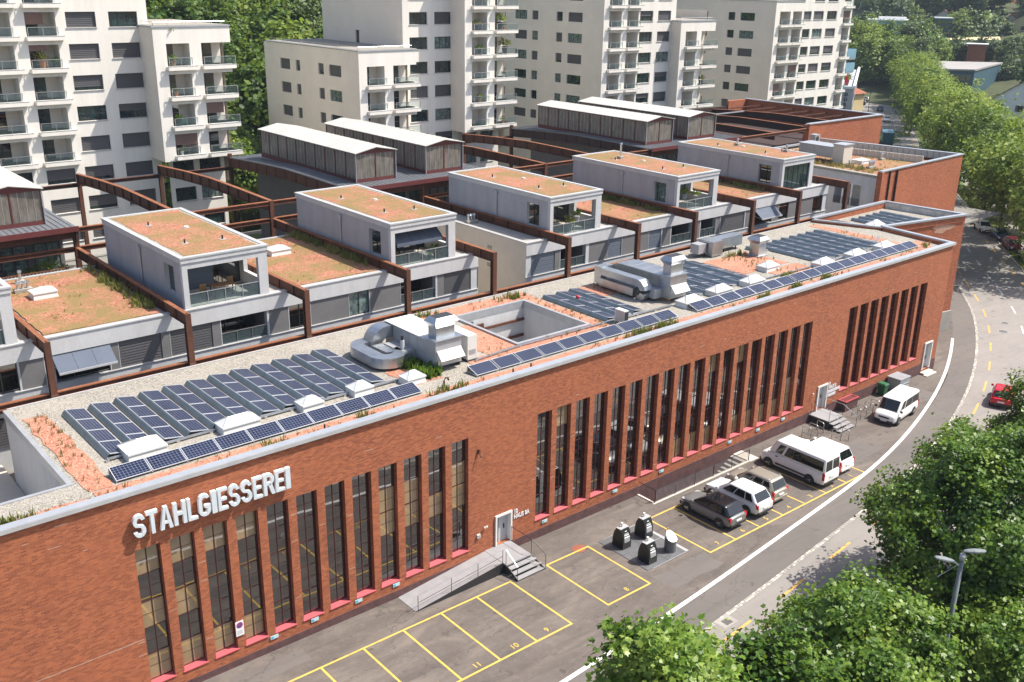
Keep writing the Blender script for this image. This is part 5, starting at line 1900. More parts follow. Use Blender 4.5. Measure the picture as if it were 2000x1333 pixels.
def rear_frame(x, label, dark=False, depth=.85):
    t = thing('steel_portal', label, 'steel frame', (x, RY0, 6), 'large steel frames of the rear hall')
    ce, cw = (M['corten_edge'], M['corten']) if not dark else (M['corten_edge'], M['corten_dark'])
    for y in (RY0, RY1):
        mb = MB(); mb.box(x - .17, x + .17, y - .17, y - .12, 6, rz_(y)); mb.box(x - .17, x + .17, y + .12, y + .17, 6, rz_(y)); mb.box(x - .04, x + .04, y - .12, y + .12, 6, rz_(y))
        part(t, 'post', mb, M['corten'] if y == RY0 else cw)
    ysb = list(np.linspace(RY0 - .1, RY1 + .1, 13))
    wb, tf, bf = MB(), MB(), MB()
    for a, b in zip(ysb[:-1], ysb[1:]):
        za, zb2 = rz_(a), rz_(b)
        wb.hull([(x - .045, a, za - depth), (x + .045, a, za - depth), (x + .045, b, zb2 - depth), (x - .045, b, zb2 - depth), (x - .045, a, za - .05), (x + .045, a, za - .05), (x + .045, b, zb2 - .05), (x - .045, b, zb2 - .05)])
        for m_, o in ((tf, 0), (bf, -depth)):
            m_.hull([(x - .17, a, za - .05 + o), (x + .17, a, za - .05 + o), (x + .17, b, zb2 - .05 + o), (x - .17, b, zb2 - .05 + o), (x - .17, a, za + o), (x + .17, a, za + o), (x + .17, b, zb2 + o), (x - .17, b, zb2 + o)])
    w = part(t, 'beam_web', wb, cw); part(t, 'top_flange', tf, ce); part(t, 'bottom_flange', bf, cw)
    mb = MB(); mb.box(-.16, -.046, -.02, .02, -depth, -.05); mb.box(.046, .16, -.02, .02, -depth, -.05)
    me = mb.mesh('stiffener', cw)
    for y in np.arange(RY0 + 1.9, RY1 - .5, 1.93):
        link('stiffener', me, w, (0, y - RY0, rz_(y) - 6))


for x, lab in ((33.35, 'Big rusty roof beam ending at the white tower wall, left one of two'), (41.1, 'Big rusty roof beam ending at the white tower wall, right one of two'),
               (71.1, 'Dark rusty roof beam left of the two between the glazed lanterns'), (78.75, 'Dark rusty roof beam right of the two between the glazed lanterns')):
    rear_frame(x, lab)
# eaves beams across the front and back of the rear hall
for k, (y, z, a, b, lab) in enumerate(((RY0, 15.30, 25.8, 48.6, 'Rusty cross beam linking the front posts, upper one behind the near penthouses'), (RY0, 13.9, 25.8, 48.6, 'Rusty cross beam linking the front posts, lower one behind the near penthouses'),
                                       (RY0, 15.30, 64.1, 86.2, 'Rusty cross beam linking the front posts, upper one between the lantern roofs'), (RY0, 13.9, 56.3, 86.2, 'Rusty cross beam linking the front posts, lower one between the lantern roofs'),
                                       (RY1, 14.0, 25.6, 48.6, 'Dark steel cross beam before the left white tower'), (RY1, 14.0, 64.1, 86.2, 'Dark steel cross beam before the middle white tower'),
                                       (RY0, 15.30, 101.9, 117.5, 'Rusty cross beam at the front of the roofless brick hall'), (RY0, 12.2, 101.9, 117.5, 'Lower rusty cross beam at the front of the roofless brick hall'),
                                       (RY0, 13.9, 9.0, 25.4, 'Rusty cross beam above the balcony at the left edge'))):
    t = thing('cross_girder', lab, 'steel beam', (a, y, z))
    m_ = 'corten_dark' if y == RY1 else 'corten'
    mb = MB(); mb.box(a, b, y - .14, y + .14, z - .05, z); part(t, 'top_flange', mb, M['corten_edge' if y != RY1 else 'corten'])
    mb = MB(); mb.box(a, b, y - .03, y + .03, z - .3, z - .05); part(t, 'web', mb, M[m_])
    mb = MB(); mb.box(a, b, y - .14, y + .14, z - .35, z - .30); part(t, 'bottom_flange', mb, M[m_])


def lantern(x0, x1, y0, y1, label):
    zb = rz_(y0) - .1
    t = thing('roof_lantern', label, 'roof lantern', (x0, y0, zb), 'glazed lanterns on the rear hall')
    ze, zr = 18.0, 18.42
    mb = MB(); mb.box(x0, x1, y0, y1, zb - .2, zb + .45); part(t, 'base', mb, M['frame_maroon'])
    mb = MB(); mb.box(x0 - .12, x1 + .12, y0 - .12, y0 - .02, zb - .1, zb + .06); mb.box(x0 - .12, x0 - .02, y0 - .02, y1, zb - .1, zb + .055); part(t, 'flashing', mb, M['coping'])
    n = 10
    post = MB()
    py = (y1 - y0) / n
    mside = MB(); mside.box(-.015, .015, .05, py - .05, 0, ze - zb - .55); ms = mside.mesh('pane', M['pane_grey'])
    for k in range(n):
        for X in (x0 + .06, x1 - .06):
            link('pane', ms, t, (X - x0, k * py, .47))
    xm = (x0 + x1) / 2
    hw = (x1 - x0) / 2
    mf = MB(); mf.box(.06, hw - .06, -.015, .015, 0, ze - zb - .55); mfm = mf.mesh('pane', M['pane_grey'])
    for Y in (y0 + .06, y1 - .06):
        for q in range(2):
            link('pane', mfm, t, (q * hw, Y - y0, .47))
    for k in range(n + 1):
        for X in (x0, x1 - .07):
            y = min(y1 - .07, y0 + k * py - (.035 if k else 0))
            post.box(X, X + .07, y, y + .07, zb + .45, ze)
    for Y in (y0, y1 - .07):
        post.box(xm - .04, xm + .04, Y, Y + .07, zb + .45, zr - .05)
    for X in (x0 - .01, x1 - .06):
        post.box(X, X + .07, y0 - .01, y1 + .01, ze - .10, ze)
    post.box(x0 + .06, x1 - .06, y0 - .01, y0 + .06, ze - .10, ze)
    part(t, 'mullion', post, M['frame_maroon'])
    gb_ = MB()
    for k in range(n * 3):
        y = y0 + py * (k + .5) / 3
        for X in (x0 + .035, x1 - .06):
            gb_.box(X, X + .025, y - .012, y + .012, zb + .46, ze - .1)
    for q in range(1, 8):
        X = x0 + (x1 - x0) * q / 8
        gb_.box(X - .012, X + .012, y0 + .03, y0 + .05, zb + .46, ze - .1)
    part(t, 'glazing_bar', gb_, M['galv_dull'], kind='stuff')
    gl = MB(); gl.face([(x0 + .07, y0 + .02, ze), (x1 - .07, y0 + .02, ze), (xm, y0 + .02, zr - .03)]); gl.face([(x0 + .07, y1 - .02, ze), (x1 - .07, y1 - .02, ze), (xm, y1 - .02, zr - .03)]); part(t, 'gable', gl, M['frame_maroon'])
    for s_ in (-1, 1):
        e = x0 - .16 if s_ < 0 else x1 + .16
        rf = MB()
        rf.hull([(min(e, xm), y0 - .2, (ze if e < xm else zr)), (max(e, xm), y0 - .2, (zr if e < xm else ze)), (max(e, xm), y1 + .2, (zr if e < xm else ze)), (min(e, xm), y1 + .2, (ze if e < xm else zr)),
                 (min(e, xm), y0 - .2, (ze if e < xm else zr) + .06), (max(e, xm), y0 - .2, (zr if e < xm else ze) + .06), (max(e, xm), y1 + .2, (zr if e < xm else ze) + .06), (min(e, xm), y1 + .2, (ze if e < xm else zr) + .06)])
        ro_ = part(t, 'roof', rf, M['lantern_roof'])
        sm2 = MB()
        for k in range(1, n * 2):
            y = y0 + (y1 - y0) * k / (n * 2); sm2.bar((e, y, ze + .068), (xm, y, zr + .068), .03, .03)
        part(t, 'roof_seam', sm2, M['lantern_roof'], under=ro_, kind='stuff')
    for X in (x0 - .04, x1 + .04):
        mb = MB(); mb.bar((X, y0 - .05, ze), (X, y0 - .05, zb), .06, .06); part(t, 'downpipe', mb, M['coping'])


def rear_hall(x0, x1, lans, label, left):
    t = thing('lantern_hall', label, 'building', (x0, RY0, 6), 'lantern-roofed parts of the rear hall')
    ysb = list(np.linspace(RY0 - .5, RY1 + .3, 11))
    mb = MB()
    for a, b in zip(ysb[:-1], ysb[1:]):
        mb.hull([(x0 - .1, a, rz_(a) - .02), (x1 + .1, a, rz_(a) - .02), (x1 + .1, b, rz_(b) - .02), (x0 - .1, b, rz_(b) - .02), (x0 - .1, a, rz_(a) + .06), (x1 + .1, a, rz_(a) + .06), (x1 + .1, b, rz_(b) + .06), (x0 - .1, b, rz_(b) + .06)])
    ro = part(t, 'roof', mb, M['roof_sheet'])
    mb = MB()
    x = x0
    while x < x1:
        for a, b in zip(ysb[:-1], ysb[1:]):
            mb.hull([(x, a, rz_(a) + .055), (x + .05, a, rz_(a) + .055), (x + .05, b, rz_(b) + .055), (x, b, rz_(b) + .055), (x, a, rz_(a) + .10), (x + .05, a, rz_(a) + .10), (x + .05, b, rz_(b) + .10), (x, b, rz_(b) + .10)])
        x += .42
    part(t, 'roof_rib', mb, M['roof_sheet'], under=ro, kind='stuff')
    mb = MB(); mb.box(x0 - .15, x1 + .15, RY0 - .58, RY0 - .48, 15.12, 15.5); part(t, 'eaves', mb, M['frame_maroon'])
    for x in (x0, (x0 + x1) / 2, x1):
        for y in (RY0, RY1):
            mb = MB(); mb.box(x - .17, x + .17, y - .17, y + .17, 6, 15.3); part(t, 'post', mb, M['corten'])
    for x in (x0, x1):
        mb = MB()
        for a, b in zip(ysb[:-1], ysb[1:]):
            mb.hull([(x - .1, a, rz_(a) - .95), (x + .1, a, rz_(a) - .95), (x + .1, b, rz_(b) - .95), (x - .1, b, rz_(b) - .95), (x - .1, a, rz_(a) - .02), (x + .1, a, rz_(a) - .02), (x + .1, b, rz_(b) - .02), (x - .1, b, rz_(b) - .02)])
        bo = part(t, 'side_beam', mb, M['corten'] if x == x0 and left else M['corten_dark'])
        mb = MB(); mb.box(-.16, .16, -.02, .02, -.95, -.03); me = mb.mesh('stiffener', M['corten'] if left else M['corten_dark'])
        for y in np.arange(RY0 + 1.5, RY1, 1.93):
            link('stiffener', me, bo, (x - x0, y - RY0, rz_(y) - 6))
    mb = MB(); mb.box(x0, x1, RY0 - .1, RY0 + .1, 14.55, 15.1); part(t, 'front_beam', mb, M['corten'])
    # dwelling below the roof: glazed front, floor slab, balcony
    mb = MB(); mb.box(x0 + 2.4, x1 - .3, RY0 + 2.2, RY1 - 1, 6, 14.3); part(t, 'wall', mb, M['stucco_dark'])
    k = 0
    xx = x0 + .8
    while xx < x1 - 2:
        fr, pn = win_unit('w', 1.8, 2.5, rnd.choice(['glass_teal', 'glass_dark', 'glass_curtain']), 1)
        w = link('window', fr, t, (xx - x0, 2.1, 5.5)); link('pane', pn, w)
        xx += 2.3
    mb = MB(); mb.box(x0 + .3, x1 - .3, RY0 - .1, RY0 + 2.2, 11.1, 11.4); part(t, 'balcony_slab', mb, M['concrete'])
    sl = MB(); sl.box(-.06, .06, -.02, .02, 0, .75); sm_ = sl.mesh('baluster', M['galv_dull'])
    for k in range(int((x1 - x0 - 1) / .24)):
        link('baluster', sm_, t, (.6 + k * .24, -.02, 5.65))
    mb = MB(); mb.box(x0 + .4, x1 - .4, RY0 - .05, RY0 + .02, 12.42, 12.48); part(t, 'handrail', mb, M['corten_edge'])
    for j, (a, b, lab) in enumerate(lans):
        lantern(a, b, 35.0, 53.0, lab)
    return t


rear_hall(8.6, 25.6, [(19.9, 24.15, 'Glazed roof lantern cut off by the left edge of the picture')], 'Ribbed metal roof with a cut-off lantern above a furnished balcony at the left edge', True)
rear_hall(48.5, 63.9, [(50.3, 54.4, 'Long glazed lantern with a white roof, left of the pair behind the second penthouse'), (57.8, 62.0, 'Long glazed lantern with a white roof, right of the pair behind the second penthouse')], 'Dark metal roof carrying two glazed lanterns before the middle white tower', True)
rear_hall(86.3, 101.6, [(87.6, 91.9, 'Long glazed lantern with a white roof, left of the farther pair'), (94.6, 99.4, 'Long glazed lantern with a white roof, right of the farther pair')], 'Dark metal roof carrying the farther pair of glazed lanterns', False)

# things on the balcony at the left edge
bb = thing('barbecue', 'dark covered barbecue on the balcony at the left edge', 'barbecue', (20.2, 34.2, 11.4))
bm = bmesh.new(); bmesh.ops.create_uvsphere(bm, u_segments=16, v_segments=10, radius=.55, matrix=Matrix.Diagonal((1, .8, .75, 1)))
me = bpy.data.meshes.new('hood'); bm.to_mesh(me); bm.free(); me.materials.append(M['steel_dark']); link('hood', me, bb, (0, 0, 1.05))
mb = MB(); mb.box(-.5, .5, -.35, .35, .55, .7)
for a in (-.42, .42):
    for b in (-.28, .28):
        mb.box(a - .03, a + .03, b - .03, b + .03, 0, .55)
link('stand', mb.mesh('stand', M['steel_dark']), bb)
for k, (x, s_, lf) in enumerate(((22.3, 1.1, 'leaf_weed'), (23.6, 1.5, 'leaf_plane'), (24.6, 1.0, 'leaf_weed'), (21.4, .8, 'leaf_plane'))):
    pot_plant(x, 34.0, 11.4, '%s potted plant along the balcony at the left edge' % ('Pale green', 'Tall dark green', 'Low light green', 'Small dark green')[k], M[('stucco_light', 'terracotta', 'sign_cyan', 'plastic_dark')[k]], M[lf], s_ * 1.4)

# ---------------------------------------------------------------- brick wing and roofless brick hall at the far end
wg = thing('brick_wing', 'tall red brick wing with a red gravel roof at the bend of the road', 'building', (104, 15.3, 0))
WZ = 13.75
A_, B_, C_, D_ = (103.3, 15.1), (122.0, 15.7), (118.5, 33.4), (103.2, 33.0)
mb = MB(); mb.face([(*A_, -4), (*B_, -4), (*B_, WZ), (*A_, WZ)]); mb.face([(*B_, -4), (*C_, -4), (*C_, WZ), (*B_, WZ)])
mb.hull([(102.9, 14.9, 6), (103.35, 14.9, 6), (103.35, 15.5, 6), (102.9, 15.5, 6), (102.9, 14.9, WZ), (103.35, 14.9, WZ), (103.35, 15.5, WZ), (102.9, 15.5, WZ)])
part(wg, 'front_wall', mb, M['brick'])
for x in (104.7, 106.2):
    mb = MB(); mb.box(x, x + .14, 14.98, 15.3, 4, WZ - .06); part(wg, 'wall_joint', mb, M['corten_dark'])
mb = MB()
mb.wall(lambda u, v, d: (103.25 + d, u, v), 15.5, 33.0, 6, 13.2, [(17.4, 20.6, 9.6, 11.9, 1.8), (23.5, 26, 9.8, 11.9, 1.0)], .4, back=0)
part(wg, 'court_wall', mb, M['stucco_light'])
for y in (18.4, 19.5):
    mb = MB(); mb.box(103.2, 103.35, y, y + .16, 9.6, 11.9); part(wg, 'column', mb, M['frame_white'])
bm_ = MB(); bm_.box(-.02, .02, -.015, .015, 0, .85); me = bm_.mesh('baluster', M['steel_dark'])
for k in range(26):
    link('baluster', me, wg, (103.2 - 104, 17.45 + k * .125 - 15.3, 9.6))
mb = MB(); mb.box(103.2, 103.9, 15.5, 33, 13.0, 13.28); mb.box(103.9, 118.6, 15.9, 33, 12.9, 13.05); part(wg, 'roof', mb, M['gravel_grey'])
mb = MB(); mb.prism(rag(104.2, 118.2, 16.6, 32.4, .2), 13.0, 13.12); part(wg, 'planting_bed', mb, M['sedum_roof'])


def wing_cop(a, b, w=.45, z0=WZ, z1=WZ + .12, mat='coping', nm='coping'):
    mb = MB(); mb.bar((a[0], a[1], (z0 + z1) / 2), (b[0], b[1], (z0 + z1) / 2), w, z1 - z0); return part(wg, nm, mb, M[mat])


wing_cop((103.0, 15.2), (122.15, 15.85)); wing_cop((121.85, 15.9), (118.4, 33.6), .5, WZ, WZ + .115); wing_cop((118.6, 33.3), (103.2, 33.0), .4, 13.3, 13.5)
# metal-clad inner parapet in panels
n = 24
for k in range(n):
    f0, f1 = k / n, (k + 1) / n - .004
    p, q = Vector((121.55, 16.1, 0)), Vector((118.25, 33.0, 0))
    a, b = p.lerp(q, f0), p.lerp(q, f1)
    mb = MB(); mb.hull([(a.x, a.y, 13.0), (a.x + .12, a.y, 13.0), (b.x + .12, b.y, 13.0), (b.x, b.y, 13.0), (a.x, a.y, WZ), (a.x + .12, a.y, WZ), (b.x + .12, b.y, WZ), (b.x, b.y, WZ)])
    part(wg, 'parapet_panel', mb, M['stucco_warm'])
p, q = Vector((116.0, 17.5, 0)), Vector((113.2, 31.0, 0))
for k in range(20):
    a, b = p.lerp(q, k / 20), p.lerp(q, (k + 1) / 20 - .004)
    mb = MB(); mb.hull([(a.x, a.y, 13.0), (a.x + .15, a.y, 13.0), (b.x + .15, b.y, 13.0), (b.x, b.y, 13.0), (a.x, a.y, 13.9), (a.x + .15, a.y, 13.9), (b.x + .15, b.y, 13.9), (b.x, b.y, 13.9)])
    part(wg, 'parapet_panel', mb, M['stucco_warm'])
v = thing('ventilation_unit', 'pinkish metal ventilation box with a side duct on the brick wing roof', 'ventilation unit', (109, 23, 13.1))
mb = MB(); mb.box(106.8, 108.6, 22.2, 23.6, 13.2, 15.3); part(v, 'tower', mb, M['stucco_warm'])
mb = MB(); mb.box(106.7, 108.7, 22.1, 23.7, 15.3, 15.4); part(v, 'cap', mb, M['coping'])
mb = MB(); mb.box(106.9, 109.2, 23.6, 28.2, 13.7, 14.9); part(v, 'duct', mb, M['galv_dull'])
mb = MB(); mb.box(106.8, 109.3, 23.7, 28.3, 14.9, 14.98); part(v, 'lid', mb, M['coping'])
flue(107.9, 19.2, 13.1, 'Group of four white vents at the front of the brick wing roof', 4, .5)
flue(114.0, 21.5, 13.1, 'Pair of white vents beside the inner parapet of the brick wing', 2, .5)
flue(106.6, 21.2, 13.1, 'Single vent beside the ventilation box on the brick wing', 1, .4)
skylight(109.9, 21.8, 1.8, 1.5, 'Low white skylight beside the ventilation box on the brick wing', 'skylights on the brick wing', 13.1, .5)
a2 = thing('air_conditioner', 'grey outdoor unit with two round fans at the back of the brick wing roof', 'air conditioner', (114.0, 30.8, 13.1))
mb = MB(); mb.box(113.4, 114.4, 30.4, 31.2, 13.2, 15.0); part(a2, 'case', mb, M['galv_dull'])
for z in (13.75, 14.5):
    mb = MB(); mb.tube([(113.85, 30.41, z), (113.85, 30.36, z)], .32, 14); part(a2, 'fan', mb, M['plastic_dark'])
sp = [(rnd.uniform(104.3, 107), rnd.uniform(17, 30), 13.1, rnd.uniform(.8, 1.8)) for k in range(160)] + [(rnd.uniform(104.3, 117), rnd.uniform(16.8, 32), 13.1, rnd.uniform(.5, 1.2)) for k in range(120)]
tufts('wing_weeds', sp, M['grass_dry'], 'Dry weeds on the roof of the brick wing', .12, .4, 8, .25, .025)

oh = thing('roofless_hall', 'roofless brick hall with bare dark steel beams beyond the lanterns', 'building', (116, RY0, 0))
OZ = 15.75
mb = MB(); mb.box(117.6, 133.2, RY0 - .2, RY0 + .2, -3, OZ); mb.box(132.8, 133.2, RY0 + .2, 56, -3, OZ - .003); mb.box(128.5, 133.1, 55.8, 56.2, -3, OZ - .006)
part(oh, 'brick_wall', mb, M['brick'])
mb = MB(); mb.box(115.9, 117.58, RY0 - .25, RY0 + .6, 6, OZ - .1); part(oh, 'brick_pier', mb, M['brick'])
mb = MB(); mb.box(115.8, 133.35, RY0 - .32, RY0 + .3, OZ, OZ + .12); mb.box(132.7, 133.34, RY0 + .3, 56.3, OZ, OZ + .117); part(oh, 'coping', mb, M['coping'])
mb = MB(); mb.box(102.0, 132.8, 55.9, 56.2, 6, 15.0); mb.box(102, 132.7, RY0 + .3, 55.9, 8.0, 8.2); mb.box(110, 132.7, 38, 56, 8.2, 12.5); part(oh, 'inner_wall', mb, M['corten_dark'])
for k, x in enumerate((102.2, 109.4, 117.2, 125.0)):
    ysb = list(np.linspace(RY0 + .25, 55.9, 11))
    wb, tf = MB(), MB()
    for a, b in zip(ysb[:-1], ysb[1:]):
        za, zb2 = rz_(a) - .1, rz_(b) - .1
        wb.hull([(x - .06, a, za - .95), (x + .06, a, za - .95), (x + .06, b, zb2 - .95), (x - .06, b, zb2 - .95), (x - .06, a, za - .05), (x + .06, a, za - .05), (x + .06, b, zb2 - .05), (x - .06, b, zb2 - .05)])
        tf.hull([(x - .18, a, za - .05), (x + .18, a, za - .05), (x + .18, b, zb2 - .05), (x - .18, b, zb2 - .05), (x - .18, a, za), (x + .18, a, za), (x + .18, b, zb2), (x - .18, b, zb2)])
    w = part(oh, 'steel_beam', wb, M['corten_dark']); part(oh, 'top_flange', tf, M['corten_edge'], under=w)
for k in range(7):
    y = 36 + k * 2.8
    mb = MB(); mb.box(125.2, 132.8, y - .06, y + .06, 15.1, 15.25); part(oh, 'purlin', mb, M['corten'])
mb = MB(); mb.box(117.4, 124.8, 50.0, 50.15, 15.0, 15.15); mb.box(109.6, 117.0, 52.8, 52.95, 14.9, 15.05); part(oh, 'purlin', mb, M['galv_dull'])

# ---------------------------------------------------------------- white apartment towers
WCACHE = {}


def tower_window(t, L, face, u, z, w, h, kind):
    """face: ('f', Y) or ('l', X)"""
    key = (round(w, 2), round(h, 2), kind)
    if key not in WCACHE:
        if kind.startswith('blind'):
            mats = 'glass_teal' if kind != 'blind' else 'glass_dark'
        else:
            mats = kind
        fr, pn = win_unit('w', w, h, mats, 1 if w < 1.8 else 2, 'frame_dark', .07)
        bf = {'blind': 1.0, 'blind_half': .5, 'blind_low': .78}.get(kind)
        bl = (blind_unit(w - .04, (h - .03) * bf, 'blind_dark'), (h - .03) * (1 - bf)) if bf else None
        mb = MB(); mb.box(-.06, w + .06, -.30, -.02, -.06, -.005); sl = mb.mesh('sill', M['zinc_edge'])
        WCACHE[key] = (fr, pn, bl, sl)
    fr, pn, bl, sl = WCACHE[key]
    if face[0] == 'f':
        o = link('window', fr, t, (u - L.x, face[1] + .22 - L.y, z - L.z))
    else:
        o = link('window', fr, t, (face[1] + .22 - L.x, u + w - L.y, z - L.z), -math.pi / 2)
    link('pane', pn, o)
    if bl is not None:
        link('blind', bl[0], o, (.02, -.045, .01 + bl[1]))
    if face[0] == 'f':
        link('sill', sl, o)


def pick(p_blind=.6):
    r_ = rnd.random()
    if r_ < p_blind * .3:
        return rnd.choice(['blind_half', 'blind_low'])
    return 'blind' if r_ < p_blind else ('glass_teal' if r_ < p_blind + .28 else 'glass_curtain')


def tower_front(t, Y, x0, x1, z0, z1, wcols, lcols, tops, wh=1.45, lh=2.15, lrows=None, mat='tower_front', pb=.6):
    """front face with flush windows (wcols) and loggias (lcols: x0,x1,corner)"""
    L = t.location
    holes = []
    for k, zt in enumerate(tops):
        if zt > z1 or zt - 1 < z0:
            continue
        for a, b in wcols:
            holes.append((a, b, zt - wh, zt, .26))
        for a, b, c in lcols:
            if lrows and not (lrows[0] <= k <= lrows[1]):
                if not c:
                    holes.append((a, b, zt - wh, zt, .26))
                continue
            holes.append((a, b, zt - lh, zt, 1.9) if not c else (a, b, zt - lh, zt, 1.9, 1))
    mb = MB()
    mb.wall(lambda u, v, d: (u, Y + d, v), x0, x1, z0, z1, holes, .26)
    part(t, 'front_wall', mb, M[mat])
    for k, zt in enumerate(tops):
        if zt > z1 or zt - 1 < z0:
            continue
        for a, b in wcols:
            tower_window(t, L, ('f', Y), a, zt - wh, b - a, wh, pick(pb))
        for a, b, c in lcols:
            if lrows and not (lrows[0] <= k <= lrows[1]):
                if not c:
                    tower_window(t, L, ('f', Y), a, zt - wh, b - a, wh, pick(pb))
                continue
            zb = zt - lh
            mb = MB()
            mb.box(a - .12, b + (.55 if not c else .25), Y - .55, Y + .02, zb - .42, zb - .02)
            mb.box(a, b, Y + .02, Y + 1.95, zb - .30, zb + .0)
            bal = part(t, 'balcony', mb, M['tower_front'])
            mb = MB(); mb.box(a - .14, b + (.57 if not c else .27), Y - .57, Y - .45, zb - .02, zb + .02); part(t, 'slab_edge', mb, M['zinc_edge'], under=bal)
            # recessed back wall: dark glazed door and a pale wall strip
            dw = (b - a) * .58
            dm = rnd.choice(['glass_dark', 'glass_dark', 'glass_teal', 'blind'])
            mb = MB(); mb.box(a + dw, b + (.0 if not c else -.35), Y + 1.85, Y + 2.0, zb, zt); part(t, 'back_wall', mb, M['tower_side'], under=bal)
            mb = MB(); mb.box(a, a + dw, Y + 1.80, Y + 1.86, zb, zt); mb.box(a + dw * .48, a + dw * .52, Y + 1.76, Y + 1.8, zb, zt, 1)
            part(t, 'glass_door', mb, [M['glass_dark' if dm == 'blind' else dm], M['frame_dark']], under=bal)
            x_r = b + (.2 if c else 0)
            mb = MB(); mb.box(a, x_r, Y - .48, Y - .46, zb + .05, zb + .78)
            part(t, 'glass_balustrade', mb, M['glass_rail'], under=bal)
            mb = MB(); mb.box(a, x_r, Y - .50, Y - .44, zb + .78, zb + .83)
            for q in range(3):
                xx = a + (x_r - a) * q / 2
                mb.box(xx - .025, xx + .025, Y - .50, Y - .46, zb, zb + .8)
            part(t, 'handrail', mb, M['steel_bright'], under=bal)
            if rnd.random() < .10:
                w_ = (b - a) * rnd.choice([1, 1, .6])
                mb = MB(); mb.box(a + .02, a + w_ - .02, Y + .02, Y + .06, zt - rnd.choice([.55, 1.1, 1.4]), zt - .02)
                part(t, 'sunscreen', mb, M['tile_brown'], under=bal)


def tower_left(t, X, y0, y1, z0, z1, cols, tops, wh=1.33, pb=.5, slit=None):
    L = t.location
    holes = [(a, b, zt - wh, zt) for zt in tops if zt < z1 and zt - wh > z0 for a, b in cols]
    if slit:
        holes.append(slit)
    mb = MB()
    mb.wall(lambda u, v, d: (X + d, u, v), y0, y1, z0, z1, holes, .26)
    part(t, 'left_wall', mb, M['tower_side'])
    for zt in tops:
        if zt < z1 and zt - wh > z0:
            for a, b in cols:
                tower_window(t, L, ('l', X), a, zt - wh, b - a, wh, pick(pb))
    if slit:
        tower_window(t, L, ('l', X), slit[0], slit[2], slit[1] - slit[0], slit[3] - slit[2], 'glass_dark')


def tower_roof(t, x0, x1, y0, y1, z):
    mb = MB(); mb.box(x0 - .08, x1 + .08, y0 - .08, y1 + .05, z, z + .14)
    o = part(t, 'roof_edge', mb, M['galv_dull'])
    mb = MB(); mb.box(x0 + .3, x1 - .3, y0 + .3, y1 - .3, z + .14, z + .17); part(t, 'roof', mb, M['gravel_grey'], under=o)
    mb = MB()
    for a, b in (((x0 + .3, y0 + .5), (x1 - .3, y0 + .5)), ((x0 + .3, y0 + .5), (x0 + .3, y1 - .5))):
        mb.tube([(*a, z + .5), (*b, z + .5)], .02, 5)
        n = 5
        for k in range(n + 1):
            q = (a[0] + (b[0] - a[0]) * k / n, a[1] + (b[1] - a[1]) * k / n)
            mb.tube([(*q, z + .14), (*q, z + .5)], .02, 4)
    part(t, 'roof_rail', mb, M['steel_bright'], under=o)


def right_back(t, x, y0, y1, z0, z1):
    mb = MB(); mb.face([(x, y0, z0), (x, y1, z0), (x, y1, z1), (x, y0, z1)]); part(t, 'right_wall', mb, M['tower_side'])


ZTOP = 37.0
TA = [28.95 - 2.97 * k for k in range(-2, 8)]
ta = thing('apartment_tower', 'white apartment tower with deep balconies at the left edge of the picture', 'tower', (36, 64, 0))
tower_front(ta, 64, 16, 44.3, 0, ZTOP, [(36.35, 39.2), (40.45, 43.3)], [(32.65, 35.4, 0), (28.6, 31.35, 0), (24.5, 27.25, 0), (20.4, 23.15, 0)], TA, lrows=(0, 6), pb=.75)
right_back(ta, 44.3, 64, 86, 0, ZTOP)
tower_front(ta, 60.5, 43.3, 51.4, 14.35, 27.55, [], [(44.55, 46.95, 0), (48.2, 51.4, 1)], TA)
mb = MB(); mb.face([(43.3, 60.5, 14.35), (43.3, 64, 14.35), (43.3, 64, 27.55), (43.3, 60.5, 27.55)]); mb.face([(43.3, 60.5, 14.35), (51.4, 60.5, 14.35), (51.4, 75, 14.35), (43.3, 75, 14.35)])
for k in range(3, 8):
    zt = TA[k]
    mb.face([(51.4, 62.4, zt - 2.97), (51.4, 76, zt - 2.97), (51.4, 76, zt), (51.4, 62.4, zt)])
mb.box(51.2, 51.392, 60.51, 62.4, 26.1, 27.5); mb.face([(51.4, 62.4, 26), (51.4, 76, 26), (51.4, 76, 27.55), (51.4, 62.4, 27.55)])
for k in range(3, 7):
    zt = TA[k]; mb.box(51.2, 51.392, 60.51, 62.4, zt - 2.97 + .0, zt - 2.97 + .42)
part(ta, 'wing_side_wall', mb, M['tower_side'])
tower_roof(ta, 43.3, 51.4, 60.5, 75, 27.55)
tower_front(ta, 62.6, 44.4, 50.6, 0, 14.3, [(44.9, 47.2), (47.8, 50.2)], [], TA, pb=.1)
mb = MB(); mb.face([(50.6, 62.6, 0), (50.6, 75, 0), (50.6, 75, 14.35), (50.6, 62.6, 14.35)]); part(ta, 'ground_floor_side', mb, M['tower_side'])

TBt = [28.52 - 2.97 * k for k in range(-2, 8)]
tb_ = thing('apartment_tower', 'white apartment tower with a lower beige-sided block in the middle', 'tower', (77, 66, 0))
tower_front(tb_, 63, 68.3, 76.45, 0, 24.3, [], [(69.4, 71.85, 0), (73.1, 76.45, 1)], TBt, lrows=(0, 7))
tower_left(tb_, 68.3, 63, 86.5, 0, 24.3, [(79.6, 82.2), (77.0, 78.1), (71.1, 72.4), (67.0, 69.8)], [22.45, 19.48, 16.5, 13.5])
mb = MB()
for k in range(0, 5):
    z = 24.3 - 2.97 * k
    mb.box(76.2, 76.442, 63.01, 64.9, z - 1.45 if k == 0 else z - 1.2, z if k == 0 else z - .76)
    mb.face([(76.45, 64.9, z - 2.97), (76.45, 66, z - 2.97), (76.45, 66, z), (76.45, 64.9, z)])
part(tb_, 'block_side', mb, M['tower_side'])
tower_roof(tb_, 68.3, 76.45, 63, 86, 24.3)
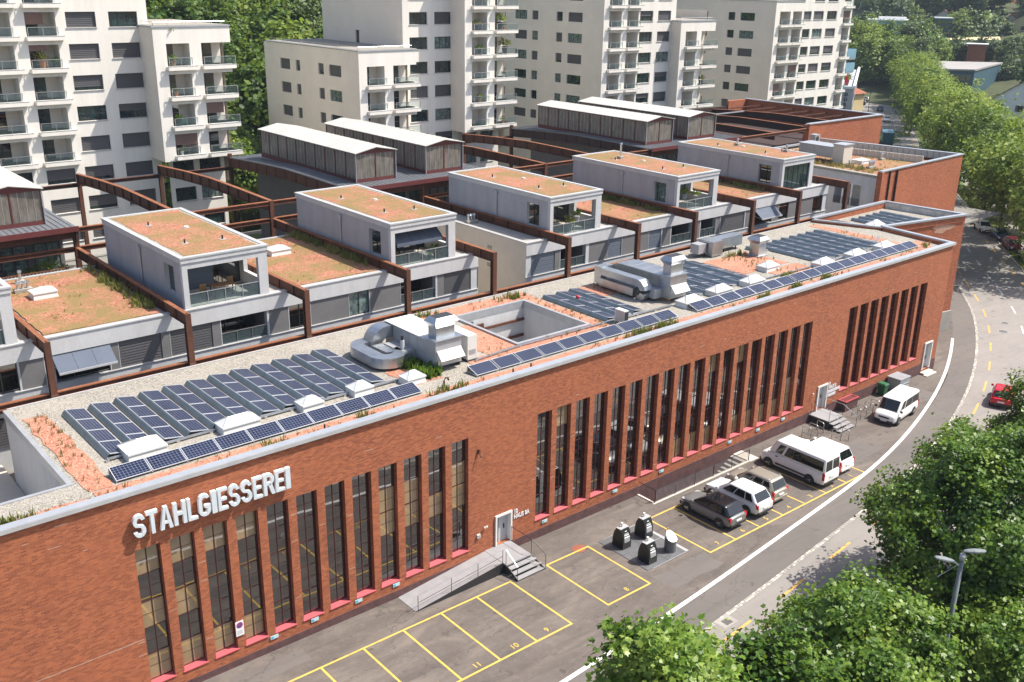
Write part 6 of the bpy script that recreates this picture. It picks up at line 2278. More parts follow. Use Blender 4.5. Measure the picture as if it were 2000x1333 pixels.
tower_front(tb_, 66, 76.6, 86.1, 0, ZTOP, [(77.6, 80.35), (81.4, 84.25)], [], TBt, pb=.55)
tower_left(tb_, 76.6, 66, 85.2, 24, ZTOP, [], [], slit=(76.0, 76.9, 23.85 + .45, 26.0))
tower_front(tb_, 63, 83.9, 92.0, 13.75, ZTOP, [], [(85.05, 87.5, 0), (88.75, 92.0, 1)], TBt)
mb = MB(); mb.face([(83.9, 63, 13.75), (83.9, 66, 13.75), (83.9, 66, ZTOP), (83.9, 63, ZTOP)]); mb.face([(83.9, 63, 13.75), (92, 63, 13.75), (92, 75, 13.75), (83.9, 75, 13.75)])
for k in range(0, 8):
    z = TBt[k]; mb.face([(92, 64.9, z - 2.97), (92, 80, z - 2.97), (92, 80, z), (92, 64.9, z)])
part(tb_, 'wing_side_wall', mb, M['tower_side'])
tower_front(tb_, 65.2, 85, 91.3, 0, 13.7, [(85.4, 87.6), (88.2, 90.4)], [], TBt, pb=.1)

TC = [28.37 - 2.99 * k for k in range(-2, 7)]
tc = thing('apartment_tower', 'white apartment tower with a wide beige side wall of small windows', 'tower', (112, 66, 0))
tower_front(tc, 66, 111.4, 126.9, 0, ZTOP, [(118.95, 121.8), (122.9, 125.8)], [(112.5, 115.05, 0), (116.25, 118.65, 0)], TC, pb=.5)
tower_left(tc, 111.4, 66, 92, 0, ZTOP, [(82.8, 85.7), (80.2, 81.6), (74.7, 76.05), (70.4, 73.45), (88.0, 90.5)], [28.02 - 2.99 * k for k in range(-2, 6)], pb=.35)
tower_front(tc, 64, 126.0, 134.2, 0, 26.85, [], [(127.2, 129.8, 0), (130.9, 134.2, 1)], TC)
mb = MB(); mb.face([(126, 64, 0), (126, 66, 0), (126, 66, 26.85), (126, 64, 26.85)])
for k in range(2, 9):
    z = TC[k]; mb.face([(134.2, 65.9, z - 2.99), (134.2, 78, z - 2.99), (134.2, 78, z), (134.2, 65.9, z)])
part(tc, 'wing_side_wall', mb, M['tower_side'])
tower_roof(tc, 126.0, 134.2, 64, 78, 26.85)

TD = [27.92 - 3.02 * k for k in range(-3, 7)]
td = thing('apartment_tower', 'white apartment tower farthest to the right with a beige side wall', 'tower', (156, 68, 0))
tower_front(td, 68, 155.0, 178.5, 0, 29.55, [(163.3, 165.6), (166.3, 169.4), (170.45, 173.6)], [(156.3, 159.3, 0), (160.1, 162.7, 0), (175.75, 178.0, 0)], TD, pb=.6)
tower_front(td, 68.02, 163.4, 178.5, 29.55, ZTOP, [(166.3, 169.4), (170.45, 173.6)], [(175.75, 178.0, 0)], TD)
tower_left(td, 155.0, 68, 95, 0, 29.55, [(85.5, 88.6), (82.7, 84.35), (76.6, 78.1), (72.3, 75.4)], [27.55 - 3.02 * k for k in range(-3, 6)], pb=.55)
tower_roof(td, 155.0, 163.3, 68, 95, 29.55)
mb = MB(); mb.face([(163.4, 68, 29.5), (163.4, 90, 29.5), (163.4, 90, ZTOP), (163.4, 68, ZTOP)]); part(td, 'upper_side_wall', mb, M['tower_side'])

# balcony things one can pick out
pot_plant(33.8, 64.3, 23.86, 'Big bushy plant on a balcony of the left white tower', M['terracotta'], M['leaf_weed'], 1.8)
pot_plant(35.0, 64.4, 23.86, 'Small cone shaped shrub beside the bushy balcony plant', M['plastic_dark'], M['leaf_plane'], 1.1)
pot_plant(86.0, 63.2, 26.42, 'Yellow flowering balcony plant on the middle white tower', M['plastic_dark'], M['leaf_weed'], 1.5)
pot_plant(89.8, 63.3, 26.42, 'Tall dark climbing plant on the middle tower corner balcony', M['plastic_dark'], M['leaf_plane'], 2.4)
pot_plant(90.6, 63.2, 23.45, 'Spreading green balcony plant one floor below the climbing plant', M['plastic_dark'], M['leaf_weed'], 2.2)
pot_plant(131.8, 64.2, 17.3, 'Green plant on the lowest corner balcony of the beige-sided tower', M['plastic_dark'], M['leaf_weed'], 1.8)
gt = thing('folding_table', 'bright turquoise folding table on a balcony of the left white tower', 'table', (45.9, 60.9, 17.95))
mb = MB(); mb.box(45.6, 46.2, 60.7, 61.2, 18.6, 18.64); part(gt, 'table_top', mb, plain('turquoise', (.02, .45, .36), .5, 0, 0))
for s_ in (-1, 1):
    mb = MB(); mb.bar((45.9 - .25 * s_, 60.75, 17.95), (45.9 + .25 * s_, 60.75, 18.6), .04, .04); part(gt, 'leg', mb, M['turquoise'])

k = 0
for (tw, Yb, xs_, tops, nm) in ((ta, 64, (33.3, 34.6, 29.4, 30.6), TA, 'left'), (ta, 60.5, (45.2, 46.3, 49.6), TA, 'left'), (tb_, 63, (70.0, 71.2, 74.5), TBt, 'middle'), (tb_, 63, (86.4, 90.4), TBt, 'middle')):
    for fl in range(2, 7):
        x = xs_[(fl * 2 + k) % len(xs_)]
        k += 1
        z = tops[fl] - 2.15
        if (fl + k) % 2 or (x < 80 and x > 60 and z > 22.5) or z < 14:
            continue
        pot_plant(x, Yb + .15, z, '%s potted plant on the %s white tower, %s balcony level from top' % (('Leafy', 'Bushy', 'Low green', 'Dark')[k % 4], nm, ORD[fl - 2]), M[('terracotta', 'plastic_dark', 'stucco_light', 'wood')[k % 4]], M[('leaf_weed', 'leaf_plane')[k % 2]], (1.1, 1.5, .9, 1.3)[k % 4])

# ---------------------------------------------------------------- trees
NR = np.random.default_rng(5)
LEAF = {  # outline points of a leaf in its own plane (tip along +y)
    'plane': np.array([(0, -.4), (.40, -.18), (.55, .22), (.2, .25), (0, .62), (-.2, .25), (-.55, .22), (-.40, -.18)], float),
    'simple': np.array([(0, -.5), (.34, -.05), (0, .55), (-.34, -.05)], float),
    'spray': np.array([(0, -.5), (.45, -.25), (.35, .2), (0, .55), (-.4, .25), (-.45, -.2)], float)}


def leaf_cloud(name, n_cl, per, radii, size, kind, mat, seed, sig=.5, low=-.55, shell=.45, lump=.28, up=.5):
    g = np.random.default_rng(seed)
    d = g.normal(size=(n_cl, 3))
    d /= np.linalg.norm(d, axis=1)[:, None]
    d = d[d[:, 2] > low]
    n_cl = len(d)
    ph = g.uniform(0, 6.28, 6)
    lumpy = 1 + lump * (np.sin(3 * d[:, 0] + 2.3 * d[:, 1] + ph[0]) * np.sin(2.9 * d[:, 1] - 2 * d[:, 2] + ph[1]) + .6 * np.sin(5.3 * d[:, 2] + 4 * d[:, 0] + ph[2]) * np.sin(4.7 * d[:, 1] + ph[3]))
    r = (shell + (1 - shell) * g.random(n_cl) ** .45) * lumpy
    c = d * r[:, None] * np.array(radii)
    sg = sig * (0.6 + .8 * g.random(n_cl))
    off = g.normal(size=(n_cl, per, 3)) * sg[:, None, None] * np.array([1, 1, .62])
    pts = (c[:, None, :] + off).reshape(-1, 3)
    dirs = np.repeat(d, per, 0)
    N = len(pts)
    nrm = dirs * .7 + np.array([0, 0, up]) + g.normal(size=(N, 3)) * .55
    nrm /= np.linalg.norm(nrm, axis=1)[:, None]
    rv = g.normal(size=(N, 3))
    t = np.cross(nrm, rv)
    t /= np.linalg.norm(t, axis=1)[:, None] + 1e-9
    b = np.cross(nrm, t)
    L = LEAF[kind]
    k = len(L)
    s = size * (.65 + .7 * g.random(N))
    V = pts[:, None, :] + s[:, None, None] * (L[None, :, 0, None] * t[:, None, :] + L[None, :, 1, None] * b[:, None, :])
    fold = np.abs(L[:, 0]) * .35
    V += (s[:, None] * fold[None, :])[:, :, None] * nrm[:, None, :]
    V = V.reshape(-1, 3)
    me = bpy.data.meshes.new(name)
    me.vertices.add(len(V))
    me.vertices.foreach_set('co', V.ravel().astype(np.float32))
    me.loops.add(N * k)
    me.loops.foreach_set('vertex_index', np.arange(N * k, dtype=np.int32))
    me.polygons.add(N)
    me.polygons.foreach_set('loop_start', np.arange(0, N * k, k, dtype=np.int32))
    me.polygons.foreach_set('loop_total', np.full(N, k, dtype=np.int32))
    me.materials.append(mat)
    me.update()
    me.validate()
    return me, c


def trunk_mesh(h, r, limbs, crown_r, zc):
    mb = MB()
    lean = rnd.uniform(-.03, .03)
    mb.tube([(0, 0, -.3), (lean, .02, h * .3), (lean * 2, .0, h * .62), (lean * 3, .03, h * .95)], [r * 1.25, r, r * .75, r * .3], 9)
    for k in range(limbs):
        a = 6.283 * k / limbs + rnd.uniform(-.3, .3)
        z0 = h * rnd.uniform(.38, .7)
        e = crown_r * rnd.uniform(.55, .85)
        z1 = z0 + crown_r * rnd.uniform(.35, .8)
        p1 = (e * .45 * math.cos(a), e * .45 * math.sin(a), z0 + (z1 - z0) * .4)
        p2 = (e * math.cos(a), e * math.sin(a), z1)
        mb.tube([(0, 0, z0), p1, p2], [r * .55, r * .36, r * .12], 6)
        for q in (-.5, .5):
            p3 = (p1[0] + e * .45 * math.cos(a + q), p1[1] + e * .45 * math.sin(a + q), p1[2] + crown_r * .4)
            mb.tube([p1, p3], [r * .28, r * .08], 5)
    return mb.mesh('trunk', M['bark'], True)


def tree(name, label, x, y, z, H, crown_z, crown, trunk, sc_=1.0, rz=None, group=None):
    t = thing(name, label, 'tree', (x, y, z), group)
    link('trunk', trunk, t).scale = (sc_, sc_, sc_)
    o = link('crown', crown, t, (0, 0, crown_z), rnd.uniform(0, 6.28) if rz is None else rz)
    o.scale = (sc_, sc_, sc_)
    return t


# near plane trees along the kerb on the camera side
near = [('Leafy treetop in the bottom foreground, leftmost along the kerb', (1318, 1405, 33.0), (2.4, 2.4, 3.5), 21),
        ('Low treetop at the bottom edge between the leftmost tree and the lamp tree', (1478, 1425, 35.0), (2.6, 2.6, 3.0), 26),
        ('Leafy tree in front of the street lamp at the lower right', (1692, 1300, 44.0), (3.6, 3.6, 4.0), 22),
        ('Big dark leafy tree behind the street lamp at the right edge', (1915, 1030, 55.0), (5.4, 5.4, 5.4), 23),
        ('Leafy tree at the bottom right corner below the street lamp', (2030, 1330, 50.0), (4.6, 4.6, 4.6), 24),
        ('Leafy tree cut off by the right edge above the other kerb trees', (2085, 880, 74.0), (5.4, 5.4, 5.0), 25)]


def pix(px, py, dep):
    return Vector((4.0865, -40.5806, 32.6008)) + (fwd + rgt * ((px - 1000) / FPX) - upv * ((py - 666.5) / FPX)) * dep


for lab, (px, py, dp), rad, sd in near:
    c = pix(px, py, dp)
    cm, _ = leaf_cloud('crown', int(78 * rad[0] * rad[2] ** .5), 66, rad, .20, 'plane', M['leaf_plane'], sd, .36, -.8, .44, .24, .6)
    g0 = gz(c.x)
    hc = c.z - g0
    tree('plane_tree', lab, c.x, c.y, g0, hc + rad[2], hc, cm, trunk_mesh(hc + 2.0, .20, 6, rad[0], hc), 1.0, 0, 'plane trees along the kerb')

# street trees along the verge to the right
street_meshes = [leaf_cloud('crown', (240, 330, 270, 300)[k], 28, ((4.4, 4.4, 6.0), (5.4, 5.4, 4.8), (4.9, 4.9, 5.4), (5.2, 5.2, 5.6))[k], (.40, .50, .44, .46)[k], 'simple', M['leaf_street' if k != 2 else 'leaf_forest'], 31 + k, (.5, .68, .58, .6)[k], -.75, .42, .34, .5)[0] for k in range(4)]
street_trunks = [trunk_mesh(9, .17, 6, 4.2, 8) for k in range(2)]
n_ = 0
for k in range(22):
    s_ = road_s(124.5) + k * 12.6
    x, y = road_pt(s_, -10.6)
    if x > 330:
        break
    tree('street_tree', '%s street tree from the front along the grass verge of the road' % ORD[k].capitalize() if k < 18 else 'Street tree near the far end of the verge row', x, y, gz(x), 13, 9.9, street_meshes[(0, 1, 3, 0, 2, 1, 3)[k % 7]], street_trunks[k % 2], rnd.uniform(.98, 1.34), group='street trees along the verge')
# wooded hillside behind the towers
forest_meshes = [leaf_cloud('crown', 230, 30, ((4.6, 4.6, 5.8), (4.0, 4.0, 6.4), (5.2, 5.2, 5.2), (3.4, 3.4, 7.0), (4.8, 4.8, 5.6))[k], (.55, .5, .62, .48, .58)[k], 'spray', M[('leaf_forest', 'leaf_street', 'leaf_forest', 'leaf_far', 'leaf_plane')[k]], 51 + k, .75, -.85, .40, .30, .45)[0] for k in range(5)]
forest_trunk = trunk_mesh(9, .22, 5, 3.5, 8)
cnt = 0
for iy in range(13):
    for ix in range(16):
        x = 34 + ix * 7.4 + rnd.uniform(-2.4, 2.4) + iy * 1.5
        y = 91 + iy * 8.0 + rnd.uniform(-2.4, 2.4)
        # keep those that can show between or above the towers
        d = Vector((x, y, 0)) - Vector((4.0865, -40.5806, 0))
        px = 1000 + FPX * d.dot(rgt) / max(1, d.dot(fwd))
        if not (235 < px < 690):
            continue
        if 500 < px < 690 and y < 92 and x > 64:
            continue
        z = terr(x, y)
        cnt += 1
        tree('woodland_tree', 'Broadleaf tree in the wood on the slope between the two left towers', x, y, z - .3, 13, 8.0, forest_meshes[cnt % 5], forest_trunk, rnd.uniform(.85, 1.35), group='trees on the wooded slope between the towers')
for k, (x, y, s_) in enumerate(((56.5, 80, .62), (58.5, 76.5, .5), (61, 83, .7), (64, 79, .5), (55, 86, .8), (60, 88, .85))):
    tree('woodland_tree', 'Low bushy tree at the foot of the slope beside the left tower', x, y, terr(x, y) + 1.5, 9, 7.0, forest_meshes[k % 5], forest_trunk, s_ * 1.3, group='bushy trees at the foot of the slope')

# trees and woods around the far houses (valley side, top right)
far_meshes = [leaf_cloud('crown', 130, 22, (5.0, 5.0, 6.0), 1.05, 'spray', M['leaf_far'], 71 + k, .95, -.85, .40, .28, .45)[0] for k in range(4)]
conif = [leaf_cloud('crown', 130, 20, (2.8, 2.8, 8.5), .9, 'spray', M['leaf_forest'], 81 + k, .6, -.95, .30, .2, .2)[0] for k in range(2)]
far_trunk = trunk_mesh(8, .3, 4, 3.5, 7)

# ---------------------------------------------------------------- ramp, steps, basement stair, railings
def rail(t, pts, name='handrail', r=.022, mat='steel_dark', posts=True, zg=None):
    mb = MB(); mb.tube(pts, r, 6)
    o = part(t, name, mb, M[mat])
    if posts:
        for p in pts:
            mb = MB(); b = zg(p[0], p[1]) if callable(zg) else zg
            mb.tube([(p[0], p[1], b), p], r * .8, 6); part(t, 'post', mb, M['steel_dark'])
    return o


g = gz(33)
rp = thing('access_ramp', 'long grey wheelchair ramp with a handrail rising to the door', 'ramp', (33.5, -1, gz(33.5)))
mb = MB()
mb.hull([(30.55, -1.75, gz(30.5) - .1), (36.8, -1.75, gz(36) - .3), (36.8, -.04, gz(36) - .3), (30.55, -.04, gz(30.5) - .1), (30.55, -1.75, gz(30.5) + .015), (36.8, -1.75, .30), (36.8, -.04, .30), (30.55, -.04, gz(30.5) + .015)])
part(rp, 'slope', mb, M['ramp_grey'])
mb = MB(); mb.hull([(30.6, -1.80, gz(30.5) - .1), (36.8, -1.80, -.42), (36.8, -1.75, -.42), (30.6, -1.75, gz(30.5) - .1), (30.6, -1.80, gz(30.5) + .03), (36.8, -1.80, .34), (36.8, -1.75, .34), (30.6, -1.75, gz(30.5) + .03)]); part(rp, 'side_plate', mb, M['steel_dark'])
zr = lambda x, y: -.29 + (x - 30.55) / 6.25 * .59
mb = MB(); pts = [(30.7, -1.78, zr(30.7, 0) + .95), (33.0, -1.78, zr(33, 0) + .95), (34.9, -1.78, zr(34.9, 0) + .95), (36.75, -1.78, 1.25)]
rail(rp, pts, zg=zr, mat='steel_bright')
mb = MB(); mb.tube([(p[0], p[1], p[2] - .45) for p in pts], .015, 5); part(rp, 'mid_rail', mb, M['steel_dark'])
pl = thing('entrance_steps', 'grey landing with three steps and railings at the ramp door', 'steps', (37.8, -1.2, gz(38)))
mb = MB(); mb.box(36.82, 38.75, -2.05, -.02, .22, .31); part(pl, 'landing', mb, M['ramp_grey'])
mb = MB(); mb.box(36.85, 38.72, -2.0, -.02, gz(38) - .1, .22); part(pl, 'underside', mb, M['steel_dark'])
for k in range(3):
    z = .31 - .19 * (k + 1)
    mb = MB(); mb.box(36.9, 38.9 + .12 * k, -2.05 - .32 * (k + 1), -2.05 - .32 * k + .02, z - .05, z); part(pl, 'step', mb, M['ramp_grey'])
mb = MB(); mb.bar((38.85, -2.05, .12), (39.0, -3.0, gz(39) + .05), .05, .15); mb.bar((36.9, -2.05, .12), (36.9, -3.0, gz(37) + .05), .05, .15); part(pl, 'stringer', mb, M['steel_dark'])
rail(pl, [(38.78, -.15, 1.3), (38.78, -2.0, 1.3), (39.05, -3.0, .62)], zg=lambda x, y: .3 if y > -2.1 else gz(x), mat='steel_dark')
rail(pl, [(36.86, -1.95, 1.28), (36.9, -2.95, .6)], zg=lambda x, y: .3 if y > -2.1 else gz(x), mat='steel_bright')

s2 = thing('entrance_steps', 'dark steel landing with steps and railings at the second door', 'steps', (71.2, -1.2, gz(71)))
g = gz(71)
mb = MB(); mb.box(70.2, 72.15, -1.9, -.02, -.08, .01); part(s2, 'landing', mb, M['ramp_grey'])
mb = MB(); mb.box(70.25, 72.1, -1.85, -.02, g - .05, -.08); part(s2, 'underside', mb, M['steel_dark'])
for k in range(3):
    z = .01 - .19 * (k + 1)
    mb = MB(); mb.box(70.3, 72.2 + .1 * k, -1.9 - .34 * (k + 1), -1.9 - .34 * k + .02, z - .05, z); part(s2, 'step', mb, M['ramp_grey'])
rail(s2, [(72.12, -.15, .98), (72.12, -1.85, .98), (72.45, -2.95, .22)], zg=lambda x, y: 0 if y > -2 else gz(x), mat='steel_bright')
rail(s2, [(70.25, -.15, .98), (70.25, -1.85, .98), (70.3, -2.9, .22)], zg=lambda x, y: 0 if y > -2 else gz(x), mat='steel_bright')

bs = thing('basement_stair', 'sunken basement stair behind a barred railing along the wall', 'stairs', (55, -.7, gz(55)))
X0, X1, YP = 50.3, 60.6, -1.42
mb = MB(); mb.face([(X0, 0, -3.2), (X1, 0, -3.2), (X1, YP, -3.2), (X0, YP, -3.2)]); mb.face([(X0, YP, -3.2), (X1, YP, -3.2), (X1, YP, gz(55)), (X0, YP, gz(55))]); mb.face([(X0, 0, -3.2), (X0, YP, -3.2), (X0, YP, gz(50)), (X0, 0, gz(50))])
part(bs, 'pit_wall', mb, M['concrete'])
mb = MB()
for a in [(X0 - .15, X1 + .02, YP - .2, YP, gz(55) - .12, gz(55) + .05), (X0 - .15, X0, YP, -.04, gz(50) - .1, gz(50) + .06), (X1, X1 + 1.0, YP - .2, -.04, gz(61) - .1, gz(61) + .02)]:
    mb.box(*a)
part(bs, 'kerb_stone', mb, M['stucco_warm'])
for k in range(12):
    mb = MB(); x = X1 - .36 * k; z = gz(61) - .19 * (k + .3); mb.box(x - .36, x + .02, YP, -.02, z - .5, z); part(bs, 'step', mb, M['concrete'])
mb = MB(); mb.box(-.011, .011, -.011, .011, 0, .92); me = mb.mesh('baluster', M['galv_dull'])
k = 0
x = X0
while x < X1 - .1:
    link('baluster', me, bs, (x - 55, YP - .1 + .7, gz(x) - gz(55) + .05)); x += .125
for y in np.arange(YP, -.1, .2):
    pass
mb = MB(); mb.tube([(X0 - .05, -.1, gz(50) + .98), (X0 - .05, YP - .1, gz(50) + .98), (X1 - .1, YP - .1, gz(60) + .98)], .025, 6); part(bs, 'handrail', mb, M['steel_dark'])
for x in np.linspace(X0, X1 - .1, 6):
    mb = MB(); mb.tube([(x, YP - .1, gz(x)), (x, YP - .1, gz(x) + 1.0)], .028, 6); part(bs, 'post', mb, M['steel_dark'])

# waste containers
wp = thing('container_plate', 'square of four grey metal plates under the waste containers', 'metal plates', (45.5, -4.8, gz(45)))
for i in range(2):
    for j in range(2):
        mb = MB(); x, y = 43.72 + i * 1.86, -6.9 + j * 2.09
        mb.hull([(x, y, gz(x) - .02), (x + 1.83, y, gz(x) - .02), (x + 1.83, y + 2.06, gz(x) - .02), (x, y + 2.06, gz(x) - .02), (x, y, gz(x) + .03), (x + 1.83, y, gz(x + 1.83) + .03), (x + 1.83, y + 2.06, gz(x + 1.83) + .03), (x, y + 2.06, gz(x) + .03)])
        part(wp, 'plate', mb, M['metal_plate'])
mb = MB(); mb.box(43.70, 47.44, -6.92, -2.7, gz(45) - .03, gz(45) + .008); part(wp, 'joint', mb, M['alu'])
for i, (x, y, lab) in enumerate(((44.55, -3.95, 'Black waste container with rounded taper, rear left of the plate'), (46.55, -3.95, 'Black waste container with rounded taper, rear right beside the empty bay'), (44.55, -6.1, 'Black waste container with rounded taper, front one nearest the road'))):
    z = gz(x) + .03
    t = thing('waste_container', lab, 'waste container', (x, y, z), 'black waste containers')
    prof = [(-.46, 0), (.46, 0), (.46, .45), (.42, .75), (.32, 1.05), (.18, 1.30), (-.18, 1.30), (-.32, 1.05), (-.42, .75), (-.46, .45)]
    mb = MB()
    A = [(x - .36, y + a, z + b) for a, b in prof]; B = [(x + .36, y + a, z + b) for a, b in prof]
    mb.face(A); mb.face(B[::-1])
    for k in range(len(prof)):
        j = (k + 1) % len(prof); mb.face([A[k], A[j], B[j], B[k]], 0)
    o = part(t, 'body', mb, M['bin_body']); weld_smooth(o, width=.03)
    mb = MB(); mb.box(x - .37, x + .37, y - .19, y + .19, z + 1.29, z + 1.325); part(t, 'top_strip', mb, M['alu'])
    mb = MB(); mb.tube([(x, y + .05, z + 1.32), (x, y + .05, z + 1.48)], .05, 8); mb.box(x - .08, x + .06, y, y + .12, z + 1.48, z + 1.58); part(t, 'hook', mb, M['cabinet_white'])
    mb = MB()
    for (w, zz, h) in ((.16, 1.12, .03), (.34, .98, .02), (.40, .88, .05), (.44, .75, .06)):
        yy = y - (.46 if zz < .45 else .46 - (zz - .45) * .16 if zz < .75 else .42 - (zz - .75) * .34) - .012
        mb.hull([(x - w / 2, yy, z + zz), (x + w / 2, yy, z + zz), (x + w / 2, yy + .02, z + zz), (x - w / 2, yy + .02, z + zz), (x - w / 2, yy + h * .34, z + zz + h), (x + w / 2, yy + h * .34, z + zz + h), (x + w / 2, yy + .02 + h * .34, z + zz + h), (x - w / 2, yy + .02 + h * .34, z + zz + h)])
    part(t, 'label', mb, M['sign_white'])
    mb = MB(); mb.hull([(x - .24, y - .475, z + .46), (x + .24, y - .475, z + .46), (x + .24, y - .44, z + .46), (x - .24, y - .44, z + .46), (x - .24, y - .435, z + .73), (x + .24, y - .435, z + .73), (x + .24, y - .40, z + .73), (x - .24, y - .40, z + .73)]); part(t, 'flap', mb, M['galv_dull'])
x, y = 46.5, -6.2
z = gz(x) + .03
t = thing('waste_container', 'round silver waste container with a slanted lid beside the black ones', 'waste container', (x, y, z))
mb = MB(); n = 20; r_ = .37
A = [(x + r_ * math.cos(6.2832 * k / n), y + r_ * math.sin(6.2832 * k / n)) for k in range(n)]
zt_ = lambda q: z + .98 + (q[1] - y) * .55
for k in range(n):
    p, q = A[k], A[(k + 1) % n]
    mb.face([(*p, z), (*q, z), (*q, zt_(q)), (*p, zt_(p))])
part(t, 'drum', mb, M['metal_plate'], True)
mb = MB(); mb.face([(x + (a - x) * 1.05, y + (b - y) * 1.05, zt_((a, b)) + .02) for a, b in A]); mb.face([(x + (a - x) * .8, y + (b - y) * .8, zt_((a, b)) + .07) for a, b in A])
for k in range(n):
    p, q = A[k], A[(k + 1) % n]
    f = lambda c, s_, h: (x + (c[0] - x) * s_, y + (c[1] - y) * s_, zt_(c) + h)
    mb.face([f(p, 1.05, .02), f(q, 1.05, .02), f(q, .8, .07), f(p, .8, .07)])
part(t, 'lid', mb, M['steel_bright'], True)
mb = MB(); mb.tube([(x, y + .3, z + 1.1), (x, y + .3, z + 1.42)], .03, 6); mb.box(x - .05, x + .05, y + .25, y + .35, z + 1.4, z + 1.48); part(t, 'hook', mb, M['steel_bright'])

# bicycle racks
racks = [((74.2, -1.5), (74.2, -2.3)), ((75.05, -1.5), (75.05, -2.3)), ((76.05, -1.5), (76.05, -2.28)), ((77.0, -1.5), (77.0, -2.28)), ((67.5, -1.3), (67.75, -1.95)), ((68.6, -1.2), (68.55, -2.0)), ((69.5, -1.3), (69.35, -2.0)), ((69.0, -3.0), (69.1, -3.7)), ((69.9, -3.3), (69.75, -4.0))]
for i, (a, b) in enumerate(racks):
    lab = ('%s bicycle stand from the left beside the parked van' % ORD[i].capitalize()) if i < 4 else (('%s bicycle stand from the left below the second door' % ORD[i - 4].capitalize()) if i < 7 else ('Bicycle stand just behind the white people carrier, %s one' % ('left' if i == 7 else 'right')))
    t = thing('bicycle_stand', lab, 'bicycle stand', (a[0], a[1], gz(a[0])), 'bicycle stands')
    g0, g1 = gz(a[0]), gz(b[0])
    la = lambda f, z: (a[0] + (b[0] - a[0]) * f, a[1] + (b[1] - a[1]) * f, g0 + z)
    mb = MB(); mb.tube([la(0, 0), la(0, .72), la(.05, .80), la(.15, .84), la(.85, .84), la(.95, .80), la(1, .72), la(1, 0)], .03, 7); o = part(t, 'hoop', mb, M['steel_bright'], True)
    mb = MB(); mb.tube([la(0, .4), la(1, .4)], .016, 6); part(t, 'cross_bar', mb, M['steel_bright'])

# small brick cellar box, bins and step along the wall
t = thing('light_well', 'low brick light well with a pale metal rim against the wall', 'light well', (75.5, -.2, gz(75)))
mb = MB(); mb.box(74.35, 76.2, -.75, -.036, gz(75) - .05, .12); part(t, 'brickwork', mb, M['plinth_stone'])
mb = MB(); mb.box(74.3, 76.25, -.80, -.70, .12, .2); mb.box(74.3, 76.25, -.14, -.04, .12, .2); mb.box(74.3, 74.4, -.7, -.14, .12, .2); mb.box(76.15, 76.25, -.7, -.14, .12, .2); part(t, 'rim', mb, M['sill_pink'])
mb = MB(); mb.box(74.4, 76.15, -.7, -.14, .125, .15); part(t, 'grating', mb, M['frame_maroon'])
t = thing('wheelie_bin', 'green wheeled refuse bin against the brick wall', 'bin', (80.4, -.55, gz(80)))
z = gz(80.4)
mb = MB(); mb.hull([(80.15, -.85, z + .06), (80.65, -.85, z + .06), (80.65, -.3, z + .06), (80.15, -.3, z + .06), (80.08, -.93, z + 1.0), (80.72, -.93, z + 1.0), (80.72, -.2, z + 1.0), (80.08, -.2, z + 1.0)]); part(t, 'body', mb, M['bin_green'])
mb = MB(); mb.hull([(80.05, -.97, z + 1.0), (80.75, -.97, z + 1.0), (80.75, -.16, z + 1.0), (80.05, -.16, z + 1.0), (80.12, -.9, z + 1.1), (80.68, -.9, z + 1.1), (80.68, -.22, z + 1.12), (80.12, -.22, z + 1.12)]); part(t, 'lid', mb, M['bin_green'])
for x in (80.12, 80.68):
    mb = MB(); mb.tube([(x - .04, -.3, z + .1), (x + .04, -.3, z + .1)], .1, 10); part(t, 'wheel', mb, M['rubber'])
t = thing('waste_skip', 'large grey metal refuse container with a flat lid against the wall', 'container', (82.6, -.7, gz(82)))
z = gz(82.6)
mb = MB(); mb.hull([(81.9, -1.25, z + .1), (83.3, -1.25, z + .1), (83.3, -.2, z + .1), (81.9, -.2, z + .1), (81.8, -1.35, z + 1.2), (83.4, -1.35, z + 1.2), (83.4, -.12, z + 1.2), (81.8, -.12, z + 1.2)]); part(t, 'body', mb, M['skip_grey'])
mb = MB(); mb.box(81.75, 83.45, -1.4, -.08, z + 1.2, z + 1.3); part(t, 'lid', mb, M['coping'])
for zz in (.4, .7, .95):
    mb = MB(); mb.box(81.82, 83.38, -1.35, -1.30, z + zz, z + zz + .05); part(t, 'rib', mb, M['skip_grey'])
t = thing('door_step', 'pale concrete doorstep at the last door of the hall', 'step', (88.5, -.3, gz(88)))
mb = MB(); mb.box(87.7, 89.3, -.45, -.04, gz(88) - .1, gz(88) + .2); mb.box(87.6, 89.4, -.8, -.45, gz(88) - .1, gz(88) + .08); part(t, 'tread', mb, M['stucco_warm'])

# street lamp with two heads
lp = thing('street_lamp', 'grey street lamp with two heads between the kerb trees', 'street lamp', (45.0, -24.1, gz(45)))
z = gz(45)
top = 8.45
mb = MB(); mb.tube([(45, -24.1, z), (45, -24.1, 3), (45, -24.1, top)], [.14, .12, .10], 12); part(lp, 'pole', mb, M['lamp_grey'], True)
mb = MB(); mb.tube([(45, -24.1, top - .15), (45, -24.1, top + .12)], .13, 12); part(lp, 'collar', mb, M['galv_dull'], True)
hd = Vector((.76, -.65, 0))


